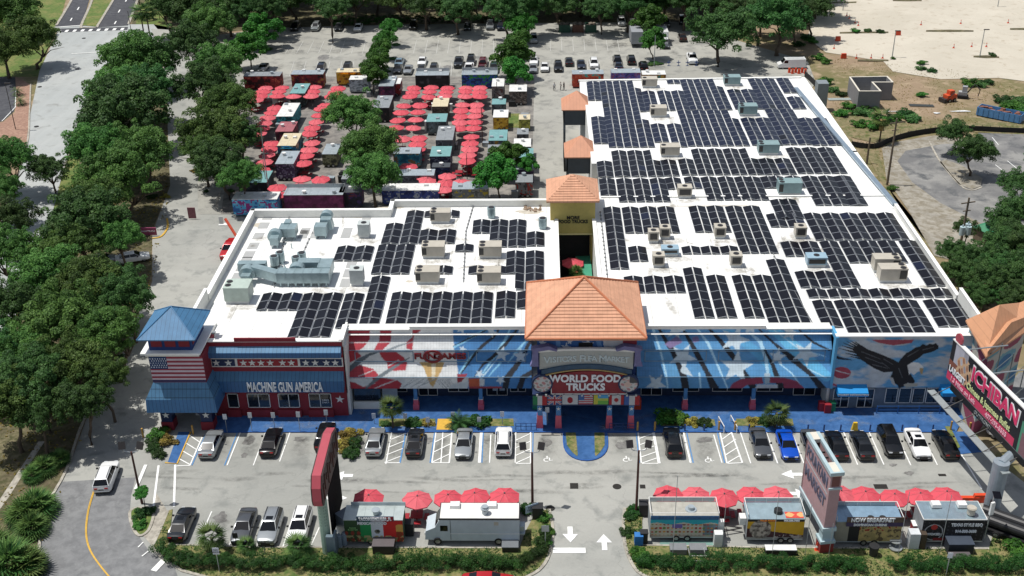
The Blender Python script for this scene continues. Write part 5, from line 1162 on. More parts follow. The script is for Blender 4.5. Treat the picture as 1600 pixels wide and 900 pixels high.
DK=[(80,268,32,5.5,'dark bushy tree between road and oak row'),(1125,58,54,8,'large feathery dark tree by the rear lot exit'),(1218,36,52,9,'tall dark tree behind the parked white van'),(1188,22,34,9,'dark tree left of the sand field, back'),(1246,28,30,8,'dark tree at the sand field edge'),(1492,212,27,4.5,'far dark tree on the turning circle island'),(1522,240,33,5,'near dark tree on the turning circle island'),(1585,290,28,6,'tree at the right edge above the transformer pole'),(1600,335,40,7,'tree at the right edge beside the gravel yard'),(1490,395,26,5,'bushy tree against the east roof edge'),(1530,410,36,5.5,'bushy tree right of the transformer pole'),(1575,395,40,6.5,'spreading tree above the orange roofs'),(1545,440,36,6,'tree behind the white end parapet'),(1592,440,40,6,'tree at the right edge behind the orange roofs'),(1510,360,20,4,'low tree beside the green shed'),(1570,470,24,5,'low dark tree touching the orange roofs'),(1610,390,40,8,'tree at the far right edge of the thicket'),(1560,350,26,5,'low tree right of the green shed'),(1500,430,30,5,'tree pressed against the white end parapet'),(1555,425,36,6,'tree in the middle of the east thicket'),(1530,465,26,5,'tree directly behind the end parapet'),(1590,370,34,6.5,'tree under the right edge canopy'),(1600,470,34,6,'tree at the right edge touching the roofs')]
for a in DK:tree('dark',*a,'dark trees on the east side',hz=1.2)
random.seed(21)
x=268
k=0
while x<1275:
    for row,(yy,w)in enumerate(((14,27),(-6,34),(-30,38))):
        px=x+random.uniform(-10,10);py=yy+random.uniform(-5,5)
        if row==0 and 990<px<1100:py-=8
        if row==0 and random.random()<.25:continue
        tree('dark' if random.random()<.7 else 'oak',px,py,w*random.uniform(1.0,1.35),random.uniform(6.5,9),'dark green tree in the %s row beyond the rear car park'%('front' if row==0 else 'middle' if row==1 else 'rear'),'trees beyond the rear car park, %s row'%('front' if row==0 else 'middle' if row==1 else 'rear'),hz=random.uniform(1.0,1.3))
    x+=40
for i in range(9):o=tree('dark',1640+i*38,250+(i*97)%330,36,6,'shade tree beyond the right edge of the market grounds','trees beyond the right edge',hz=1.2)
BR=[(412,52,21,3.6,'small bright tree on the far left island of the rear lot'),(390,82,20,3.6,'bright tree on the left island beside the food court'),(612,45,12,4,'farthest of the bright trees in the middle island'),(604,66,14,3.8,'second bright tree in the middle island'),(597,84,17,3.8,'third bright tree in the middle island'),(590,104,17,3.8,'fourth bright tree in the middle island'),(582,122,16,3.6,'bright tree at the food court end of the middle island'),(812,42,17,4,'farthest bright tree of the right island'),(811,66,14,3.8,'second bright tree of the right island'),(803,92,24,4.2,'large bright tree of the right island'),(802,116,20,3.8,'nearest bright tree of the right island'),(1015,35,19,4.2,'bright tree beside the grey box trailer'),(1021,66,16,3.8,'round bright tree on the small far right island'),(780,277,27,4.2,'bright tree at the near corner of the food court'),(796,247,20,4,'bright tree behind the near corner one'),(825,258,12,3.4,'small bright tree beside the service lane')]
for a in BR:tree('bright',a[0],a[1],a[2]*1.25,a[3],a[4],'bright green car park trees',hz=1.2)
def puff_mesh(seed,m,n=900,ls=.11,hz=.7,flat=.8):
    c,s=crown_centres(seed,14,1.,hz,(.3,.45),low=0);return leaves_mesh('shrub',c,s,n,ls,m,seed,flat=flat)
SH={'g':puff_mesh(1,LHEDGE,1400,.09),'b':puff_mesh(2,LBRT,1400,.09),'y':puff_mesh(3,LSHRUB,1400,.09),'d':puff_mesh(4,LDARK,1200,.1)}
def shrub(px,py,r,k,lab,grp=None,hz=.8,z=.1):
    p=G(px,py,z);o=bpy.data.objects.new('shrub',SH[k]);COL.objects.link(o);o.location=(p.x,p.y,z+.05);o.scale=(r,r,r*hz);o.rotation_euler=(0,0,(px*13+py)%6.28);return tag(o,lab,'shrub',grp)
for a in[(248,682,1.25,'b','green shrub at the back of the round bed by the blue ramp'),(262,690,1.15,'y','brownish yellow shrub in the bed beside the blue ramp'),(255,676,.9,'y','yellow flowering shrub tucked against the corner tower'),(241,704,.75,'g','clipped round shrub, left front of the ramp bed'),(252,712,.8,'g','clipped round shrub at the tip of the ramp bed'),(244,692,1.0,'g','middle green shrub of the ramp bed'),(538,684,1.0,'y','rusty shrub at the back left of the bed beside the pink sign'),(552,680,1.1,'y','rusty shrub at the back right of the bed beside the pink sign'),(540,698,1.1,'y','rusty shrub in the middle of the bed beside the pink sign'),(553,698,1.1,'g','green shrub in the middle of the bed beside the pink sign'),(545,712,1.0,'g','green shrub at the tip of the bed beside the pink sign'),(644,661,1.0,'g','low rounded hedge shrub before the arcade, left strip'),(668,662,.8,'y','grey-brown shrub before the arcade, left strip'),(746,661,1.3,'g','clipped hedge shrub right of the sago palm'),(733,661,1.0,'g','clipped hedge shrub touching the sago palm'),(604,664,.7,'d','dark shrub at the foot of the arcade palm'),(1040,657,1.6,'b','large bright shrub left of the parked black SUV'),(1056,657,1.5,'b','large bright shrub behind the parked black SUV'),(1082,661,.9,'y','low shrub between the hatch and the large bright shrubs'),(1100,661,.9,'g','low green shrub beside the white ramp rails'),(1175,661,.9,'y','dry low shrub right of the white ramp rails'),(1195,661,.9,'g','low shrub left of the right arcade palm'),(219,822,.8,'b','green shrub below the west light pole'),(221,806,.9,'g','dark shrub round the foot of the west light pole'),(231,800,.7,'g','small shrub right of the west light pole'),(822,796,.9,'g','round shrub at the foot of the left entrance light pole'),(842,798,.6,'g','small round shrub right of the left entrance pole'),(850,812,.8,'b','shrub at the corner of the west planting bed'),(855,832,.8,'b','second shrub along the driveway side of the west bed'),(848,850,.9,'b','third shrub along the driveway side of the west bed'),(990,798,.8,'g','round shrub at the foot of the right entrance light pole'),(1000,800,.7,'g','small shrub right of the right entrance pole'),(982,808,.7,'g','shrub on the corner of the east planting bed'),(981,832,.75,'g','second shrub along the driveway side of the east bed'),(996,866,.9,'b','shrub beside the small blue bin'),(1006,878,1.0,'b','shrub at the start of the east hedge'),(1588,862,1.4,'b','large leafy shrub at the bottom right corner')]:
    shrub(*a)
random.seed(8)
for i,(px,py,r)in enumerate([(1290,130,2.2),(1300,142,1.8),(1312,148,1.6),(1325,168,2),(1316,180,2.2),(1345,178,2.6),(1360,168,2.4),(1375,190,2.6),(1400,188,2),(1425,188,2.4),(1418,180,2.2),(1365,200,2.4),(1342,196,2),(1440,108,1.6),(1458,112,1.4),(1440,100,1.5),(1515,132,2.4),(1530,134,2),(1540,130,1.8),(1440,150,1.5),(1580,170,3),(1595,160,3),(1570,158,2.5),(1600,180,3),(1336,50,1.6),(1355,49,1.4),(1375,50,1.4),(1280,92,2),(1291,98,1.6),(1552,88,1),(1550,85,.9),(1394,296,1.2),(1268,66,2),(1262,60,2.2),(1245,70,2),(1395,92,.8)]):
    shrub(px,py,r*.8,'bdgb'[i%4],'weedy green bush growing on the vacant ground east of the market','bushes on the vacant ground',hz=.7)
for i in range(34):
    px,py=random.choice([(random.uniform(180,240),random.uniform(440,560)),(random.uniform(70,200),random.uniform(600,760)),(random.uniform(212,262),random.uniform(150,340)),(random.uniform(300,385),random.uniform(250,300))])
    if px>240-(py-440)*.42 and py>430:continue
    shrub(px,py,random.uniform(.4,.9),'gdyg'[i%4],'low understorey shrub in the shaded planting under the west oaks','understorey shrubs',hz=.6)
for(px,py)in[(410,82),(420,78),(392,112),(618,70),(612,92),(604,112),(590,128),(1022,98),(1030,100),(1017,101)]:shrub(px,py,1.1,'d','low ground shrub on a rear car park island','island ground shrubs',hz=.35)
def hedge(pts,w,h,lab,seed):
    q=[G(*p)for p in pts];C=[];S=[];r=random.Random(seed)
    for a,b in zip(q[:-1],q[1:]):
        n=int((b-a).length/.35)
        for i in range(n):
            c=a.lerp(b,i/n);d=(b-a).normalized();nn=Vector((-d.y,d.x,0))
            for k in range(3):p=c+nn*r.uniform(-w/2+.3,w/2-.3);C.append((p.x-q[0].x,p.y-q[0].y,r.uniform(.35,h-.28)));S.append(r.uniform(.3,.5))
    me=leaves_mesh('hedge',C,S,int(len(C)*200),.05,LHEDGE,seed,flat=.85,inner=.4)
    o=bpy.data.objects.new('hedge',me);COL.objects.link(o);o.location=(q[0].x,q[0].y,.1);return tag(o,lab,'hedge')
hedge([(250,862),(270,877),(310,886),(420,887),(560,887),(700,887),(815,886)],1.9,1.25,'long clipped green hedge along the front of the west planting bed',5)
hedge([(815,886),(838,872),(850,852),(853,838)],1.5,1.2,'hedge end curving up beside the entrance driveway',6)
hedge([(1000,880),(1040,887),(1200,888),(1352,889)],1.9,1.25,'left stretch of clipped hedge below the east food trucks',7)
hedge([(1392,889),(1500,890),(1620,892)],1.9,1.25,'right stretch of clipped hedge below the barbecue truck',8)
def paving(px,py):pass
hedge([(520,42),(640,36),(780,34),(800,34)],3,2.2,'rough dark hedge at the back edge of the rear car park',9)
def groundcover(polys,n,seed,m,ls,name,lab,z=.14):
    r=np.random.default_rng(seed);P=[]
    for poly in polys:
        w=np.array([tuple(G(*p).xy)for p in poly]);lo,hi=w.min(0),w.max(0);k=int(n*(hi-lo).prod()/sum(((np.array([tuple(G(*p).xy)for p in q]).max(0)-np.array([tuple(G(*p).xy)for p in q]).min(0)).prod())for q in polys))
        q=lo+(hi-lo)*r.random((k,2));P.append(q[inpoly(q,w)])
    P=np.concatenate(P);c0=P.mean(0);ph=np.sin(P[:,0]*.9)+np.sin(P[:,1]*1.3+P[:,0]*.4)+r.normal(size=len(P))*.6;P=P[ph>-.3]
    C=np.column_stack([P-c0,np.zeros(len(P))]);me=leaves_mesh(name,C,np.full(len(C),.12),len(C)*2,ls,m,seed,flat=.6)
    o=bpy.data.objects.new(name,me);COL.objects.link(o);o.location=(c0[0],c0[1],z);return tag(o,lab,'grass',kind='stuff')
groundcover([bedW],24000,1,LHEDGE,.055,'grass','patchy grass covering the west planting bed')
groundcover([bedE],24000,2,LHEDGE,.055,'grass','patchy grass covering the east planting bed')
groundcover([[(1290,130),(1340,160),(1440,150),(1600,180),(1640,215),(1420,210),(1380,290),(1440,380),(1330,240)],[(1300,90),(1500,110),(1600,140),(1500,170),(1300,130)]],15000,3,LSHRUB,.07,'weeds','sparse weeds over the vacant dirt ground',z=.05)
groundcover([[(140,150),(250,90),(262,200),(262,330),(238,440),(186,556),(106,735),(60,870),(0,860),(0,560)]],22000,4,LSHRUB,.12,'leaf_litter','leaf litter and tufts under the west oaks',z=.06)
def frond_mesh(n,L,seed,m,up=.7,w=.28,droop=1.1,fan=False,seg=5):
    r=random.Random(seed);V=[];F=[];T=[]
    for i in range(n):
        a=2*math.pi*i*.382+r.uniform(-.2,.2);el=up*(1-(i/n)*1.5)+r.uniform(-.12,.12);l=L*r.uniform(.8,1.05)
        p=Vector((0,0,0));dr=Vector((math.cos(a)*math.cos(el),math.sin(a)*math.cos(el),math.sin(el)));side=Vector((-math.sin(a),math.cos(a),0));pts=[]
        for k in range(seg+1):pts.append(p.copy());p=p+dr*(l/seg);dr=(dr+Vector((0,0,-droop/seg*.9))).normalized()
        tn=r.random()
        if fan:
            base=pts[2];d=(pts[3]-pts[2]).normalized()
            for j in range(11):
                t=(j-5)/5*1.25;q=(d*math.cos(t)+side*math.sin(t)).normalized();tip=base+q*l*.66+Vector((0,0,-.12*l*r.random()));b=len(V);o2=side*.03+Vector((0,0,.01))
                pe=q.cross(Vector((0,0,1))).normalized()*.034*l
                V+=[base,base+q*l*.3+pe,tip,base+q*l*.3-pe];F.append((b,b+1,b+2,b+3));T.append(tn)
        else:
            for k in range(seg*3):
                t=(k+1)/(seg*3);j=min(int(t*seg),seg-1);c=pts[j].lerp(pts[j+1],t*seg-j);ww=l*.30*math.sin(math.pi*min(1,t*.85+.12));d=(pts[j+1]-pts[j]).normalized()
                for s in(-1,1):
                    e=c+(side*s+d*.55+Vector((0,0,-.18))).normalized()*ww;b=len(V);V+=[c-d*.03,c+d*.05,e];F.append((b,b+1,b+2));T.append(tn)
    me=bpy.data.meshes.new('fronds');me.from_pydata([tuple(v)for v in V],[],F);ca=me.color_attributes.new('Col','FLOAT_COLOR','CORNER');buf=[]
    for f,t in zip(F,T):buf+=[t,t,t,1]*len(f)
    ca.data.foreach_set('color',buf);me.materials.append(m);me.update();return me
FR={'fan':frond_mesh(26,1.7,1,LPALM,1.15,fan=True,droop=1.3),'sago':frond_mesh(40,1.5,2,leaf_mat('sago_leaves',H('20351c'),H('2f4a26'),H('4a6636')),1.0,droop=1.0),'pinn':frond_mesh(26,2.4,3,LPALM,1.1,droop=1.5),'bush':frond_mesh(44,1.7,4,LPALM,1.35,fan=True,droop=.7)}
def palm(px,py,h,k,s,lab,grp=None,z=.12):
    p=G(px,py,z);o=empty('palm_tree',(p.x,p.y,z),(px*3)%6,lab,'palm',grp)
    if h>.2:
        mb=MB();mb.tube([(0,0,-.1),(.02,0,h*.5),(0,.03,h)],[.17 if h<4 else .2,.14 if h<4 else .16,.15],8).build('trunk',bark,o)
    f=bpy.data.objects.new('fronds',FR[k]);COL.objects.link(f);f.parent=o;f.location=(0,0,h);f.scale=(s,)*3;return o
for a in[(614,668,2.6,'fan',1.0,'fan palm in the left planting strip before the arcade'),(717,666,.5,'sago',1.15,'dark sago palm beside the yellow ramp'),(1211,668,1.9,'fan',1.05,'fan palm in the right planting strip before the arcade'),(334,862,1.7,'fan',1.05,'fan palm behind the hedge, left of three'),(468,866,.9,'fan',1.0,'fan palm below the white car in the lower row'),(386,858,.4,'fan',.7,'tiny palm between the parked cars and the hedge'),(1374,222,4.2,'fan',1.5,'tall cabbage palm with a dead-frond skirt on the vacant ground'),(60,800,.5,'bush',1.5,'bushy palm clump beside the left footpath, right one'),(42,812,.4,'bush',1.5,'bushy palm clump beside the left footpath, left one'),(52,830,.4,'bush',1.2,'smaller palm clump below the two by the footpath'),(18,890,.5,'bush',1.9,'large palmetto in the bottom left corner'),(45,892,.4,'bush',1.4,'palmetto right of the corner one'),(-5,870,.5,'bush',1.6,'palmetto cut by the left edge'),(70,736,.4,'bush',1.0,'shaded palmetto on the mulch bank, right'),(52,748,.4,'bush',.8,'shaded palmetto on the mulch bank, left'),(95,722,.3,'bush',.8,'small palmetto at the kerb of the drive'),(28,148,.8,'pinn',.75,'young palm on the brick footpath, farthest'),(33,163,.8,'pinn',.75,'young palm on the brick footpath, middle'),(28,228,.6,'pinn',.8,'young palm on the brick footpath, nearest'),(8,222,.4,'pinn',.6,'small palm at the left edge of the brick footpath'),(228,72,7.5,'fan',1.8,'tall palm at the crossing, left of two'),(237,72,7.8,'fan',1.7,'tall palm at the crossing, right of two'),(222,30,6,'fan',1.4,'palm beyond the crossing on the verge')]:
    palm(*a)
p=G(221,798,.13);o=empty('palm_tree',(p.x+.3,p.y+.3,.13),0,'spindly sapling beside the west light pole','sapling');MB().tube([(0,0,0),(.1,0,2.2)],[.05,.03],6).build('trunk',bark,o)
f=bpy.data.objects.new('crown',CR['bright0']);COL.objects.link(f);f.parent=o;f.location=(.1,0,1.9);f.scale=(.9,.9,.8)
pt=[x for x in bpy.data.objects if x.name.startswith('palm_tree')and x.get('label','').startswith('tall cabbage')][0]
mb=MB();mb.cyl((0,0),.35,2.2,4.1,10,0,.75);mb.build('dead_fronds',mat('dead_frond',H('8b7648'),var=.35,scale=5),pt)
tyre=mat('tyre',H('1a1a1b'),rough=.85,var=.1);rimm=mat('wheel_rim',H('9a9da0'),rough=.3,metal=.8,var=.05)
carglass=mat('car_glass',H('0e1013'),rough=.05,var=.1,spec=.5);plast=mat('black_trim',H('1b1c1e'),rough=.6)
headm=mat('headlight',H('c9ced2'),rough=.15,var=.05,spec=.8);tailm=mat('tail_light',H('8e1217'),rough=.2,var=.05,spec=.8)
def paintm(name,hx,rough=.28,metal=.25):return mat('paint_'+name,H(hx),rough=rough,metal=metal,var=.04,coat=.6)
PC={'white':paintm('white','e2e3e2',metal=0),'silver':paintm('silver','a3a8aa',metal=.55),'grey':paintm('grey','55585c',metal=.4),'black':paintm('black','101113',metal=.1),'dark':paintm('dark','23262a'),'navy':paintm('navy','1b2435'),'blue':paintm('blue','0b4fc0'),'maroon':paintm('maroon','5c1820'),'green':paintm('green','1f3a30'),'paleblue':paintm('paleblue','7f97a8'),'brown':paintm('brown','3b2f2d'),'red':paintm('red','b81c22')}
SPEC={'sedan':dict(L=4.75,W=.91,H=1.45,top=[(0,.62),(.06,.78),(.9,.93),(1.35,.98),(3.75,1.0),(4.5,1.02),(4.7,.96),(4.75,.7)],gb=(1.25,4.15),gr=(2.05,3.35)),'coupe':dict(L=4.8,W=.94,H=1.38,top=[(0,.6),(.06,.74),(1.0,.9),(1.6,.96),(3.9,.98),(4.6,1.0),(4.76,.92),(4.8,.7)],gb=(1.6,4.2),gr=(2.35,3.4)),'suv':dict(L=4.65,W=.94,H=1.7,top=[(0,.68),(.06,.9),(.9,1.04),(1.2,1.08),(4.2,1.1),(4.5,1.1),(4.62,1.0),(4.65,.75)],gb=(1.15,4.6),gr=(1.9,4.15)),'pickup':dict(L=5.6,W=1.0,H=1.88,top=[(0,.75),(.06,1.02),(.9,1.16),(1.3,1.2),(5.3,1.22),(5.55,1.2),(5.58,1.0),(5.6,.8)],gb=(1.4,3.75),gr=(2.0,3.55)),}
def wheel_mesh(r=.33,w=.22):
    mb=MB();n=20
    def ring(x,rr):return[(x,rr*math.cos(2*math.pi*k/n),rr*math.sin(2*math.pi*k/n))for k in range(n)]
    rs=[(-w/2,r*.6),(-w/2,r*.93),(-w/2+.03,r),(w/2-.03,r),(w/2,r*.93),(w/2,r*.6)]
    V=[];
    for x,rr in rs:V+=ring(x,rr)
    F=[(i*n+k,(i+1)*n+k,(i+1)*n+(k+1)%n,i*n+(k+1)%n)for i in range(5)for k in range(n)]
    mb.add(V,F,0)
    for x in(-w/2+.02,w/2-.02):
        mb.add(ring(x,r*.6),[tuple(range(n))],1)
        for k in range(5):
            a=2*math.pi*k/5;mb.box(x-.03,x+.03,-.03,.03,.04,r*.58,1);q=mb.v[-8:];c,s=math.cos(a),math.sin(a);mb.v[-8:]=[(p[0],p[1]*c-p[2]*s,p[1]*s+p[2]*c)for p in q]
    me=bpy.data.meshes.new('wheel');me.from_pydata(mb.v,[],mb.f);me.materials.append(tyre);me.materials.append(rimm);me.polygons.foreach_set('material_index',mb.m);me.update()
    bm=bmesh.new();bm.from_mesh(me);bmesh.ops.recalc_face_normals(bm,faces=bm.faces);bm.to_mesh(me);bm.free();return me
WHEEL=wheel_mesh()
CARM={}
def car_meshes(kind):
    if kind in CARM:return CARM[kind]
    S=SPEC[kind];L,W_,Hh=S['L'],S['W'],S['H'];tx=[a for a,_ in S['top']];tz=[b for _,b in S['top']]
    xs=sorted(set([0,.05,.15,.35,.65,1.0,1.3,1.7,2.1,2.5,2.9,3.3,3.7,4.1,L-.7,L-.4,L-.2,L-.06,L]));xs=[x for x in xs if x<=L]
    wx=(.85,L-.95)
    mb=MB();n=0;rings=[]
    for x in xs:
        zt=np.interp(x,tx,tz);e=min(x,L-x);w=W_*(1-.16*max(0,1-e/.55)**2);zb=.24+.12*max(0,1-e/.3)
        def arch():return 0
        R=[(-w*.86,zb),(-w*.97,zb+.1),(-w,zb+.3),(-w*.99,zt-.16),(-w*.93,zt-.04),(-w*.78,zt),(0,zt+.035),(w*.78,zt),(w*.93,zt-.04),(w*.99,zt-.16),(w,zb+.3),(w*.97,zb+.1),(w*.86,zb)]
        rings.append([(a,x-L/2,z)for a,z in R])
    m=len(rings[0]);V=[v for r in rings for v in r];F=[(i*m+k,i*m+(k+1)%m,(i+1)*m+(k+1)%m,(i+1)*m+k)for i in range(len(rings)-1)for k in range(m)]
    F+=[tuple(range(m-1,-1,-1)),tuple((len(rings)-1)*m+k for k in range(m))]
    mb.add(V,F)
    b0,b1=S['gb'];r0,r1=S['gr'];wb=W_*.88;wr=W_*.66;zb=np.interp((b0+b1)/2,tx,tz)-.02
    zf=np.interp(b0,tx,tz)-.01;zr_=np.interp(b1,tx,tz)-.01
    if kind=='suv':zr_=1.1
    def gh(inset):
        k=inset;f=[]
        base=[(-wb,b0,zf),(wb,b0,zf),(wb,b1,zr_),(-wb,b1,zr_)];roof=[(-wr,r0,Hh-.04),(wr,r0,Hh-.04),(wr,r1,Hh-.06),(-wr,r1,Hh-.06)]
        return[(a,y-L/2,z)for a,y,z in base],[(a,y-L/2,z)for a,y,z in roof]
    Bs,Rf=gh(0)
    q=MB();V=Bs+Rf+[(-wr*.8,r0+.12-L/2,Hh),(wr*.8,r0+.12-L/2,Hh),(wr*.8,r1-.12-L/2,Hh-.01),(-wr*.8,r1-.12-L/2,Hh-.01)]
    mb.add(V,[(0,1,5,4),(1,2,6,5),(2,3,7,6),(3,0,4,7),(4,5,9,8),(5,6,10,9),(6,7,11,10),(7,4,8,11),(8,9,10,11)])
    if kind=='pickup':
        mb.add([(-.78,3.9-L/2,1.262),(.78,3.9-L/2,1.262),(.78,5.45-L/2,1.262),(-.78,5.45-L/2,1.262)],[(0,1,2,3)])
    bm=bmesh.new();tmp=bpy.data.meshes.new('t');tmp.from_pydata(mb.v,[],mb.f);bm.from_mesh(tmp);bmesh.ops.recalc_face_normals(bm,faces=bm.faces)
    body=bpy.data.meshes.new('body');bm.to_mesh(body);bm.free();bpy.data.meshes.remove(tmp);body.polygons.foreach_set('use_smooth',[True]*len(body.polygons));body.set_sharp_from_angle(angle=R_(32))
    def pane(a,b,c,d,m0=.06,m1=.06,off=.012):
        a,b,c,d=map(Vector,(a,b,c,d));n=(b-a).cross(d-a).normalized()
        def bl(u,v):return(a.lerp(b,u)).lerp(d.lerp(c,u),v)+n*off
        return[bl(m0,m1),bl(1-m0,m1),bl(1-m0,1-m1),bl(m0,1-m1)]
    ws=MB();ws.add(pane(Bs[0],Bs[1],Rf[1],Rf[0],.03,.03),[(0,1,2,3)])
    rw=MB();rw.add(pane(Bs[2],Bs[3],Rf[3],Rf[2],.04,.06),[(0,1,2,3)])
    sw=[]
    for a,b,c,d in((Bs[1],Bs[2],Rf[2],Rf[1]),(Bs[3],Bs[0],Rf[0],Rf[3])):
        m=MB();P=pane(a,b,c,d,.02,.07);P=[Vector(p)for p in P]
        mid0,mid1=P[0].lerp(P[1],.49),P[3].lerp(P[2],.49);m0,m1=P[0].lerp(P[1],.52),P[3].lerp(P[2],.52)
        m.add([P[0],mid0,mid1,P[3]],[(0,1,2,3)]);m.add([m0,P[1],P[2],m1],[(0,1,2,3)]);sw.append(m)
    def mk(name,m,ma):
        me=bpy.data.meshes.new(name);me.from_pydata(m.v,[],m.f);me.materials.append(ma);me.update();return me
    out={'body':body,'panes':[('windshield',mk('windshield',ws,carglass)),('rear_window',mk('rear_window',rw,carglass)),('side_window',mk('side_window',sw[0],carglass)),('side_window',mk('side_window',sw[1],carglass))]}
    z0=np.interp(.1,tx,tz);W2_=W_*.9
    for nm,y,ma,zz in(('headlight',-L/2+.03,headm,z0-.1),('tail_light',L/2-.03,tailm,.82 if kind!='pickup' else .95)):
        for s in(-1,1):
            m=MB();m.box(s*W2_*.62-.17,s*W2_*.62+.17,y-.05,y+.07,zz-.07,zz+.07);out['panes'].append((nm,mk(nm,m,ma)))
    m=MB();m.box(-W_*.45,W_*.45,-L/2-.02,-L/2+.05,.38,.55);m.box(-W_*.8,W_*.8,-L/2-.01,-L/2+.1,.24,.33);out['panes'].append(('grille',mk('grille',m,plast)))
    m=MB();m.box(-W_*.75,W_*.75,L/2-.1,L/2+.01,.26,.4);m.box(-.26,.26,L/2-.01,L/2+.02,.62,.74);out['panes'].append(('rear_bumper_trim',mk('rear_bumper_trim',m,plast)))
    m=MB();m.box(-.1,.1,b0+.35-L/2,b0+.5-L/2,zb+.02,zb+.16)
    out['mirror']=(mk('wing_mirror',m,plast),W_+.08)
    m=MB();m.box(-wr*.55,wr*.55,r0+.22-L/2,r0+.72-L/2,Hh-.005,Hh+.012);out['sunroof']=mk('sunroof',m,carglass)
    m=MB()
    for s in(-1,1):m.tube([(s*wr*.86,r0+.2-L/2,Hh),(s*wr*.86,r0+.35-L/2,Hh+.06),(s*wr*.86,r1-.3-L/2,Hh+.05),(s*wr*.86,r1-.1-L/2,Hh-.01)],.025,5)
    out['rails']=mk('roof_rails',m,plast)
    out['wheels']=[(s*(W_-.13),y-L/2)for s in(-1,1)for y in wx]
    CARM[kind]=out;return out
BODYC={}
def car(px,py,kind,col,face,lab,grp='cars',rot=0.,extra=(),detail=True,z=0.05,name=None):
    """px,py = image point of the body's middle on the ground; face: 'n' nose away from camera, 's' nose to camera"""
    M=car_meshes(kind);p=G(px,py,z)
    rz={'s':0,'n':math.pi,'e':math.pi/2,'w':-math.pi/2}[face]+rot
    nm=name or{'sedan':'parked_car','coupe':'parked_coupe','suv':'parked_suv','pickup':'pickup_truck'}[kind]
    o=empty(nm,(p.x,p.y,z),rz,lab,{'pickup':'pickup','suv':'suv'}.get(kind,'car'),grp)
    key=(kind,col)
    if key not in BODYC:
        b=M['body'].copy();b.name='body';b.materials.clear();b.materials.append(PC[col]);BODYC[key]=b
    def ch(n_,me,loc=(0,0,0)):
        c=bpy.data.objects.new(n_,me);COL.objects.link(c);c.parent=o;c.location=loc;return c
    ch('body',BODYC[key])
    for n_,me in M['panes']:
        if not detail and n_ in('grille','rear_bumper_trim'):continue
        ch(n_,me)
    if detail:
        for s in(-1,1):ch('wing_mirror',M['mirror'][0],(s*M['mirror'][1],0,0))
    if 'sunroof' in extra:ch('sunroof',M['sunroof'])
    if 'rails' in extra:ch('roof_rails',M['rails'])
    for x,y in M['wheels']:w=ch('wheel',WHEEL,(x,y,.33))
    return o
FR1=[(331,700,'sedan','silver','n','silver sedan nosed in beside the hatched ramp, left end of the front row'),(425,697,'coupe','black','n','black convertible-style coupe alone left of the pink sign'),(509,689,'suv','black','n','black SUV mostly hidden behind the pink pole sign'),(587,697,'sedan','silver','n','small silver hatchback right of the rusty shrub bed'),(649,698,'sedan','dark','n','dark grey sedan with a sunroof beside the hatched bay'),(725,700,'sedan','silver','s','silver sedan facing the camera below the sago palm'),(787,697,'suv','white','n','white SUV nosed in beside the left entrance hatch'),(1051,698,'suv','black','n','black SUV below the large bright shrub'),(1187,699,'sedan','grey','s','dark grey sedan facing out, left of the blue car'),(1229,702,'sedan','blue','s','vivid blue sedan in the front row'),(1268,702,'sedan','grey','s','grey sedan partly hidden behind the tall lettered sign'),(1306,702,'sedan','black','n','black sedan right of the tall lettered sign'),(1346,702,'sedan','dark','n','dark sedan under the yellow parking block, between black cars'),(1389,697,'suv','black','s','black crossover facing out, left of the white sunroof car'),(1432,700,'sedan','white','s','white sedan with black sunroof in the front row'),(1476,701,'sedan','black','n','black sedan at the right end beside the blue ramp'),(286,826,'sedan','dark','n','dark sedan at the left end of the lower row'),(383,829,'sedan','grey','s','grey sedan facing the camera in the lower row'),(424,831,'suv','silver','s','silver crossover in the middle of the lower row'),(470,829,'suv','white','s','white SUV facing the camera beside the pink pole sign')]
for a in FR1:
    px=a[0];p=G(a[0],a[1]);q=G(a[0],a[1]-20)
    ex=[k for k,c in(('sunroof',px in(649,1432,424,470,286)),('rails',a[2]=='suv'))if c]
    c=car(*a,grp='cars in the front car park',extra=ex)
c=car(168,752,'suv','white','n','white SUV driving away up the west drive',extra=('rails',),rot=R_(6))
c=car(208,408,'sedan','white','e','white sedan parked under the oak at the west drive',rot=R_(22))
c=car(160,412,'sedan','silver','e','silver car hidden under the broad oak left of the white sedan',rot=R_(15))
c=car(1577,690,'sedan','white','e','white car half hidden behind the big billboard',rot=R_(-50))
c=car(763,918,'sedan','red','e','red car passing at the bottom edge below the hedge')
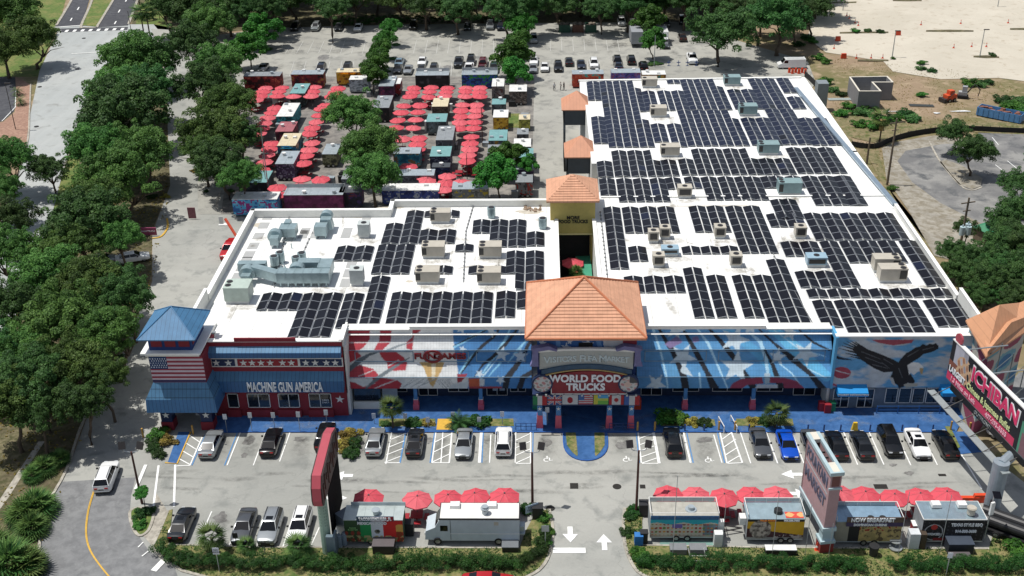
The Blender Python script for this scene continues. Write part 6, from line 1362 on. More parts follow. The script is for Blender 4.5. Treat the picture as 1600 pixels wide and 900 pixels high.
REAR=[(502,112,'suv','navy','s','dark blue SUV behind the maroon food truck'),(543,111,'suv','dark','s','dark SUV behind the yellow food truck'),(624,102,'sedan','paleblue','s','pale blue car right of the middle tree island'),(622,112,'sedan','dark','s','dark car below the pale blue one'),(638,113,'sedan','silver','s','silver car beside the middle tree island'),(660,100,'sedan','white','s','white sedan left of the drain patch in the rear lot'),(659,113,'sedan','black','s','black car directly below the white sedan in the rear lot'),(678,113,'suv','dark','s','dark SUV right of the black car in the rear lot'),(717,102,'pickup','dark','s','large dark pickup in the rear lot'),(736,99,'suv','black','s','black SUV between the pickup and the maroon SUV'),(733,112,'pickup','white','s','white pickup beside the large dark one'),(755,101,'suv','maroon','n','maroon SUV in the rear lot'),(753,112,'sedan','maroon','s','maroon sedan below the maroon SUV'),(772,111,'suv','green','s','dark green SUV left of the large bright tree'),(731,45,'sedan','dark','s','dark car in tree shade at the far edge'),(646,44,'suv','black','s','black SUV in shade behind the middle island'),(766,44,'suv','silver','s','silver SUV at the far edge of the rear lot'),(783,45,'suv','navy','s','dark blue SUV beside the far silver one'),(834,65,'suv','silver','s','silver SUV right of the right tree island, far'),(834,99,'sedan','white','s','white car tucked beside the large bright tree'),(833,111,'sedan','silver','s','grey car below the white one by the large bright tree'),(851,109,'sedan','white','s','white sedan at the lane by the food court'),(872,109,'suv','black','s','black SUV left of the roof corner'),(889,100,'sedan','dark','n','dark sedan behind the orange food truck, left'),(908,105,'sedan','navy','s','dark car just behind the orange food truck'),(928,104,'suv','white','s','white SUV just behind the orange food truck'),(964,98,'suv','black','n','black SUV behind the purple food truck, upper'),(966,107,'sedan','navy','n','dark car hidden behind the purple food truck'),(986,98,'suv','black','n','black SUV right of two others behind the purple truck'),(1005,108,'suv','black','n','black SUV beside the small far right island'),(494,46,'suv','silver','s','silver SUV at the far left edge of the rear lot'),(462,46,'suv','black','s','black SUV in deep shade at the far left edge'),(530,46,'sedan','dark','s','dark sedan in shade, far edge, left part'),(560,47,'sedan','white','s','white sedan half in shade at the far edge'),(971,38,'suv','white','s','white SUV left of the grey box trailer'),(988,42,'pickup','silver','s','silver pickup behind the grey box trailer'),(1040,40,'suv','grey','s','grey SUV in shade right of the far tree'),(1066,36,'suv','navy','s','dark SUV at the shaded far right corner'),(1066,62,'sedan','brown','n','dark brown sedan standing alone in the rear lot'),(1081,96,'pickup','white','s','white pickup behind the blue barriers'),(1039,73,'sedan','grey','s','grey car beside the white cab truck'),(412,110,'sedan','grey','s','grey car in shade beside the left island')]
for a in REAR:car(*a,grp='cars in the rear car park',detail=False)
def van(px,py,rz,lab,col='white'):
    p=G(px,py,.05);o=empty('cargo_van',(p.x,p.y,.05),rz,lab,'van')
    mb=MB();W_=.98
    pr=[(-2.9,.35),(-2.9,.95),(-2.1,1.25),(-1.45,2.05),(2.75,2.1),(2.8,.4)]
    mb.add([(-W_,y,z)for y,z in pr]+[(W_,y,z)for y,z in pr],[tuple(range(6)),tuple(range(11,5,-1))]+[(i,6+i,6+(i+1)%6,(i+1)%6)for i in range(6)]);mb.build('body',PC[col],o)
    MB().quad((-.85,-2.1,1.27),(.85,-2.1,1.27),(.8,-1.48,2.03),(-.8,-1.48,2.03)).build('windshield',carglass,o).location=(0,-.03,.02)
    for s in(-1,1):
        MB().box(s*(W_+.005)-.01,s*(W_+.005)+.01,-1.7,-.9,1.3,1.85).build('side_window',carglass,o)
        for y in(-1.9,1.8):w=bpy.data.objects.new('wheel',WHEEL);COL.objects.link(w);w.parent=o;w.location=(s*(W_-.12),y,.33)
    for x in(-.5,.5):MB().tube([(x,-1.2,2.2),(x,2.4,2.2)],.03,5).build('ladder_rack',rimm,o)
    return o
van(1236,106,R_(-90),'white cargo van with roof rack parked under the tall dark tree')
p=G(995,75,.05);o=empty('box_trailer',(p.x,p.y,.05),0,'grey box trailer parked lengthways beside the far bright tree','trailer');MB().box(-1.3,1.3,0,7.5,.9,3.6).build('box',mat('trailer_grey',H('8b8e92'),var=.1),o)
for x in(-1.1,1.1):
    for y in(5,6):w=bpy.data.objects.new('wheel',WHEEL);COL.objects.link(w);w.parent=o;w.location=(x,y,.33)
p=G(1036,72,.05);o=empty('box_truck',(p.x,p.y,.05),0,'white box truck partly hidden behind the round bright tree','truck');MB().box(-1.1,1.1,0,5.2,.8,3.2).build('box',PC['white'],o);MB().box(-1,1,-1.8,-.02,.5,2.1,top=.85).build('cab',PC['white'],o);MB().box(-.85,.85,-1.72,-1.6,1.35,1.9).build('windshield',carglass,o)
for x in(-.95,.95):
    for y in(-1,4):w=bpy.data.objects.new('wheel',WHEEL);COL.objects.link(w);w.parent=o;w.location=(x,y,.33)
def blobs(cols,sx=1.4,base=None,seed=0):
    r=np.random.default_rng(seed);ph=r.uniform(0,6,6);fr=r.uniform(1.6,4.6,6)
    def f(P,w):
        u=w[:,0]+w[:,1];z=w[:,2];n=(fbm(u*1.5+ph[0],z*1.7+ph[1],seed)-.5)*7
        C=np.empty((len(P),3));C[:]=H(cols[0]);C[n>.45]=H(cols[1]);C[n>1.15]=H(cols[2]);C[n<-.9]=H(cols[3%len(cols)]);return C
    return f
shiny=mat('truck_metal',H('a9b3b8'),rough=.35,metal=.3,var=.14,scale=1.3);dirty=mat('truck_roof_white',H('d3d3d0'),rough=.6,var=.18,scale=1.4);tanr=mat('truck_roof_tan',H('c5b99c'),rough=.7,var=.12)
ventm=mat('vent_white',H('d8d9d7'),rough=.5);ROOFS={'m':shiny,'w':dirty,'t':tanr,'g':mat('truck_roof_grey',H('84898c'),rough=.55,var=.15),'d':mat('truck_roof_dark',H('3f4348'),rough=.6,var=.15),'c':mat('truck_roof_teal',H('6f9a9a'),rough=.5,var=.12),'p':mat('truck_roof_pink',H('9a5a60'),rough=.6,var=.15)}
def foodtruck(px,py,L,Wd,Ht,axis,roof,cols,lab,seed=0,rail=False,awning=None,grp='food trucks in the rear court',vents=2,step=.14,z=.05,gallery=None,names=None,wheels=True):
    """px,py: near-left bottom corner (photo) of the body on the ground; L along X (axis x) or along Y (axis y)"""
    L*=1.12;Wd*=1.12 if L>3.6*1.12 else 1.22;p=G(px,py,z);w,d=(L,Wd)if axis=='x' else(Wd,L);zb=.45
    cx,cy=p.x+w/2,p.y+d/2;o=empty('food_truck',(cx,cy,z),0,lab,'food truck',grp)
    b=MB();b.box(-w/2,w/2,-d/2,d/2,zb,Ht);b.box(-w/2+.2,w/2-.2,-d/2+.2,d/2-.2,.2,zb);b.build('body',mat('truck_body_'+cols[0],H(cols[0]),rough=.45,var=.12),o)
    r=MB();r.box(-w/2-.03,w/2+.03,-d/2-.03,d/2+.03,Ht,Ht+.06)
    n=int((w if axis=='x' else d)/1.2)
    for i in range(1,n):
        if axis=='x':x=-w/2+w*i/n;r.box(x-.02,x+.02,-d/2,d/2,Ht+.06,Ht+.085)
        else:y=-d/2+d*i/n;r.box(-w/2,w/2,y-.02,y+.02,Ht+.06,Ht+.085)
    r.build('roof',ROOFS[roof],o)
    f=paint_grid([((-w/2,-d/2-.015,zb),(w,0,0),(0,0,Ht-zb)),((w/2+.015,-d/2,zb),(0,d,0),(0,0,Ht-zb)),((-w/2-.015,d/2,zb),(0,-d,0),(0,0,Ht-zb))],step,blobs(cols,seed=seed),lambda q:q[:,:2])
    me=bpy.data.meshes.new('wrap');me.from_pydata(f[0],[],f[1]);me.materials.append(paint_attr);ca=me.color_attributes.new('Col','FLOAT_COLOR','CORNER');buf=np.ones((len(f[1])*4,4),np.float32);buf[:,:3]=np.repeat(f[2],4,0);ca.data.foreach_set('color',buf.ravel());me.update()
    wr=bpy.data.objects.new('painted_side',me);COL.objects.link(wr);wr.parent=o
    rr=random.Random(seed)
    for i in range(vents):
        t=(i+.5)/vents-.5+rr.uniform(-.1,.1);x,y=(t*w,rr.uniform(-.3,.4)*d)if axis=='x' else(rr.uniform(-.2,.2)*w,t*d)
        m=MB();(m.box(x-.35,x+.35,y-.3,y+.3,Ht+.06,Ht+.35,top=.85)if rr.random()<.55 else m.cyl((x,y),.28,Ht+.06,Ht+.45,12).cyl((x,y),.36,Ht+.45,Ht+.52,12));m.build('roof_vent',ventm if rr.random()<.6 else shiny,o)
    if rail:
        m=MB();h=.7
        for s in((-w/2,d/2,w/2,d/2),(-w/2,-d/2,-w/2,d/2),(w/2,-d/2,w/2,d/2)):
            a,c=(s[0],s[1]),(s[2],s[3]);m.tube([(a[0],a[1],Ht+h),(c[0],c[1],Ht+h)],.03,5)
        m.box(-w/2,w/2,d/2-.04,d/2,Ht+.1,Ht+h-.06)
        for i in range(6):x=-w/2+w*i/5;m.tube([(x,d/2-.05,Ht),(x,d/2-.05,Ht+h)],.03,5)
        m.build('roof_sign_frame',MATS['galv'],o)
    if awning:
        s,cm=awning;am=mat('awn_'+cm,H(cm),rough=.6)
        if axis=='y':x0=w/2 if s>0 else-w/2;m=MB();m.prof([(x0,2.5),(x0+s*1.3,2.9),(x0+s*1.3,2.84),(x0,2.44)],-d*.25,d*.25,axis='y')
        else:m=MB();m.prof([(-d/2,2.4),(-d/2-1.0,2.75),(-d/2-1.0,2.7),(-d/2,2.34)],-w*.3,w*.3)
        m.build('serving_hatch',am,o)
    if wheels:
        for s in(-1,1):
            for k in(-.45,.45):
                wq=bpy.data.objects.new('wheel',WHEEL);COL.objects.link(wq);wq.parent=o
                if axis=='x':wq.location=(w*.05+k*.9,s*(d/2-.08),.33);wq.rotation_euler=(0,0,math.pi/2)
                else:wq.location=(s*(w/2-.08),k*.9,.33)
    return o
FT=[(383,141,6.6,2.5,2.9,'x','g',['7d1f22','a03030','c0604a','3a1515'],'red food truck at the back left corner of the court'),(457,139,5.8,2.5,3,'x','m',['6b1c24','8f2a2c','a07a3a','2a1214'],'maroon food truck second from the left in the back row'),(527,134,4.4,2.4,2.8,'x','t',['d19a2a','c77a26','e6b84a','7a3a1a'],'yellow and orange food truck in the back row'),(547,146,2.4,3.2,2.8,'y','w',['9aa3a8','b5bcc0','80888c','5a6064'],'small white-roofed trailer behind the big court oak'),(593,158,2.6,5.2,3,'x','m',['4b1f3f','6b2f55','8a3a3a','2a1428'],'purple truck with sign board near the middle island'),(585,192,2.6,5.8,2.9,'x','g',['1b1b1d','2a2a2e','4a3434','111112'],'black food truck right of the big court oak'),(607,151,2.2,3,2.6,'x','w',['8f2a2c','b8bcc0','a03030','402020'],'little white and red stand beside the purple truck'),(434,205,2.7,6.2,2.8,'x','w',['2a8f96','3aa3a8','205a66','174a52'],'teal truck with white canopy in the left court row'),(455,168,2.6,5,2.8,'x','c',['3a4a4a','6a7a7a','2a3a3a','222a2a'],'teal-roofed truck, farthest of the left court row'),(433,231,2.7,4.2,3,'x','p',['4a1a2c','7a2f48','9a4a5a','241018'],'maroon patterned truck in the left court row'),(436,252,2.8,5,2.8,'x','t',['2f7f9e','8a7a5a','c5b99c','3a3a34'],'tan-roofed truck with blue front board in the left court row'),(433,283,2.7,4.8,3,'x','m',['4a3552','7a6a86','2f2a3a','a09aa8'],'purple flowered truck, nearest of the left court row'),(376,312,4.0,4.4,2.9,'x','c',['23282c','34393e','4a5056','15181a'],'dark kiosk trailer under the left oaks'),(366,339,6.2,2.6,2.9,'x','w',['4fa3cf','8a2f7a','6fc0df','2f5f9e'],'light blue and pink truck at the court entrance corner'),(446,333,8.2,2.6,3,'x','m',['5b1f4f','6b2a5c','7a3466','4a1840'],'long purple trailer with burger pictures behind the west roof'),(532,329,3.0,2.6,3,'x','d',['1f1f3a','3a2a66','6a2a3a','121224'],'small dark trailer right of the long purple one'),(505,262,2.2,4,2.4,'x','m',['6a6a4a','8a8a6a','4a4a34','34342a'],'silver-covered stand left of the court oaks'),(535,300,2.3,4,2.2,'x','g',['5f6a6c','7a8486','4a5254','3a4042'],'grey open-topped stand beside the near court oak'),(650,140,6.0,2.5,2.9,'x','m',['1a1a1c','2a2a2c','4a4a4e','121213'],'black food trailer in the back row, centre'),(722,139,6.4,2.5,2.9,'x','m',['2a4f9a','3a9a3a','2f6f4a','1f2f5a'],'blue and green food trailer in the back row'),(769,160,2.1,4,3.2,'x','w',['6a6460','8a8480','5a3a34','3a3a3a'],'tall pale trailer left of the timber shed'),(796,165,3.0,3.4,2.8,'x','w',['6f625a','4a423c','8a8078','3a342f'],'timber shed with striped roof beside the lane'),(769,184,2.3,2.6,2.6,'x','c',['5a6466','6f7a7c','4a5254','3a4042'],'grey-roofed stand below the tall pale trailer'),(771,205,2.4,3.4,2.6,'x','w',['c79a2a','d8b040','a87a1f','7a5a1a'],'white-roofed yellow truck in the right court row'),(676,190,2.6,4,2.9,'x','t',['5a4f42','6f6354','4a4036','3a322a'],'tan-roofed truck in the centre court row, farthest'),(667,212,3.2,3.6,2.6,'x','c',['5f6c6e','76868a','4a5658','384244'],'blue-grey canopy stand in the centre court row'),(682,244,2.6,5.8,2.9,'x','g',['4a4f54','6f757a','3a3e42','5a5f64'],'long grey truck in the centre court row'),(673,271,3.0,3.8,3,'x','c',['2a2f44','454c66','1f2436','6a6f80'],'teal-roofed truck with dark rear in the centre court row'),(676,284,2.6,1.6,2.5,'x','d',['1f2a4a','2a3660','16203a','4a5674'],'small dark kiosk with a white door'),(616,264,4.0,2.6,2.7,'x','m',['2a7f9a','5fa3a8','8a6a4a','1f5f7a'],'trailer with sea mural beside the near court oak'),(764,244,2.8,4.4,2.8,'x','c',['6a7274','86908f','545c5e','a8863a'],'blue-grey roofed truck in the right court row, middle'),(762,262,2.8,3.2,2.6,'x','g',['a07a3a','6a6054','8a6a34','4a4436'],'rounded tan stand in the right court row'),(803,252,2.6,3.2,2.6,'x','w',['6a6f72','84898c','54585a','424648'],'white-canopied stall by the lane, farther'),(806,271,2.6,3.4,2.8,'x','c',['4a5a66','66788a','3a4852','2a343c'],'blue-grey stall by the lane, middle'),(806,290,2.6,3.2,2.8,'x','m',['3a2f4a','5a4a6a','2a2236','6a6072'],'purple-sided stall by the lane, nearer'),(806,309,2.4,2.6,2.6,'x','g',['7f7f82','9a3a34','66666a','4a4a4c'],'grey stall with red details nearest the roof'),(811,205,1.8,2.2,2.2,'x','t',['8a8a3a','a8a84a','6a6a2c','5a5a26'],'small yellow-green booth by the turf patch'),(808,226,1.8,2.4,1.9,'x','g',['5f6064','76777c','4a4b4e','38393c'],'rounded grey oven stand by the turf patch'),(598,322,8.0,2.5,2.6,'x','w',['3a4a8f','a8b0c0','5a6ab0','2a3468'],'long white and blue trailer just behind the roof step'),(625,300,5.0,2.4,2.8,'x','m',['6a6f72','84898c','54585a','424648'],'flat metal-roofed stall near the middle front of the court'),(707,320,5.0,2.8,2.6,'x','m',['6a6f72','84898c','54585a','a8983a'],'wide metal-roofed stall right of the front umbrellas'),(894,138,5.6,2.4,2.9,'x','m',['a83a26','c05434','3f8f86','6a2418'],'orange-red food truck behind the roof corner'),(955,136,5.2,2.4,2.9,'x','m',['4a3f8a','7a3a5a','6a5fa0','2f2858'],'purple and blue food truck behind the roof edge'),(1003,135,4.2,2.4,2.4,'x','w',['8a5a2a','a8863a','3f6f6a','5a3a1c'],'brown and yellow stand behind the roof edge')]
for i,a in enumerate(FT):foodtruck(*a,seed=i+1,vents=2 if a[2]>4 or a[3]>4 else 1,rail=(a[0]in(446,650,722)),awning=((1,'1f9fc8')if a[0]==436 else(-1,'d8a02c')if a[0]in(527,)else None),step=.2)
def board(s,px,py,y_plane_px,size,colm,lab):pass
random.seed(77);tw=MATS['letter_white'];q=0
while q<44:
    x,y=random.choice([(random.uniform(428,470),random.uniform(160,290)),(random.uniform(575,615),random.uniform(150,300)),(random.uniform(664,706),random.uniform(158,285)),(random.uniform(758,826),random.uniform(150,312)),(random.uniform(505,560),random.uniform(250,312))]);p=G(x,y,.05);q+=1;s=random.uniform(.3,.7);hh=random.uniform(.7,2.0);k=q%4
    MB().box(-s,s,-s*.8,s*.8,0,hh).box(-s-.04,s+.04,-s*.8-.04,s*.8+.04,hh,hh+.06).build('stall_equipment',[plast,ventm,shiny,ROOFS['g']][k],loc=p,rz=random.uniform(-.2,.2));o=COL.objects[-1];tag(o,['black bin or smoker box standing between food court trucks','white cooler standing between food court trucks','shiny metal cabinet standing between food court trucks','grey service box standing between food court trucks'][k],['bin','cooler','cabinet','box'][k],['black boxes','white coolers','metal cabinets','grey boxes'][k]+' between court trucks')
def painted_local(name,planes,step,f,parent):
    V,F,C=paint_grid(planes,step,f,lambda q:q[:,:2]);me=bpy.data.meshes.new(name);me.from_pydata(V,[],F);me.materials.append(paint_attr)
    ca=me.color_attributes.new('Col','FLOAT_COLOR','CORNER');buf=np.ones((len(F)*4,4),np.float32);buf[:,:3]=np.repeat(C,4,0);ca.data.foreach_set('color',buf.ravel());me.update()
    o=bpy.data.objects.new(name,me);COL.objects.link(o);o.parent=parent;return o
def wheel_at(o,x,y,s=1.,rz=math.pi/2):
    w=bpy.data.objects.new('wheel',WHEEL);COL.objects.link(w);w.parent=o;w.location=(x,y,.33*s);w.scale=(s,)*3;w.rotation_euler=(0,0,rz);return w
def ftext(s,size,x,z,y,m,par,**k):return text(s,size,(x,y,z),UP,m,par,**k)
tw=MATS['letter_white'];lblack=MATS['letter_black'];lred=mat('letter_red',H('b8323a'));lgreen=mat('letter_green',H('3f9a4a'));lyel=mat('letter_yellow',H('d8b53a'))
Z0=.14
a=G(541,851,Z0);b=G(632,848,Z0);w=b.x-a.x;d=2.1;Ht=2.95
o1=empty('food_truck',(a.x+w/2,a.y+d/2,Z0),0,'green, white and red food trailer beside the pink pole sign','food truck','food trucks on the west bed')
MB().box(-w/2,w/2,-d/2,d/2,.4,Ht).build('body',mat('tg_body',H('26402c'),var=.15),o1)
def ptri(P,q):
    u=(q[:,0]+w/2)/w;z=(q[:,2]-.4)/(Ht-.4);C=np.empty((len(P),3));C[:]=H('2f4a2a');C[(u>.27)]=H('1f8a4a');C[u>.46]=H('c6ccd0');C[u>.66]=H('c22420')
    C[(u<.27)&(z<.5)&(np.sin(u*60)+np.sin(z*20)>.6)]=H('8a3a2a');n=(fbm(u*24,z*8,2)-.5)*6;C[(z<.28)&(n>.2)]=H('a89a6a');C[(z<.25)&(n<-.8)]=H('6a4a2c')
    C[np.hypot((u-.56)*w,(z-.48)*2.6)<.26]=H('6a6a5a');C[np.hypot((u-.57)*w,(z-.5)*2.6)<.13]=H('2a2c22');C[(u>.88)&(np.hypot((u-.95)*w,(z-.62)*2.6)<.5)]=H('c79a4a');C[(u>.88)&(np.hypot((u-.93)*w,(z-.35)*2.6)<.35)]=H('8a3a1f');return C
painted_local('painted_side',[((-w/2,-d/2-.02,.4),(w,0,0),(0,0,Ht-.4))],.06,ptri,o1)
r=MB();r.box(-w/2-.05,w/2+.05,-d/2-.05,d/2+.05,Ht,Ht+.07)
for i in range(1,6):x=-w/2+w*i/6;r.box(x-.025,x+.025,-d/2,d/2,Ht+.07,Ht+.1)
r.build('roof',mat('roof_pale_metal',H('bcc6c4'),rough=.35,metal=.3,var=.12),o1)
MB().add([(-w/2,-d/2,.4),(-w/2,d/2,.4),(-w/2-1.1,.3,.4),(-w/2,-d/2,Ht),(-w/2,d/2,Ht),(-w/2-1.1,.3,Ht-.3)],[(0,3,5,2),(1,2,5,4),(3,4,5)]).build('nose',mat('nose_grey',H('76808a'),rough=.4,var=.1),o1)
MB().cyl((.2,-.2),.3,Ht+.1,Ht+.5,14).cyl((.2,-.2),.4,Ht+.5,Ht+.58,14).build('roof_vent',shiny,o1)
MB().box(-w/2+.4,w/2+.1,d/2,d/2+.06,Ht-.2,Ht+.45).build('raised_hatch',shiny,o1)
sg=MB().box(-w*.28,w*.36,-d/2-.12,-d/2-.05,Ht-.05,Ht+.52).build('sign_board',mat('board_dark',H('33475a'),var=.2),o1)
MB().box(-w*.02,w*.2,-d/2-.13,-d/2-.12,Ht-.04,Ht+.5).build('white_section',mat('board_white',H('b3aab0')),sg);MB().box(w*.2,w*.35,-d/2-.13,-d/2-.12,Ht-.04,Ht+.5).build('red_section',red2,sg)
t=ftext('TACOSGONZALES_FL',.42,w*.04,Ht+.24,-d/2-.16,tw,sg,bold=.02);t.scale=(w*.6/max(.1,t.dimensions.x),)*1+(1,1)if 0 else(w*.56/max(.1,t.dimensions.x),1,1)
t=ftext('MEXICAN FOOD',.42,w*-.02,Ht-.32,-d/2-.07,tw,o1,bold=.02);t.scale=(w*.5/max(.1,t.dimensions.x),1,1)
ftext('TACOS\nBURRITOS',.2,-w*.36,1.95,-d/2-.06,mat('letter_lime',H('8fc07a')),o1)
wheel_at(o1,-.4,-d/2+.1);wheel_at(o1,.5,-d/2+.1)
thing1(MB().cyl((a.x-.6,a.y-.2),.28,Z0,Z0+1.2,12).cyl((a.x-.6,a.y-.2),.2,Z0+1.2,Z0+1.4,10).cyl((a.x-.15,a.y+.1),.28,Z0,Z0+1.2,12).cyl((a.x-.15,a.y+.1),.2,Z0+1.2,Z0+1.4,10),'gas_bottles',mat('propane_grey',H('8a98a3'),rough=.4),'pair of grey gas bottles left of the green, white and red trailer','gas bottle')
a=G(672,851,Z0);b=G(812,851,Z0);w=b.x-a.x;d=2.35;Ht=3.0
o2=empty('step_van',(a.x+w/2,a.y+d/2,Z0),0,'plain white step van food truck under four red umbrellas','food truck','food trucks on the west bed')
whp=mat('van_white',H('b9c3c9'),rough=.4,var=.07);mb=MB();mb.box(-w/2+1.0,w/2,-d/2,d/2,.5,Ht);mb.prof([(-w/2+1.0,.5),(-w/2+1.0,Ht-.1),(-w/2+.55,2.0),(-w/2-.35,1.55),(-w/2-.45,.55)],-d/2+.08,d/2-.08,axis='y');mb.build('body',whp,o2)
MB().box(-w/2+.95,w/2+.05,-d/2-.05,d/2+.05,Ht,Ht+.12).build('roof_edge',plast,o2);MB().box(-w/2+1.05,w/2-.05,-d/2+.05,d/2-.05,Ht+.1,Ht+.15).build('roof',mat('van_roof_white',H('d9d7d2'),rough=.6,var=.12,scale=.8),o2)
MB().quad((-w/2+.98,-d/2+.2,Ht-.25),(-w/2+.98,d/2-.2,Ht-.25),(-w/2+.56,d/2-.2,2.08),(-w/2+.56,-d/2+.2,2.08)).build('windshield',carglass,o2).location=(-.03,0,.02)
MB().box(-w/2+1.05,-w/2+1.75,-d/2-.02,-d/2,1.65,2.3).build('side_window',carglass,o2);MB().box(-w/2+2.0,-w/2+2.04,-d/2-.015,-d/2,.6,Ht-.1).build('door_seam',plast,o2)
MB().box(-w/2+2,w/2,-d/2-.03,-d/2,1.3,1.38).build('rub_rail',MATS['frame_white'],o2)
MB().box(w*.22,w*.27,-d/2-.02,-d/2,2.35,2.75).build('side_louvre',MATS['unit_tan'],o2)
for x in(-w*.22,w*.19):MB().box(x-.5,x+.5,.2,1.0,Ht+.15,Ht+.5,top=.9).build('roof_vent',ventm,o2)
MB().cyl((w*.12,-.4),.3,Ht+.15,Ht+1.0,14).cyl((w*.12,-.4),.42,Ht+.7,Ht+.8,14).build('exhaust_stack',shiny,o2)
for x in(-w/2+.75,w/2-2.0):wheel_at(o2,x,-d/2+.08,1.2);wheel_at(o2,x,d/2-.08,1.2)
for s in(-1,1):MB().box(-w/2-.47,-w/2-.43,s*.85-.15,s*.85+.15,1.0,1.25).build('headlight',headm,o2)
MB().box(w/2,w/2+.5,-.9,.9,1.0,1.1).box(w/2+.02,w/2+.4,-.7,-.2,1.1,1.8).build('rear_step',shiny,o2)
def trailer(px0,px1,py,d,Ht,lab,side,roofm,grp='food trucks on the east bed'):
    a=G(px0,py,Z0);b=G(px1,py,Z0);w=b.x-a.x;o=empty('food_truck',(a.x+w/2,a.y+d/2,Z0),0,lab,'food truck',grp)
    MB().box(-w/2,w/2,-d/2,d/2,.45,Ht).build('body',mat('trailer_body_'+lab[:9],H('8a9094'),var=.12),o)
    painted_local('painted_side',[((-w/2,-d/2-.02,.45),(w,0,0),(0,0,Ht-.45))],.05,lambda P,q:side(P,(q[:,0]+w/2)/w,(q[:,2]-.45)/(Ht-.45)),o)
    r=MB();r.box(-w/2-.04,w/2+.04,-d/2-.04,d/2+.04,Ht,Ht+.07)
    for i in range(1,6):x=-w/2+w*i/6;r.box(x-.02,x+.02,-d/2,d/2,Ht+.07,Ht+.095)
    r.build('roof',roofm,o)
    MB().box(-w/2,w/2,-d/2-.03,-d/2+.02,.4,.5).build('skirt',shiny,o)
    return o,w
def s3(P,u,z):
    C=np.empty((len(P),3));C[:]=H('b9b3a2');C[z>.72+.05*np.sin(u*16)]=H('2aa0ae');C[z>.9]=H('2a5f8a');gx,gy=(u*17)%1-.5,(z*5.2)%1-.5;idx=np.floor(u*17)+np.floor(z*5.2)*3
    m=(np.hypot(gx*1.1,gy*1.4)<.2+.3*vn(u*17,z*9,3))&(z<.7)
    for k,c in enumerate(('a8552f','c08a3a','7a3a2a','b8323a','5f7a3a')):C[m&(idx%5==k)]=H(c)
    C[(z<.7)&(u>.78)&~m]=H('6a7a80');C[(z<.12)]=H('a39c90');C[(u>.32)&(u<.47)&(z>.5)&(z<.68)]=H('6a5fa0');return C
o3,w3=trailer(1015,1120,845,2.35,2.75,'turquoise food trailer covered in dish pictures, left end of the east bed',s3,mat('roof_dusty',H('a3a198'),rough=.7,var=.15))
def frame_top(o,w,d,Ht,front=True):
    m=MB();h=.55
    for(x0,y0,x1,y1)in((-w/2,d/2,w/2,d/2),(-w/2,-d/2,-w/2,d/2),(w/2,-d/2,w/2,d/2))+(((-w/2,-d/2,w/2,-d/2),)if front else()):m.tube([(x0,y0,Ht+h),(x1,y1,Ht+h)],.04,5)
    for i in range(6):x=-w/2+w*i/5;m.tube([(x,d/2,Ht),(x,d/2,Ht+h)],.035,5)
    for x in(-w/2,w/2):m.tube([(x,-d/2,Ht),(x,-d/2,Ht+h)],.035,5)
    m.build('roof_rails',MATS['frame_white'],o);MB().box(-w/2+.1,w/2-.1,d/2-.01,d/2+.03,Ht+.08,Ht+h-.08).build('rear_sign',mat('pale_sheet',H('a9b4b8'),var=.1),o)
frame_top(o3,w3,2.35,2.8);MB().box(-w3/2,w3/2,-1.26,-1.2,2.7,3.05).build('name_board',mat('name_board',H('2f5a86'),var=.4,scale=4),o3)
MB().cyl((.7,0),.55,2.82,2.9,16).cyl((.7,0),.3,2.9,3.2,14).build('roof_fan',shiny,o3);
for x in(-.5,.55):wheel_at(o3,x-.2,-1.15)
def s4(P,u,z):
    C=np.empty((len(P),3));C[:]=H('c49a1f');C[(z<.45-.35*(u-.3))]=H('3f1f24');C[z>.9]=H('1b1a1a');C[z<.1]=H('8a8a86');n=(fbm(u*26,z*9,4)-.5)*6;m=(u<.42)&(np.hypot((u-.24)*5,(z-.5)*2)<.95);C[m]=H('7a746c');C[m&(n>.4)]=H('b0a69a');C[m&(n<-.8)]=H('4a3f3c');C[(u>.45)&(z<.24)&(n>.7)]=H('a8a09a');return C
o4,w4=trailer(1165,1253,848,2.45,2.8,'yellow and black food trailer, second on the east bed',s4,mat('roof_bluegrey_metal',H('9fb3bb'),rough=.3,metal=.35,var=.12))
frame_top(o4,w4,2.45,2.85,False);ftext('704-200-7303',.26,w4*.27,2.66,-1.27,tw,o4,bold=.01);ftext('TRUE FOOD',.26,-w4*.15,2.66,-1.27,mat('letter_orange',H('c9772a')),o4,bold=.01)
MB().cyl((.3,-.3),.4,2.88,3.25,14).build('roof_vent',plast,o4)
m=painted_local('roof_banner',[((.9,-1.15,2.92),(w4/2-1.0,0,0),(0,.9,.0))],.07,lambda P,q:np.where((np.sin(q[:,0]*6)+np.sin(q[:,1]*7)>.2)[:,None],np.array(H('d5a06a')),np.array(H('c4483c'))),o4)
MB().box(-w4/2-.6,-w4/2-.02,-.6,.2,1.6,2.4).build('air_conditioner',ventm,o4)
for x in(.6,1.5):wheel_at(o4,x,-1.2)
def s5(P,u,z):
    C=np.empty((len(P),3));C[:]=H('9a8a5a');n=(fbm(u*22,z*7,5)-.5)*6;C[n>.5]=H('b09a62');C[n<-.9]=H('5a4a34');C[(z>.55)&(z<.8)&(n>1.0)]=H('8a2a22');C[(u<.2)]=H('8e8a7c');C[(u>.2)&(u<.36)]=H('1a1a1b');return C
o5,w5=trailer(1302,1404,852,2.3,2.8,'food trailer with breakfast signboard, third on the east bed',s5,mat('roof_blue_metal',H('8fabc0'),rough=.3,metal=.35,var=.14))
frame_top(o5,w5,2.3,2.8,False);sb=MB().box(-w5*.36,w5*.5,-1.37,-1.3,2.9,3.5).build('sign_board',mat('board_brown',H('54443a'),var=.3,scale=3),o5);t=ftext('NOW BREAKFAST',.58,w5*.03,3.2,-1.41,tw,sb,bold=.025);t.scale=(w5*.66/t.dimensions.x,1,1)
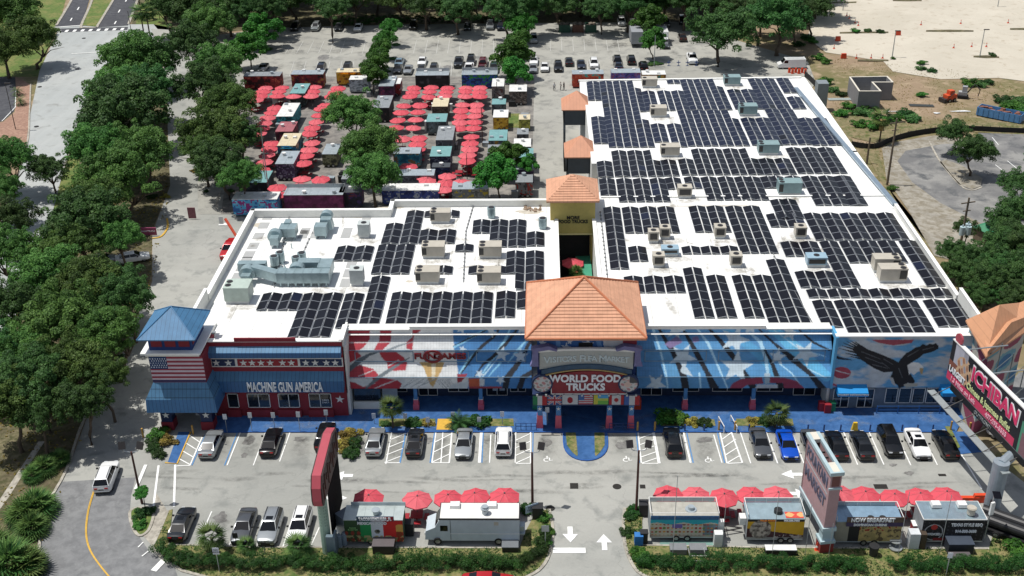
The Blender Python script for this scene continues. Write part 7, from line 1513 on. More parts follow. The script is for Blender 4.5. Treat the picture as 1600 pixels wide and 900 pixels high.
sb=MB().box(-w5*.36,w5*.5,-1.35,-1.28,2.42,2.86).build('sign_board',mat('board_purple',H('3a2f52'),var=.2),o5);t=ftext('DOMINICAN CUISINE',.34,-w5*.0,2.64,-1.39,tw,sb,bold=.015);t.scale=(w5*.5/t.dimensions.x,1,1)
for x in(-.2,.9):MB().cyl((x+.4,-.7),.32,2.86,2.98,14).build('roof_vent',plast,o5)
for x in(-.3,.7):wheel_at(o5,x,-1.12)
def s6(P,u,z):
    C=np.empty((len(P),3));C[:]=H('17171a');n=np.sin(u*80)+np.sin(z*36+u*18);C[(n>1.4)]=H('3a3a40');r=np.hypot((u-.19)*6.4,(z-.42)*2.6);C[(r<.98)&(r>.88)]=H('a8aaac');C[(np.hypot((u-.19)*6.4,(z-.66)*2.6)<.33)]=H('a8322c');C[(z<.16)&(u>.2)&(u<.4)]=H('7a1a1e');return C
o6,w6=trailer(1436,1533,851,2.6,2.95,'black barbecue trailer with silver roof, right end of the east bed',s6,mat('roof_shiny',H('9cb0ba'),rough=.22,metal=.5,var=.16))
t=ftext('TEXAS STYLE BBQ',.46,w6*.2,2.4,-1.36,tw,o6,bold=.02);t.scale=(w6*.5/t.dimensions.x,1,1)
t=ftext('914-500-3688',.42,w6*.2,1.65,-1.36,tw,o6,bold=.02);t.scale=(w6*.34/t.dimensions.x,1,1);ftext('SMOKED',.34,-w6*.31,1.3,-1.36,tw,o6,bold=.01)
MB().box(-w6/2-.04,w6/2+.04,-1.36,-1.3,2.95,3.06).box(-w6/2-.04,w6/2+.04,1.3,1.36,2.95,3.06).box(-w6/2-.06,-w6/2,-1.3,1.3,2.95,3.06).box(w6/2,w6/2+.06,-1.3,1.3,2.95,3.06).build('roof_edge',MATS['frame_white'],o6)
for x in(-w6*.22,w6*.2):MB().box(x-.45,x+.45,.2,1.0,3.12,3.45,top=.88).build('roof_vent',ventm,o6)
MB().cyl((w6*.28,-.6),.36,3.12,3.9,14).cyl((w6*.28,-.6),.44,3.75,3.85,14).build('exhaust_stack',MATS['unit_tan'],o6)
for x in(-.5,.5):wheel_at(o6,x,-1.27)
p=G(1566,830,Z0);o=empty('smoker_trailer',(p.x,p.y,Z0),R_(55),'black twin-barrel smoker trailer at the far right of the east bed','smoker');sm=mat('smoker_black',H('2a2a2c'),rough=.45,metal=.2,var=.2)
for x in(-.6,.6):MB().tube([(x-2.6+2.6,-2.2,1.2),(x,2.2,1.2)],.52,16).build('barrel',sm,o)
MB().box(-1.3,1.3,-2.6,2.6,.5,.65).box(-1.4,1.4,-3.2,-2.3,.4,1.2).build('frame',sm,o);MB().cyl((.6,1.6),.12,1.6,2.6,10).build('chimney',sm,o)
for x in(-1.3,1.3):wheel_at(o,x,.3,1,0)
def boxthing(name,px,py,w,d,h,m,lab,cat,lid=None,z=Z0,rz=0,grp=None):
    p=G(px,py,z);o=empty(name,(p.x,p.y+d/2,z),rz,lab,cat,grp);MB().box(-w/2,w/2,-d/2,d/2,0,h).build('body',m,o)
    if lid:MB().box(-w/2-.04,w/2+.04,-d/2-.04,d/2+.04,h,h+.08).build('lid',lid,o)
    return o
grb=mat('cabinet_grey',H('6a6e72'),var=.1);bkb=mat('box_black',H('222326'),var=.15);brn=mat('lid_brown',H('5a5456'),var=.1)
boxthing('storage_bench',599,866,2.0,1.3,.9,bkb,'black storage bin with brown lid below the green, white and red trailer','bin',brn)
boxthing('storage_bench',797,863,1.5,1.2,.55,bkb,'low grey-lidded box below the rear end of the white step van','bin',grb)
boxthing('utility_box',1060,867,1.5,.9,.55,grb,'left one of two grey ground boxes below the turquoise trailer','utility box',mat('lid_grey',H('777a7d')))
boxthing('utility_box',1091,867,1.5,.9,.55,grb,'right one of two grey ground boxes below the turquoise trailer','utility box',MATS['lid_grey'])
boxthing('planter_box',1220,868,2.8,.7,.6,bkb,'long black planter with white top below the yellow trailer','planter',ventm)
boxthing('storage_bench',1500,866,2.3,1.3,1.1,mat('box_navy',H('242a34'),var=.12),'dark blue-grey storage box below the barbecue trailer','bin',mat('lid_navy',H('3a4350')))
boxthing('picnic_bench',1503,884,1.9,1.2,.5,mat('bench_grey',H('54514f'),var=.12),'grey low platform on the grass below the dark storage box','platform',brn)
boxthing('chest_freezer',1427,858,.95,.9,1.75,mat('fridge_white',H('c9cdcf'),rough=.35),'tall white refrigerator left of the barbecue trailer','refrigerator')
boxthing('cabinet',1441,858,.5,.7,1.7,mat('cabinet_brown',H('463a2e')),'narrow brown cabinet right of the white refrigerator','cabinet')
boxthing('cooler',1432,838,.9,.8,1.2,red2,'red cabinet behind the white refrigerator','cabinet',ventm)
boxthing('generator',1122,855,.8,.7,1.5,ventm,'upright white unit between turquoise and yellow trailers','generator')
boxthing('generator',1124,843,.7,.5,2.1,ventm,'tall pale air conditioner on the right end of the turquoise trailer','air conditioner')
boxthing('litter_bin',998,853,.8,.7,1.1,mat('bin_blue',H('2a6fb0')),'small blue bin at the left end of the turquoise trailer','bin')
boxthing('litter_bin',1006,850,.7,.6,1.2,bkb,'black bin beside the small blue one','bin',bkb)
boxthing('litter_bin',1007,807,1.0,.9,1.3,bkb,'large black bin at the back corner of the turquoise trailer','bin',bkb)
boxthing('litter_bin',640,838,.8,.8,1.4,bkb,'black bin between the two west food trucks','bin',bkb)
boxthing('litter_bin',840,812,1.0,.9,1.3,bkb,'black bin behind the white step van','bin',bkb)
p=G(1364,867,Z0);thing1(MB().cyl((p.x,p.y),.35,Z0,Z0+1.0,14,0,.45).cyl((p.x,p.y),.48,Z0+1.0,Z0+1.1,14),'litter_bin',bkb,'round black bin on the grass below the breakfast trailer','bin')
p=G(1399,857,Z0);thing1(MB().cyl((p.x,p.y),.62,Z0+.1,Z0+.2,18).tube([(p.x,p.y,Z0),(p.x,p.y,Z0+.8)],.04,6).cyl((p.x,p.y+.3),.55,Z0+.7,Z0+.76,18),'round_table',MATS['galv'],'round grey metal table right of the breakfast trailer','table')
mb=MB();p=G(1092,878,Z0)
for x in(-1.2,1.2):mb.tube([(p.x+x*.6,p.y,Z0+.1),(p.x+x*.6-.3,p.y+.4,Z0+1.3)],.04,5)
mb.tube([(p.x-.8,p.y,Z0+.12),(p.x+.8,p.y,Z0+.12)],.04,5).tube([(p.x-.8,p.y+.7,Z0+.12),(p.x+.8,p.y+.7,Z0+.12)],.04,5);thing1(mb,'tube_frame',MATS['frame_white'],'white tubular frame lying on the grass below the turquoise trailer','frame')
mb=MB();a=G(1122,843,Z0);b=G(1162,845,Z0)
mb.tube([(a.x,a.y+.6,.5),(b.x,a.y+1.2,.55)],.07,6).tube([(a.x,a.y+1.8,.5),(b.x,a.y+1.2,.55)],.07,6);thing1(mb,'tow_bar',mat('tow_black',H('2a2528'),var=.2),'black tow bar between turquoise and yellow trailers','tow bar')
sheetm=mat('mat_green',H('6f8f88'),var=.15,world=True)
o=sheet('pad',[(1032,846),(1030,854),(1130,855),(1130,847)],'kerb_concrete',z=.15,th=.02);o.data.materials[0]=sheetm
ured=mat('umbrella_red',H('c64855'),rough=.75,var=.06);ured2=mat('umbrella_faded',H('cc5a64'),rough=.75,var=.06);upole=mat('umbrella_pole',H('5f6063'),rough=.5,metal=.3)
def umb_meshes(R,hgt,n=8,off=0.):
    mb=MB();apex=(0,0,hgt+.42*R/1.35);V=[apex];N=16
    for ring,(fr,zz)in enumerate(((.5,.27),(1.,0.))):
        for k in range(N):
            a=2*math.pi*(k+.0)/N+math.pi/8;rr=R*fr*(1 if k%2==0 else math.cos(math.pi/8)*.985);V.append((rr*math.cos(a),rr*math.sin(a),hgt+zz*R/1.35*1-(0.03 if k%2 else 0)))
    F=[(0,1+k,1+(k+1)%N)for k in range(N)]+[(1+k,1+N+k,1+N+(k+1)%N,1+(k+1)%N)for k in range(N)]
    base=len(V);V+=[(v[0]*.995,v[1]*.995,v[2]-.12)for v in V[1+N:1+2*N]];F+=[(1+N+k,base+k,base+(k+1)%N,1+N+(k+1)%N)for k in range(N)]
    mb.add(V,F);me=bpy.data.meshes.new('canopy');me.from_pydata(mb.v,[],mb.f);me.update()
    m2=MB()
    for k in range(8):a=2*math.pi*k/8+math.pi/8;m2.tube([(0,0,apex[2]+.015),(R*.5*math.cos(a),R*.5*math.sin(a),hgt+.27*R/1.35+.02),(R*math.cos(a),R*math.sin(a),hgt+.012)],.018,4,caps=False)
    sm=bpy.data.meshes.new('seams');sm.from_pydata(m2.v,[],m2.f);sm.update()
    m3=MB();m3.tube([(0,0,0),(0,0,apex[2]+.02)],.035,6).cyl((0,0),.07,apex[2],apex[2]+.12,8);pm=bpy.data.meshes.new('pole');pm.from_pydata(m3.v,[],m3.f);pm.materials.append(upole);pm.update()
    return me,sm,pm
UM={}
seamm=mat('umbrella_seam',H('d67078'),rough=.7)
def get_um(big,faded):
    k=(big,faded)
    if k not in UM:
        c,s,p=umb_meshes(1.5 if big else 1.56,2.35);c.materials.append(ured2 if faded else ured);s.materials.append(seamm);UM[k]=(c,s,p)
    return UM[k]
def umbrella(px,py,lab,grp,big=False,faded=False,z=.05,rz=0.):
    c,s,pm=get_um(big,faded);p=G(px,py,z+2.5);o=empty('patio_umbrella',(p.x,p.y,z),rz,lab,'umbrella',grp);t_=random.uniform(.95,1.04);o.scale=(t_,t_,random.uniform(.96,1.03));o.rotation_euler=(random.uniform(-.05,.05),random.uniform(-.05,.05),rz)
    for n_,me in(('canopy',c),('seams',s),('pole',pm)):q=bpy.data.objects.new(n_,me);COL.objects.link(q);q.parent=o
    return o
tabm=mat('table_red',H('96202a'),rough=.5,var=.1)
def tmesh():
    mb=MB();mb.box(-.6,.6,-.6,.6,.72,.77)
    for a in range(4):
        t=a*math.pi/2;c,s=math.cos(t),math.sin(t);mb.box(c*.95-.22-.3*abs(s),c*.95+.22+.3*abs(s),s*.95-.22-.3*abs(c),s*.95+.22+.3*abs(c),.43,.48);mb.tube([(0,0,.1),(c*.9,s*.9,.43)],.03,5)
    mb.tube([(0,0,0),(0,0,.72)],.05,6);return mb
TB=None
def table(x,y,z,lab,grp):
    global TB
    if TB is None:
        m1=MB().box(-.6,.6,-.6,.6,.72,.77);m2=MB();m3=MB()
        m2.tube([(0,0,0),(0,0,.72)],.05,6)
        for a in range(4):t=a*math.pi/2;c,s=math.cos(t),math.sin(t);m2.tube([(0,0,.12),(c*.9,s*.9,.43)],.03,5)
        m3.box(.73,1.17,-.5,.5,.43,.48)
        TB=[]
        for n_,m in(('table_top',m1),('pedestal',m2),('seat',m3)):me=bpy.data.meshes.new(n_);me.from_pydata(m.v,[],m.f);me.materials.append(tabm);me.update();TB.append((n_,me))
    o=empty('picnic_table',(x,y,z),0,lab,'picnic table',grp)
    for n_,me in TB:
        for k in range(4 if n_=='seat' else 1):q=bpy.data.objects.new(n_,me);COL.objects.link(q);q.parent=o;q.rotation_euler=(0,0,k*math.pi/2)
UL=[(415,136.6),(410,142.4),(405,148),(400,155),(441,136),(436.4,142.4),(432.6,149),(470,136),(464,142.4),(458.4,149.6),(491.4,135),(488,141.4),(485,148),(527.6,136.6),(523.6,142.4),(519,149),(430,168),(424,175),(418,183),(413,191),(408,198.5),(404.5,208),(509,163.5),(502,170),(498,179),(495,188.5),(487.8,198.5),(646,136.6),(644.4,143),(641,150),(674,136),(671,142.4),(669,149.6),(699.4,136.4),(697,142.4),(695.4,149.6),(728,136.4),(726.4,142.4),(725.6,150),(750,136.4),(748.6,143),(748.4,149.6),(630,164.4),(626.6,175),(622.4,186.6),(619,198.5),(656,163.4),(653,173.6),(649,186),(644.8,198.5),(722.4,163.6),(720.6,171.4),(720.4,180.4),(718,190),(716.5,199),(745,162.4),(744,171.4),(742.4,180.4),(741,190),(740,198.5),(424,223),(421,232),(417.8,241.6),(413,252),(409,264.5),(482,208),(488.4,221.6),(483,233.3),(477.8,242.7),(475,254),(433,292),(432,303),(471.6,278.4),(467,290),(501.8,279),(498,290),(627.8,215.3),(655,215.3),(652.5,223.5),(651.8,232),(737,213),(735,222),(733.5,231),(731,241.7),(730.7,250),(637.4,258.7),(664.7,275.5),(667,281),(698.5,275),(696,285),(694.3,294.6),(720.7,284.4)]
random.seed(4)
cols_=sorted(UL,key=lambda q:(int(q[0]//60),q[1]))
def region(x,y):
    r='left' if x<450 else 'centre-left' if x<560 else 'middle' if x<680 else 'right'
    return r,('back row by the trucks' if y<156 else 'middle part' if y<204 else 'near part')
uc={}
for x,y in sorted(UL,key=lambda q:(q[1],q[0])):
    r=region(x,y);uc[r]=uc.get(r,0)+1;i=uc[r]
    lab='red octagonal umbrella, %s court, %s, %s from the back'%(r[0],r[1],ORD[i-1]);
    o=umbrella(x,y,lab,'red umbrellas over the food court',faded=random.random()<.4,rz=random.uniform(-.15,.15)+random.choice((0,.39)))
    if y>205 or random.random()<.3:table(o.location.x,o.location.y,.05,'red table under the umbrella, %s court, %s, %s from the back'%(r[0],r[1],ORD[i-1]),'picnic tables in the food court')
FU=[(574,776,0,'half-shaded red umbrella behind the green, white and red trailer'),(650,778,1,'faded red umbrella between the two west food trucks'),(699.5,777,0,'red umbrella above the cab end of the white step van'),(743.5,776,0,'red umbrella above the middle of the white step van'),(788,775,0,'red umbrella above the rear end of the white step van'),(1045,770,0,'red umbrella with torn patch at the left above the turquoise trailer'),(1087,771,1,'red umbrella above the right half of the turquoise trailer'),(1131,774,0,'red umbrella between the turquoise and yellow trailers, lowest'),(1173,771,0,'red umbrella above the left end of the yellow trailer'),(1215,771,1,'faded red umbrella above the right end of the yellow trailer'),(1312,770,1,'faded red umbrella right behind the tall lettered sign'),(1354,772,0,'red umbrella above the breakfast trailer'),(1399,776,0,'large red umbrella above the gap before the barbecue trailer'),(1439,774,0,'red umbrella above the left half of the barbecue trailer'),(1480,774,0,'red umbrella above the right half of the barbecue trailer')]
for k,(x,y,fd,lab)in enumerate(FU):
    o=umbrella(x,y,lab,'red umbrellas behind the front food trucks',big=True,faded=bool(fd),rz=.39*(k%2));table(o.location.x,o.location.y-.3,.05,'red picnic table under the '+lab.replace('red umbrella','umbrella')[:60].rsplit(' ',1)[0]if 0 else 'red table beneath the '+lab.replace('the ','').replace(' and ',' ').replace('turquoise','blue').replace('half-shaded ','').replace('red umbrella','umbrella'),'picnic tables behind the front food trucks')
for(px,py)in((599,471),):
    pass
p=G(732,271,.05)
for k,(dx,dy)in enumerate([(0,0),(2.6,.2)]):table(p.x+dx-1.5,p.y+dy-1,.05,'red table with no umbrella near the light pole, %s of two'%('left','right')[k],'open red tables')
rustp=mat('pole_brown',H('4f2f28'),rough=.7,var=.2);galv=MATS['galv'];wood=mat('pole_wood',H('6b5f50'),rough=.85,var=.25,scale=3);darkp=mat('pole_dark',H('2e2a2a'),rough=.6)
def lightpole(bx,by,tx,ty,lab,m=rustp,r=.14,heads=2,z0=.1):
    """base pixel and the pixel of its top (vertical in the world)"""
    b=G(bx,by,z0);t=ZY(tx,ty,b.y);h=max(3,t.z-z0);o=empty('light_pole',(b.x,b.y,z0),0,lab,'light pole','car park light poles')
    MB().tube([(0,0,0),(0,0,h)],[r,r*.7],8).build('pole',m,o)
    if heads==2:
        mb=MB();mb.tube([(-.75,0,h+.25),(-.6,0,h+.05),(0,0,h-.05),(.6,0,h+.05),(.75,0,h+.25)],.04,6).build('crossarm',galv,o)
        for s,ry in((-1,.2),(1,-.3)):q=MB().box(-.32,.32,-.12,.12,0,.75).build('floodlight',mat('floodlight_dark',H('2b2726'),rough=.4),o);q.location=(s*.85,0,h+.3);q.rotation_euler=(-.5,0,ry)
    elif heads==1:MB().box(-.15,1.0,-.15,.15,h-.1,h+.05).build('lamp_head',darkp,o)
    return o
lightpole(222,786,213,706,'brown twin-head light pole beside the west drive');lightpole(832,790,830.5,707,'brown twin-head light pole left of the entrance driveway');lightpole(994,801,998.5,704,'brown twin-head light pole right of the entrance driveway')
lightpole(421,309,413,197,'tall pole in the left part of the food court',galv,.1,1,.05);lightpole(730,280,731,240,'slim pole beside the open red tables',darkp,.07,0,.05);lightpole(754,228,753,168,'brown pole between the right umbrella rows',rustp,.08,0,.05);lightpole(418,306,408,240,'second pole near the left court kiosk',galv,.08,1,.05);lightpole(777,175,776,128,'pole in front of the tall pale trailer',darkp,.08,0,.05)
lightpole(1022,103,1025,55,'grey light pole on the far right island',galv,.09,0,.1)
lightpole(24.5,202,4,130,'dark lamp post on the brick footpath',darkp,.08,1);lightpole(209,72,198,17,'street lamp beside the crossing',darkp,.09,0);lightpole(240,30,230,-30,'tall dark mast beyond the crossing',darkp,.1,0);lightpole(198,73,194,58,'short post with red sign by the crossing',darkp,.06,0);lightpole(250,31,245,-2,'dark lamp post on the verge near the tall palms',darkp,.08,0)
for i,(bx,by,tx,ty,lb)in enumerate([(1394,89,1398,48,'leaning grey lamp pole in the sand field, left'),(1531,88,1537.5,46,'leaning grey lamp pole in the sand field, right'),(1317,16,1318,-4,'grey pole at the top edge of the sand field'),(1559,10,1561,-8,'grey pole at the top right of the sand field')]):lightpole(bx,by,tx,ty,lb,galv,.12,1)
def utility(bx,by,tx,ty,lab,cans=0,arm=True):
    b=G(bx,by,0);t=ZY(tx,ty,b.y);h=t.z;o=empty('utility_pole',(b.x,b.y,0),.3,lab,'utility pole');MB().tube([(0,0,0),(0,0,h)],[.2,.13],8).build('pole',wood,o)
    if arm:MB().box(-1.1,1.1,-.06,.06,h-.8,h-.65).box(-.6,.6,-.05,.05,h-2.0,h-1.88).build('crossarm',wood,o)
    for k in range(cans):a=-2.4+k*1.25;MB().cyl((.75*math.cos(a),.75*math.sin(a)),.38,h*.42,h*.42+1.2,14).cyl((.75*math.cos(a),.75*math.sin(a)),.1,h*.42+1.2,h*.42+1.5,8).build('transformer',mat('transformer_grey',H('a9bcc0'),rough=.4,var=.08),o)
    return o
utility(1497,402,1508,309,'wooden utility pole with three grey transformers',3);utility(1386,289,1398,185,'tall grey utility pole beside the silt fence curve');utility(1354,256,1356,215,'short leaning utility pole beside the roof edge',0,False)
spl=mat('sign_plate',H('c3c8ce'),rough=.5,var=.08)
for i,(bx,by,h,lb)in enumerate([(355,675,2.0,'parking sign nearest the blue corner tower'),(394,674,2.1,'second parking sign from the corner tower'),(430,674,2.1,'third parking sign, above the black coupe'),(469,674,2.2,'fourth parking sign, left of the pink sign'),(512,671,2.2,'fifth parking sign, just behind the pink sign'),(585,662,1.0,'low sign left of the arcade fan palm'),(634,662,1.0,'low sign right of the arcade fan palm'),(669,668,1.0,'small sign above the left hatched bay'),(708,660,1.0,'small sign left of the sago palm'),(749,668,1.0,'small sign in the clipped hedge'),(785,664,1.4,'parking sign above the white SUV'),(855,663,1.9,'sign beside the left entrance columns')]):
    p=G(bx,by,.13);o=empty('parking_sign',(p.x,p.y,.13),0,'small white '+lb,'sign','parking signs along the walkway');MB().tube([(0,0,0),(0,0,h+.1)],.035,6).build('post',galv,o);MB().box(-.22,.22,-.05,-.02,h-.3,h+.4).build('plate',spl,o)
def roadsign(px,py,h,w,hh,txt_,lab,rz=0.,m=spl,z=.13):
    p=G(px,py,z);o=empty('road_sign',(p.x,p.y,z),rz,lab,'sign');MB().tube([(0,0,0),(0,0,h+hh)],.04,6).build('post',galv,o);q=MB().box(-w/2,w/2,-.06,-.03,h,h+hh).build('plate',m,o)
    if txt_:text(txt_,hh*.34,(0,-.075,h+hh/2),UP,lblack,q,ext=.004)
    return o
roadsign(343,893,2.1,.6,.75,'NO\nPARKING','small white sign on a post in front of the west hedge');roadsign(370,853,1.0,.5,.6,'','low dark sign left of the grey sedan',m=darkp);roadsign(414,866,1.0,.5,.5,'','low dark sign behind the silver crossover',m=darkp);roadsign(831,808,.7,1.4,.9,'FOOD\nTRUCKS','tilted pale blue banner sign beside the left entrance pole',.5,mat('banner_blue',H('a9bccb')));roadsign(852,856,2.0,.7,.7,'','grey road sign seen from behind at the driveway corner',m=galv);roadsign(1478,898,2.0,.45,.6,'','leaning narrow sign in the east hedge')
roadsign(84,0+344,.3,1.6,1.0,'','low board hidden in the oaks by the road',m=darkp)if 0 else None
p=G(233,368,.1);o=empty('ground_sign',(p.x,p.y,.1),0,'purple and pink low sign at the kerb of the west drive','sign');MB().box(-1.2,1.2,-.1,.1,.1,1.3).build('panel',mat('sign_purple',H('8a3f5f'),var=.3,scale=3),o);text('FOOD TRUCKS',.3,(0,-.13,.75),UP,tw,o)
p=G(301,342,.1);o=empty('ground_sign',(p.x,p.y,.1),0,'upright pink poster stand in the middle of the west drive','sign');MB().box(-.6,.6,-.05,.05,.1,1.9).build('panel',mat('poster_pink',H('7a4a52'),var=.3,scale=3),o)
ybol=mat('bollard_yellow',H('b08a45'),rough=.6,var=.15);bbol=mat('bollard_blue',H('1f3f75'),rough=.6,var=.1)
for i,(px,py)in enumerate([(302,678),(269,668),(224,683),(996,673),(1023,673),(1123,672),(1148,672),(1485,672),(1514,674)]):
    p=G(px,py,.1);tag(MB().tube([(0,0,0),(0,0,1.15)],.11,8).build('bollard',ybol,loc=(p.x,p.y,.1)),'ochre bollard %s'%['at the foot of the west ramp','under the corner tower arch','on the drive left of the corner tower','left of the right entrance hatch','right of the right entrance hatch','left of the white ramp rails','right of the white ramp rails','left side of the east blue ramp','right side of the east blue ramp'][i],'bollard')
for i,px in enumerate([1070,1100,1170,1213,1262,1287,1313,1359,1409,1433,1457]):
    p=G(px,673,.13);tag(MB().tube([(0,0,0),(0,0,.8)],.09,8).build('bollard',bbol,loc=(p.x,p.y,.13)),'dark blue bollard at the kerb, %s from the left'%ORD[i],'bollard')
for i,(a,b,y)in enumerate([(846,874,678),(957,984,678)]):A,Bq=G(a,y),G(b,y);tag(MB().box(-(Bq.x-A.x)/2,(Bq.x-A.x)/2,-.1,.1,0,.12).build('wheel_stop',mat('stop_grey',H('8f8b82')),loc=((A.x+Bq.x)/2,A.y-.3,.05)),'concrete wheel stop %s of the entrance tongue'%('left','right')[i],'wheel stop')
p=G(1335,672,.13);tag(MB().box(-.35,.35,-.2,.2,0,1.0,top=.6).build('warning_post',mat('warn_yellow',H('d8b52a')),loc=(p.x,p.y,.13)),'yellow warning post at the kerb between two dark sedans','post')
for i,(a,b)in enumerate([(806,838),(952,992)]):
    A,Bq=G(a,672,.13),G(b,672,.13);mb=MB();w=Bq.x-A.x
    for k in range(5):mb.tube([(-w/2+w*k/4,0,0),(-w/2+w*k/4,0,.9)],.035,6)
    mb.tube([(-w/2,0,.9),(w/2,0,.9)],.035,6).tube([(-w/2,0,.5),(w/2,0,.5)],.03,6);tag(mb.build('low_railing',bbol,loc=((A.x+Bq.x)/2,A.y,.13)),'low blue railing %s of the entrance steps'%('left','right')[i],'railing')
for i,(a,b)in enumerate([((1122,660),(1131,676)),((1141,658),(1151,676))]):
    A,Bq=G(*a,.13),G(*b,.13);mb=MB();mb.tube([(0,0,.8),tuple(Bq-A+Vector((0,0,.8)))],.05,6).tube([(0,0,0),(0,0,.8)],.05,6).tube([tuple(Bq-A),tuple(Bq-A+Vector((0,0,.8)))],.05,6);tag(mb.build('handrail',MATS['frame_white'],loc=A),'white sloping handrail, %s one of the ramp'%('left','right')[i],'handrail')
pk=mat('sign_pink',H('a84853'),rough=.5,var=.06);pk2=mat('sign_pink_dark',H('a83f4b'),rough=.5,var=.06);gpole=mat('pole_green',H('8ba394'),rough=.55,var=.12)
b=G(512,862,.13);S_=empty('pole_sign',(b.x,b.y,.13),0,'pink boxed sign on a thick green pole, seen end on','sign')
mb=MB();mb.tube([(0,0,0),(0,0,6.6)],.48,14).build('pole',gpole,S_)
mb=MB()
for i in range(9):
    for a in(-2.3,-1.9,-1.2,-.8):mb.box(.42*math.cos(a)-.05,.42*math.cos(a)+.05,.42*math.sin(a)-.05,.42*math.sin(a)+.03,3.4+i*.35,3.5+i*.35)
mb.build('climbing_pegs',darkp,S_)
hw=.4;prf=[(-1.5,6.6),(-1.7,7.3),(-1.55,8.6),(-.9,9.6),(5.2,9.9),(7.0,9.3),(7.2,7.2),(6.4,6.4)]
MB().prof(prf,-hw,hw).build('sign_box',pk,S_)
MB().prof([(y*.985+.05,z*.97+.22)for y,z in prf],hw-.01,hw+.12).build('lit_face',mat('face_dark',H('3a2a28'),var=.4,scale=1.5),S_);MB().prof([(y*.985+.05,z*.97+.22)for y,z in prf],-hw-.12,-hw+.01).build('lit_face',MATS['face_dark'],S_)
mb=MB()
for i in range(10):mb.box(hw+.12,hw+.2,-1+i*.8,-.7+i*.8,7+(i%3)*.5,8.6+(i%2)*.5)
mb.build('neon_tubes',rustp,S_)
MB().box(.2,.85,-1.0,-.6,.8,2.6).box(.85,1.05,-1.1,.1,.3,2.6).build('meter_cabinet',mat('cab_bluegrey',H('65747c'),rough=.4,var=.1),S_)
MB().box(.5,.56,.4,6.2,1.2,6.5,top=1).build('lower_banner',mat('banner_dark',H('121113'),var=.2,rough=.9,spec=.1),S_)  # hanging banner, enlarged and blackened so its colour also carries the sign's shadow
M_=empty('monument_sign',(26.2,-16.5,.13),R_(8),'tall pale blue framed sign with faded letters, open at the top, seen from its end','sign')
pb=mat('sign_paleblue',H('a5b9be'),rough=.6,var=.08);ppk=mat('sign_dustypink',H('a88a8c'),rough=.7,var=.08);cream=mat('sign_cream',H('cfc9bb'),rough=.7,var=.08)
hx,y0,y1,T0=.52,-3.0,3.2,9.2
MB().box(-hx,hx,y0,y0+.9,0,2.6).box(-hx,hx,y1-.9,y1,0,2.6).box(-hx-.2,hx+.2,y0-.2,y0+1.1,1.1,1.4).build('legs',pb,M_);MB().box(-hx-.12,hx+.12,y0-.1,y0+1,0,1.0).build('plinth',mat('plinth_red',H('8a2f35')),M_)
MB().box(-hx-.15,hx+.15,y0-.15,y1+.1,2.5,2.9).build('lower_beam',pb,M_)
MB().box(-hx,hx,y0,y0+.25,2.9,T0-.4).box(-hx,-hx+.2,y0+.25,y1,2.9,T0-.3).box(hx-.2,hx,y0+.25,y1,2.9,T0-.3).box(-hx,hx,y1-.3,y1,2.9,T0-.3).build('panel',ppk,M_)
MB().box(-hx-.1,hx+.1,y0-.1,y0+1.5,T0-.4,T0).box(-hx-.1,hx+.1,y1-1.1,y1+.1,T0-.4,T0).build('top_cap',cream,M_)
MB().box(-hx-.12,-hx+.2,y0-.12,y1+.1,T0-.35,T0+.02).box(hx-.2,hx+.12,y0-.12,y1+.1,T0-.35,T0+.02).box(-hx-.14,hx+.14,y0-.14,y0+.05,T0-.3,T0+.03).box(-hx-.1,hx+.1,y0-.12,y0,7.3,7.5).build('rim',pb,M_);MB().box(-hx+.15,hx-.15,y0-.02,y0,7.6,T0-.5).build('end_panel',mat('panel_brown',H('6f4440')),M_)
mb=MB()
for i in range(3):mb.box(-hx+.2,hx-.2,y0+2.0+i*.85,y0+2.1+i*.85,T0-.6,T0-.45)
mb.build('inner_braces',darkp,M_)
for s,z,sz in(('FOUNTAIN',7.6,1.15),('MARKET',5.4,1.15)):
    t=text(s,sz,(-hx-.03,0.1,z),(math.pi/2,0,-math.pi/2),mat('letter_slate',H('4f5468')),M_,bold=.03);t.scale=(5.2/t.dimensions.x,1.4,1)
MB().box(-hx-.01,-hx,-2.7,2.9,6.5,6.6).build('divider',pb,M_)
A=Vector((42.74,-.6,0));D=(Vector((45.11,-12.82,0))-A).normalized();LB=14.6;zt,zb=12.0,7.45;mid=A+D*LB/2
ang=math.atan2(D.y,D.x)
BB=empty('billboard',(mid.x,mid.y,0),ang,'large black, pink and white roadside restaurant billboard on a grey steel pole','billboard')
fx0,fx1=-LB/2,LB/2
def pbill(P,q):
    u=(q[:,0]-fx0)/LB;v=(q[:,2]-zb)/(zt-zb);C=np.empty((len(P),3));C[:]=H('15171f');C[(v<.2)&(u<.86)]=H('c2375c')
    C[(u<.22)&(v>.42)]=H('8f8f98');n=np.sin(u*120)+np.sin(v*24+u*50);C[(u<.16)&(u>.05)&(v>.5)]=H('a9aab4');C[(u<.05)&(v>.5)]=H('1a1a20');C[(u<.2)&(v<.5)&(v>.34)]=H('7a4a3a')
    C[(np.hypot((u-.19)*14,(v-.52)*4.4)<1.45)&(n>-.6)]=H('bfa080');C[(np.hypot((u-.19)*14,(v-.52)*4.4)<1.45)&(n>.9)]=H('9a6a50')
    C[(u>.9)&(v<.75)]=H('4a8a70');C[(u>.92)&(v<.5)]=H('7a5a60');return C
Fc=painted_local('printed_face',[((fx0,-.31,zb),(LB,0,0),(0,0,zt-zb))],.06,pbill,BB)
MB().box(fx0,fx1,-.3,.1,zb-.1,zt).build('panel_back',mat('board_steel',H('6f7678'),rough=.5,metal=.3,var=.12),BB)
MB().box(fx0+1.0,fx1,-.28,-.05,zb-.9,zb-.1).build('lower_skirt',mat('skirt_black',H('111215')),BB);MB().box(fx0,fx1,-.36,.1,zt,zt+.12).build('top_rail',MATS['frame_white'],BB)
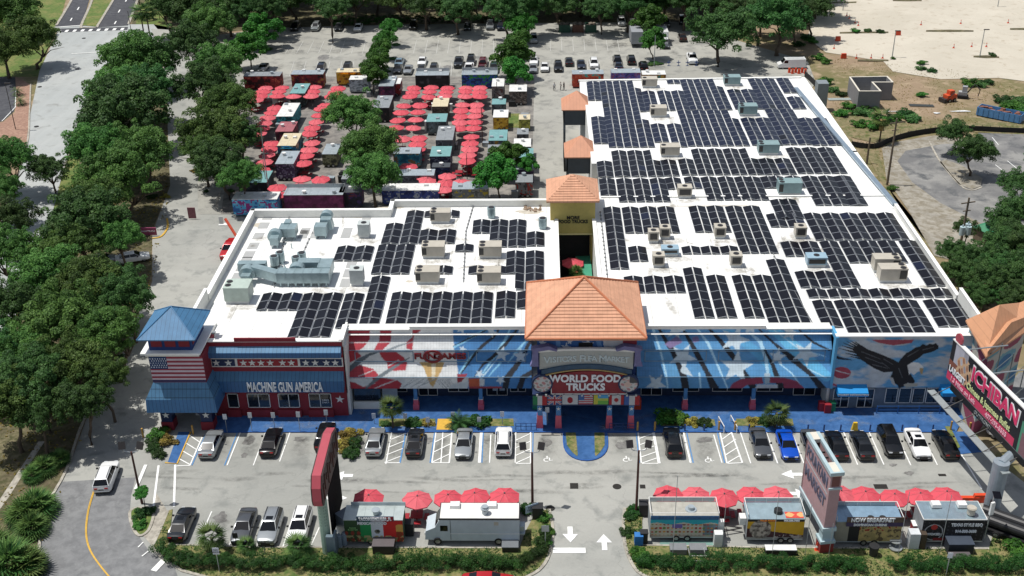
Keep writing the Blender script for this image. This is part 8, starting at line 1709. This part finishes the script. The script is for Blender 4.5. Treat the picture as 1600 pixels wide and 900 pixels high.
mb=MB();mb.prof([(fx0+.9+.62*math.cos(a*math.pi/8),zt+.55+.6*math.sin(a*math.pi/8))for a in range(16)],-.3,-.1,axis='y');mb.build('chef_hat_cutout',pk,BB)
MB().box(fx0+.4,fx0+1.5,-.3,-.1,zt-.2,zt+.15).build('head_cutout',mat('cutout_pale',H('a9aab4')),BB)
wht=MATS['letter_white'];pinkl=mat('letter_pink',H('cf3766'))
def btext(s,u0,u1,v,sz,m,y=-.36,bold=.02,ext=.02,rot=0):
    t=text(s,sz,(fx0+LB*(u0+u1)/2,y,zb+(zt-zb)*v),(math.pi/2,rot,0),m,Fc,bold=bold,ext=ext);t.scale=(LB*(u1-u0)/max(.1,t.dimensions.x),1,1);return t
btext('ICHIBAN',.29,.87,.68,2.3,wht,bold=.14,y=-.35);btext('ICHIBAN',.3,.86,.68,2.15,pinkl,y=-.41,bold=.07)
yl_=mat('letter_lemon',H('c9d49a'));btext('LARGEST',.02,.23,.3,.95,wht,bold=.03);btext('Chinese & Japanese Buffet',.26,.8,.31,.95,yl_,bold=.02)
btext('1.3 Miles on Left',.06,.38,.1,.7,mat('letter_lightpink',H('e0a9b8')),bold=.015);btext('407-295-5555',.52,.78,.1,.7,MATS['letter_lightpink'],bold=.015)
t=text('OUTFRONT/',.55,(fx0+LB*.5,-.3,zb-.5),(math.pi/2,0,0),galv,BB)
MB().box(fx0,fx1,-2.2,-1.4,zb-1.5,zb-1.42).build('catwalk',mat('catwalk_mesh',H('9aa2a3'),rough=.5,metal=.3,var=.1),BB)
mb=MB()
for i in range(6):x=fx0+1+i*2.5;mb.tube([(x,.4,zb-.3),(x,-2.2,zb-1.45)],.05,5)
mb.build('catwalk_frame',darkp,BB)
for i in range(3):MB().tube([(fx0+2+i*4.6,0,zt-.1),(fx0+2+i*4.6,4.6,zt-.1)],.07,6).build('light_arm',galv,BB)
mb=MB()
for i in range(7):x=fx0+1.2+i*2.1;mb.box(x-.08,x+.08,.1,4.6,zb+.3,zb+.5);mb.box(x-.07,x+.07,.1,.3,zb-.6,zt-.3);mb.tube([(x,4.5,zb-.6),(x,4.5,zt-.3)],.06,5);mb.tube([(x,.2,zb),(x,4.4,zt-.5)],.04,5)
mb.box(fx0+1,fx1-.5,1.6,2.6,zb-1.2,zb-.3);mb.build('steel_frame',MATS['board_steel'],BB)
pb_=G(1546,806,.13);MBB=BB.matrix_world
bpy.context.view_layer.update();lp=BB.matrix_world.inverted()@pb_
MB().tube([(lp.x,lp.y,0),(lp.x,lp.y,6.6)],.75,20).build('pole',mat('pole_grey',H('8e9aa3'),rough=.45,metal=.2,var=.12),BB)
MB().tube([(lp.x,lp.y,6.2),(lp.x*.6,2.1,6.4),(0,2.1,6.6)],.55,12).build('torsion_beam',MATS['pole_grey'],BB)
p=G(1537,846,.13);o=empty('camera_mast',(p.x,p.y,.13),.3,'thin mast with small solar panel beside the barbecue trailer','mast');MB().tube([(0,0,0),(.3,.3,5.2)],.06,6).build('mast',galv,o);q=MB().box(-.45,.45,-.35,.35,0,.06).build('solar_panel',cellm,o);q.location=(.5,.2,5.2);q.rotation_euler=(.6,.3,0);MB().box(-.1,.3,-.1,.1,3.2,4.6).build('camera_box',ventm,o)
for i,(bx,by,tx,ty,lb)in enumerate([(1050,880,1060,745,'left of the turquoise trailer middle'),(1127,868,1131,790,'between turquoise and yellow trailers'),(1206,868,1210,770,'in front of the yellow trailer'),(1258,866,1262,790,'left of the tall lettered sign'),(1294,874,1300,820,'right of the tall lettered sign'),(1403,868,1408,770,'at the right end of the breakfast trailer'),(1468,866,1476,775,'in front of the barbecue trailer')]):
    b=G(bx,by,.13);h=max(2,ZY(tx,ty,b.y).z);tag(MB().tube([(0,0,0),(0,0,h)],.03,5).build('string_light_pole',galv,loc=b),'thin metal string-light pole '+lb,'pole')
orangem=mat('cone_orange',H('c8431f'),rough=.6,var=.08);
def cone(px,py,lab,s=1.,z=0.1,grp=None):
    p=G(px,py,z);o=empty('traffic_cone',(p.x,p.y,z),0,lab,'traffic cone',grp);MB().box(-.2*s,.2*s,-.2*s,.2*s,0,.04).cyl((0,0),.15*s,.04,.8*s,12,0,.03*s).build('cone',orangem,o);MB().cyl((0,0),.115*s,.3*s,.48*s,12,0,.085*s).build('reflective_band',MATS['frame_white'],o)
cone(1291,858,'orange cone with white band right of the lettered sign foot',1.3);cone(1282,861,'middle orange cone below the lettered sign',1.1);cone(1276,859,'left orange cone below the lettered sign',1.1)
for i,(px,py)in enumerate([(1323,25),(1327,29),(1336,36),(1341,40),(1303,76),(1338,91),(1361,91),(1379,91),(1501,37),(1575,36),(1518,73),(1541,73),(1439,39),(1490,75)]):cone(px,py,'small orange cone standing in the pale sand field',1.2,.05,'cones in the sand field')
for i,(px,py,lb)in enumerate([(1403,55,'beside the left lamp pole'),(1309,64,'at the left edge of the sand'),(1318,91,'on the dirt below the sand')]):
    p=G(px,py,.05);tag(MB().box(-.6,.6,-.25,.25,0,1.05,top=.85).build('barrier',orangem,loc=(p.x,p.y,.05)),'orange plastic barrier %s'%lb,'barrier',None)
for i in range(6):px,py=1233+i*5,113.5+(i%2)*1.5;p=G(px,py,.05);tag(MB().cyl((0,0),.3,0,1.0,12,0,.25).build('traffic_drum',orangem,loc=(p.x,p.y,.05)),'orange traffic drum in the cluster beside the white cargo van','traffic drum','drums beside the van')
for i,(px,py)in enumerate([(1528,787),(1552,783)]):
    px,py=((1508,787),(1531,783))[i];p=G(px,py,.1);tag(MB().box(-.8,.8,-.25,.25,0,.85,top=.8).box(-.6,-.2,-.27,.27,.3,.6).box(.2,.6,-.27,.27,.3,.6).build('barrier',mat('barrier_orange',H('d0441c'),var=.1),loc=(p.x,p.y,.1)),('left','right')[i]+' orange barrier right of the last red umbrella','barrier')
bbar=mat('barrier_blue',H('2a4f8f'))
for i,px in enumerate([1045,1060,1074,1088]):p=G(px,103,.05);tag(MB().box(-.35,.35,-.05,.05,0,.1).box(-.06,.06,-.05,.05,.1,1.2).box(-.4,.4,-.05,.05,.7,.85).build('barricade',bbar,loc=(p.x,p.y,.05)),'blue barricade behind the east hall, %s from the left'%ORD[i],'barricade')
skg=mat('skip_green',H('1f4a38'),rough=.6,var=.2);junk=mat('junk',H('8a7f72'),var=.5,scale=3)
for i,(px,c)in enumerate([(882,skg),(903,mat('skip_brown',H('5a3a2c'),var=.2)),(923,skg)]):
    p=G(px,49,.05);o=empty('skip',(p.x,p.y,.05),0,'%s open-topped skip full of rubbish, %s of three'%(('dark green','brown','dark green')[i],('left','middle','right')[i]),'skip');mb=MB();mb.box(-1.3,1.3,-1.2,-1.1,0,1.8).box(-1.3,1.3,1.1,1.2,0,1.8).box(-1.3,-1.2,-1.1,1.1,0,1.8).box(1.2,1.3,-1.1,1.1,0,1.8).box(-1.2,1.2,-1.1,1.1,.1,.2).build('body',c,o);mb=MB();random.seed(i)
    for k in range(14):x,y=random.uniform(-1,1),random.uniform(-.8,.8);mb.box(x-.3,x+.3,y-.25,y+.25,.8,1.6+random.random()*.5,rz=random.random()*3)
    mb.build('rubbish',junk,o)
bw=seam_mat('block_grey',H('7d7d7f'),2,.8,.85,.05,rough=.85,var=.08);o=None
P_=[G(1323,157,0)+Vector((0,0,0))]
zt_=3.6;pts=[G(1328,120,zt_),G(1386,119,zt_),G(1395,128,zt_),G(1363,128,zt_),G(1376,142,zt_),G(1343,142,zt_)]
c=sum(pts,Vector())/6;o=empty('block_enclosure',(c.x,c.y,0),0,'roofless L-shaped grey block enclosure on the vacant dirt','enclosure');mb=MB();mt=MB()
for i in range(6):
    a,b=pts[i],pts[(i+1)%6];d=(b-a);d.z=0;d.normalize();n=Vector((-d.y,d.x,0))*.12;e=d*.12;q=[a-e+n-c,a-e-n-c,b+e-n-c,b+e+n-c];mb.prism([(v.x,v.y)for v in q],0,zt_-.08);q=[a-e+n*1.3-c,a-e-n*1.3-c,b+e-n*1.3-c,b+e+n*1.3-c];mt.prism([(v.x,v.y)for v in q],zt_-.08+.001*i,zt_+.002*i)
mb.build('walls',bw,o);mt.build('coping',cream,o);mb=MB();mb.add([(p.x-c.x,p.y-c.y,.05)for p in pts][::-1],[tuple(range(6))]);mb.build('floor_slab',mat('slab',H('b9b9b4'),var=.15),o)
def fence(pts,h,m,lab,posts=True,thick=.05,name='fence'):
    q=[G(*p)for p in pts];c=q[0].copy();o=empty(name,c,0,lab,'fence');mb=MB()
    for a,b in zip(q[:-1],q[1:]):
        d=(b-a).normalized();n=Vector((-d.y,d.x,0))*thick;e=[a+n-c,a-n-c,b-n-c,b+n-c];mb.prism([(v.x,v.y)for v in e],0,h)
    mb.build('screen',m,o)
    if posts:
        for i,a in enumerate(q):MB().tube([(a.x-c.x,a.y-c.y,0),(a.x-c.x,a.y-c.y,h+.25)],.05,6).build('post',wood,o)
silt=mat('silt_black',H('18191b'),rough=.8,var=.2)
fence(smooth([(1330,229),(1365,233),(1395,221),(1430,212),(1475,206),(1520,205),(1560,207),(1610,209)],3),1.0,silt,'long black silt fence curving between dirt and gravel yard')
fence(smooth([(1257,120),(1265,127),(1275,137),(1283,145)],2),1.2,silt,'short black fence beside the back corner of the east hall')
p=G(1541,378,0);o=empty('shed',(p.x,p.y,0),.5,'green-roofed shed among the east trees','shed');MB().box(-1.5,1.5,-1.2,1.2,0,2.2).build('walls',wood,o);MB().hip(-1.8,1.8,-1.5,1.5,2.3,3.0,ridge=1.5,t=.08).build('roof',mat('shed_green',H('2a7a55')),o)
p=G(1562,185,0);o=empty('debris_skip',(p.x,p.y,0),R_(-38),'long blue skip of debris at the right edge of the dirt','skip');blu=mat('skip_blue',H('4f7fae'),var=.2);mb=MB();mb.box(-4,4,-1.2,-1.1,.2,1.7).box(-4,4,1.1,1.2,.2,1.7).box(-4,-3.9,-1.1,1.1,.2,1.7).box(3.9,4,-1.1,1.1,.2,1.7).box(-3.9,3.9,-1.1,1.1,.2,.3)
for i in range(9):mb.box(-3.8+i*.93,-3.7+i*.93,-1.27,-1.2,.2,1.7)
mb.build('body',blu,o);mb=MB()
for k in range(26):x,y=random.uniform(-3.6,3.6),random.uniform(-.8,.8);mb.box(x-.4,x+.4,y-.25,y+.25,.6,1.3+random.random()*.5,rz=random.random()*3)
mb.build('rubbish',mat('rubbish_rust',H('7a4f40'),var=.4,scale=3),o)
p=G(1483,158,0);o=empty('skid_steer',(p.x,p.y,0),.4,'small orange skid steer loader on the dirt','loader');MB().box(-1.1,1.1,-.7,.7,.5,1.4).box(-.5,.6,-.5,.5,1.4,2.2).build('body',mat('loader_orange',H('c5502a'),var=.2),o);MB().box(-1.9,-1.3,-.9,.9,.1,.8).tube([(-1.4,.6,.6),(.4,.75,1.9)],.08,6).tube([(-1.4,-.6,.6),(.4,-.75,1.9)],.08,6).build('bucket',darkp,o)
for x in(-.6,.6):
    for y in(-.75,.75):wheel_at(o,x,y,1.1)
p=G(1504,153,0);o=empty('mini_digger',(p.x,p.y,0),-.3,'grey mini digger beside the orange loader','digger');MB().box(-1.0,1.0,-.8,-.4,0,.55).box(-1.0,1.0,.4,.8,0,.55).build('tracks',tyre,o);MB().box(-.9,.7,-.6,.6,.65,1.3).box(-.3,.6,-.5,.3,1.3,2.4).build('body',mat('digger_grey',H('9a9c9e'),var=.15),o);MB().tube([(.7,0,1.1),(1.8,0,2.9),(2.9,0,1.9),(2.7,0,.6)],.13,6).build('boom',darkp,o)
for i,(px,py,w,lb)in enumerate([(1315,157,2.5,'stack of pale pipes on the weeds beside the enclosure'),(1440,166,2.2,'dark pipes lying on the dirt right of the enclosure'),(1398,175,2.2,'white plank lying on the weeds below the enclosure'),(1464,177,.9,'small white sheet on the dirt'),(1502,174,2.4,'crumpled white sheeting near the machines')]):
    p=G(px,py,.05);mb=MB()
    for k in range(4 if i<2 else 1):mb.tube([(-w,k*.3,.1),(w,k*.3-.6*(i%2),.12)],.1,6)
    if i>2:
        mb=MB();random.seed(i);mb.add([(w*math.cos(a*.63)*random.uniform(.6,1),.5*math.sin(a*.63)*random.uniform(.6,1),.02+.1*random.random())for a in range(10)],[tuple(range(10))])
    tag(mb.build('building_material',[mat('pipe_pale',H('a9b3b0')),mat('pipe_dark',H('454a4a')),ventm,ventm,ventm][i],loc=p),lb,'material')
for i,(x0,y0,x1,y1)in enumerate([(1278,6,1338,4),(1312,52,1388,51),(1447,49,1521,49),(1578,46,1640,46),(1340,95,1388,95),(1521,89,1561,90),(1395,1,1440,1)]):sheet('planted_strip',[(x0,y0-1.2),((x0+x1)/2,y0-2),(x1,y1-1),(x1,y1+1),((x0+x1)/2,y1+1.5),(x0,y0+1)],'mulch',z=.12,th=.1)
p=G(368,378,0);o=empty('boom_lift',(p.x+3.5,p.y-1,0),0,'orange-red boom lift reaching up beside the west parapet','boom lift');lr=mat('lift_red',H('b8472c'),rough=.5,var=.15);MB().box(-1.2,1.2,-1.2,1.2,.5,1.4).build('chassis',lr,o)
a_,b_=Vector((0,0,1.4)),G(352,342,6.5)-Vector((p.x+3.5,p.y-1,0));a_=G(371,372,4.5)-Vector((p.x+3.5,p.y-1,0));mb=MB();mb.tube([(0,0,1.3),a_],.25,6).tube([a_,b_],.22,6)
mb.build('boom',lr,o);bb=G(349,345,6)-Vector((p.x+3.5,p.y-1,0));MB().box(bb.x-.7,bb.x+.7,bb.y-.4,bb.y+.4,bb.z-.6,bb.z-.5).box(bb.x-.5,bb.x+.1,bb.y-.42,bb.y-.38,bb.z-.3,bb.z+.8).build('basket',MATS['frame_white'],o)
for x in(-1,1):
    for y in(-1,1):wheel_at(o,x,y,1.2,0)
car(361,396,'pickup','red','s','red pickup half hidden behind the west parapet',grp=None)
for i,(px,py,m,lb)in enumerate([(1284,643,red2,'left red bin beside the blue awning entrance'),(1293,646,red2,'right red bin beside the blue awning entrance'),(1300,643,mat('bin_green',H('1f7a55')),'green bin beside the red ones')]):
    boxthing('litter_bin',px,py,.7,.6,1.1,m,lb,'bin',z=.13)
boxthing('drinks_cabinet',837,640,.7,.6,1.2,MATS['bin_green'],'green cabinet at the left side of the entrance pavilion','cabinet',z=.13);boxthing('drinks_cabinet',996,640,.8,.6,1.3,orangem,'orange cabinet at the right side of the entrance pavilion','cabinet',z=.13)
p=G(902,428,.1);p=G(900,430,3);o=empty('potted_palm',(p.x,p.y,.1),0,'yellow-green potted plant with red pots in the shaded passage','plant');f=bpy.data.objects.new('fronds',FR['bush']);COL.objects.link(f);f.parent=o;f.location=(0,0,3.4);f.scale=(.7,)*3;MB().cyl((0,0),.45,0,3.4,12).build('red_pot',red2,o);umbrella(894,408,'lone red umbrella in the shaded passage behind the entrance tower',None,z=1.2)
boxthing('wall_unit',1282,175,2.0,2.4,5.5,mat('wallunit',H('7c8488'),var=.1),'grey tall cabinet against the outside of the east wall','cabinet',z=0)
sheet('turf_patch',[(795,178),(812,178),(812,200),(794,200)],'grass',z=.09,th=.03)
def person(px,py,top,leg,pose,lab,rz=0.):
    p=G(px,py,.06);me=bpy.data.meshes.new('p');st=.22*pose
    J=[(0,0,.95),(0,0,1.2),(0,0,1.42),(0,0,1.52),(0,-.01,1.66),(0,-.01,1.76),(.1,0,.88),(.11,-st,.5),(.12,-st*.4+.12*pose,.08),(.12,-st*.4-.06,.03),(-.1,0,.88),(-.11,st*.6,.5),(-.12,st,.08),(-.12,st-.12,.03),(.2,0,1.4),(.26,.06*pose,1.14),(.27,-.1*pose,.9),(-.2,0,1.4),(-.26,-.06*pose,1.14),(-.27,-.16*pose,.9)]
    Ed=[(0,1),(1,2),(2,3),(3,4),(4,5),(0,6),(6,7),(7,8),(8,9),(0,10),(10,11),(11,12),(12,13),(2,14),(14,15),(15,16),(2,17),(17,18),(18,19)]
    rad=[.15,.14,.15,.06,.105,.09,.1,.07,.05,.04,.1,.07,.05,.04,.06,.045,.035,.06,.045,.035]
    me.from_pydata(J,Ed,[]);o=bpy.data.objects.new('person_tmp',me);COL.objects.link(o);md=o.modifiers.new('s','SKIN');sk=me.skin_vertices[0].data
    for i,r in enumerate(rad):sk[i].radius=(r,r*.8 if i<3 else r)
    sk[0].use_root=True;o.modifiers.new('u','SUBSURF').levels=1
    dg=bpy.context.evaluated_depsgraph_get();m2=bpy.data.meshes.new_from_object(o.evaluated_get(dg));bpy.data.objects.remove(o)
    for m in(mat('skin',H('8a6450')),mat('cloth_'+top,H(top)),mat('cloth_'+leg,H(leg)),mat('hair',H('1f1712'))):m2.materials.append(m)
    for f in m2.polygons:
        z=f.center.z;x=abs(f.center.x);f.material_index=3 if(z>1.68 or(z>1.6 and f.center.y>.02))else 0 if(z>1.5 or z<.06 or(x>.23 and z<1.2))else 1 if z>.93 else 2;f.use_smooth=True
    q=bpy.data.objects.new('person',m2);COL.objects.link(q);q.location=(p.x,p.y,.06);q.rotation_euler=(0,0,rz);tag(q,lab,'person')
person(866,142,'c9c9c9','2a2e3a',1,'person in pale shirt walking on the lane near the roof corner',.3);person(876,141,'b5b0a8','3a3a3e',.6,'person in light top standing by the screened yard, left',2);person(881,141,'2a2c33','1f2024',.4,'person in dark clothes standing by the screened yard, right',1);person(713.5,234,'c4c6c8','24262c',.8,'person in white shirt beside the long grey court truck',.5)
person(1124,700,'3a3a3e','24262c',.8,'x',.5)if 0 else None
bpy.context.view_layer.update()
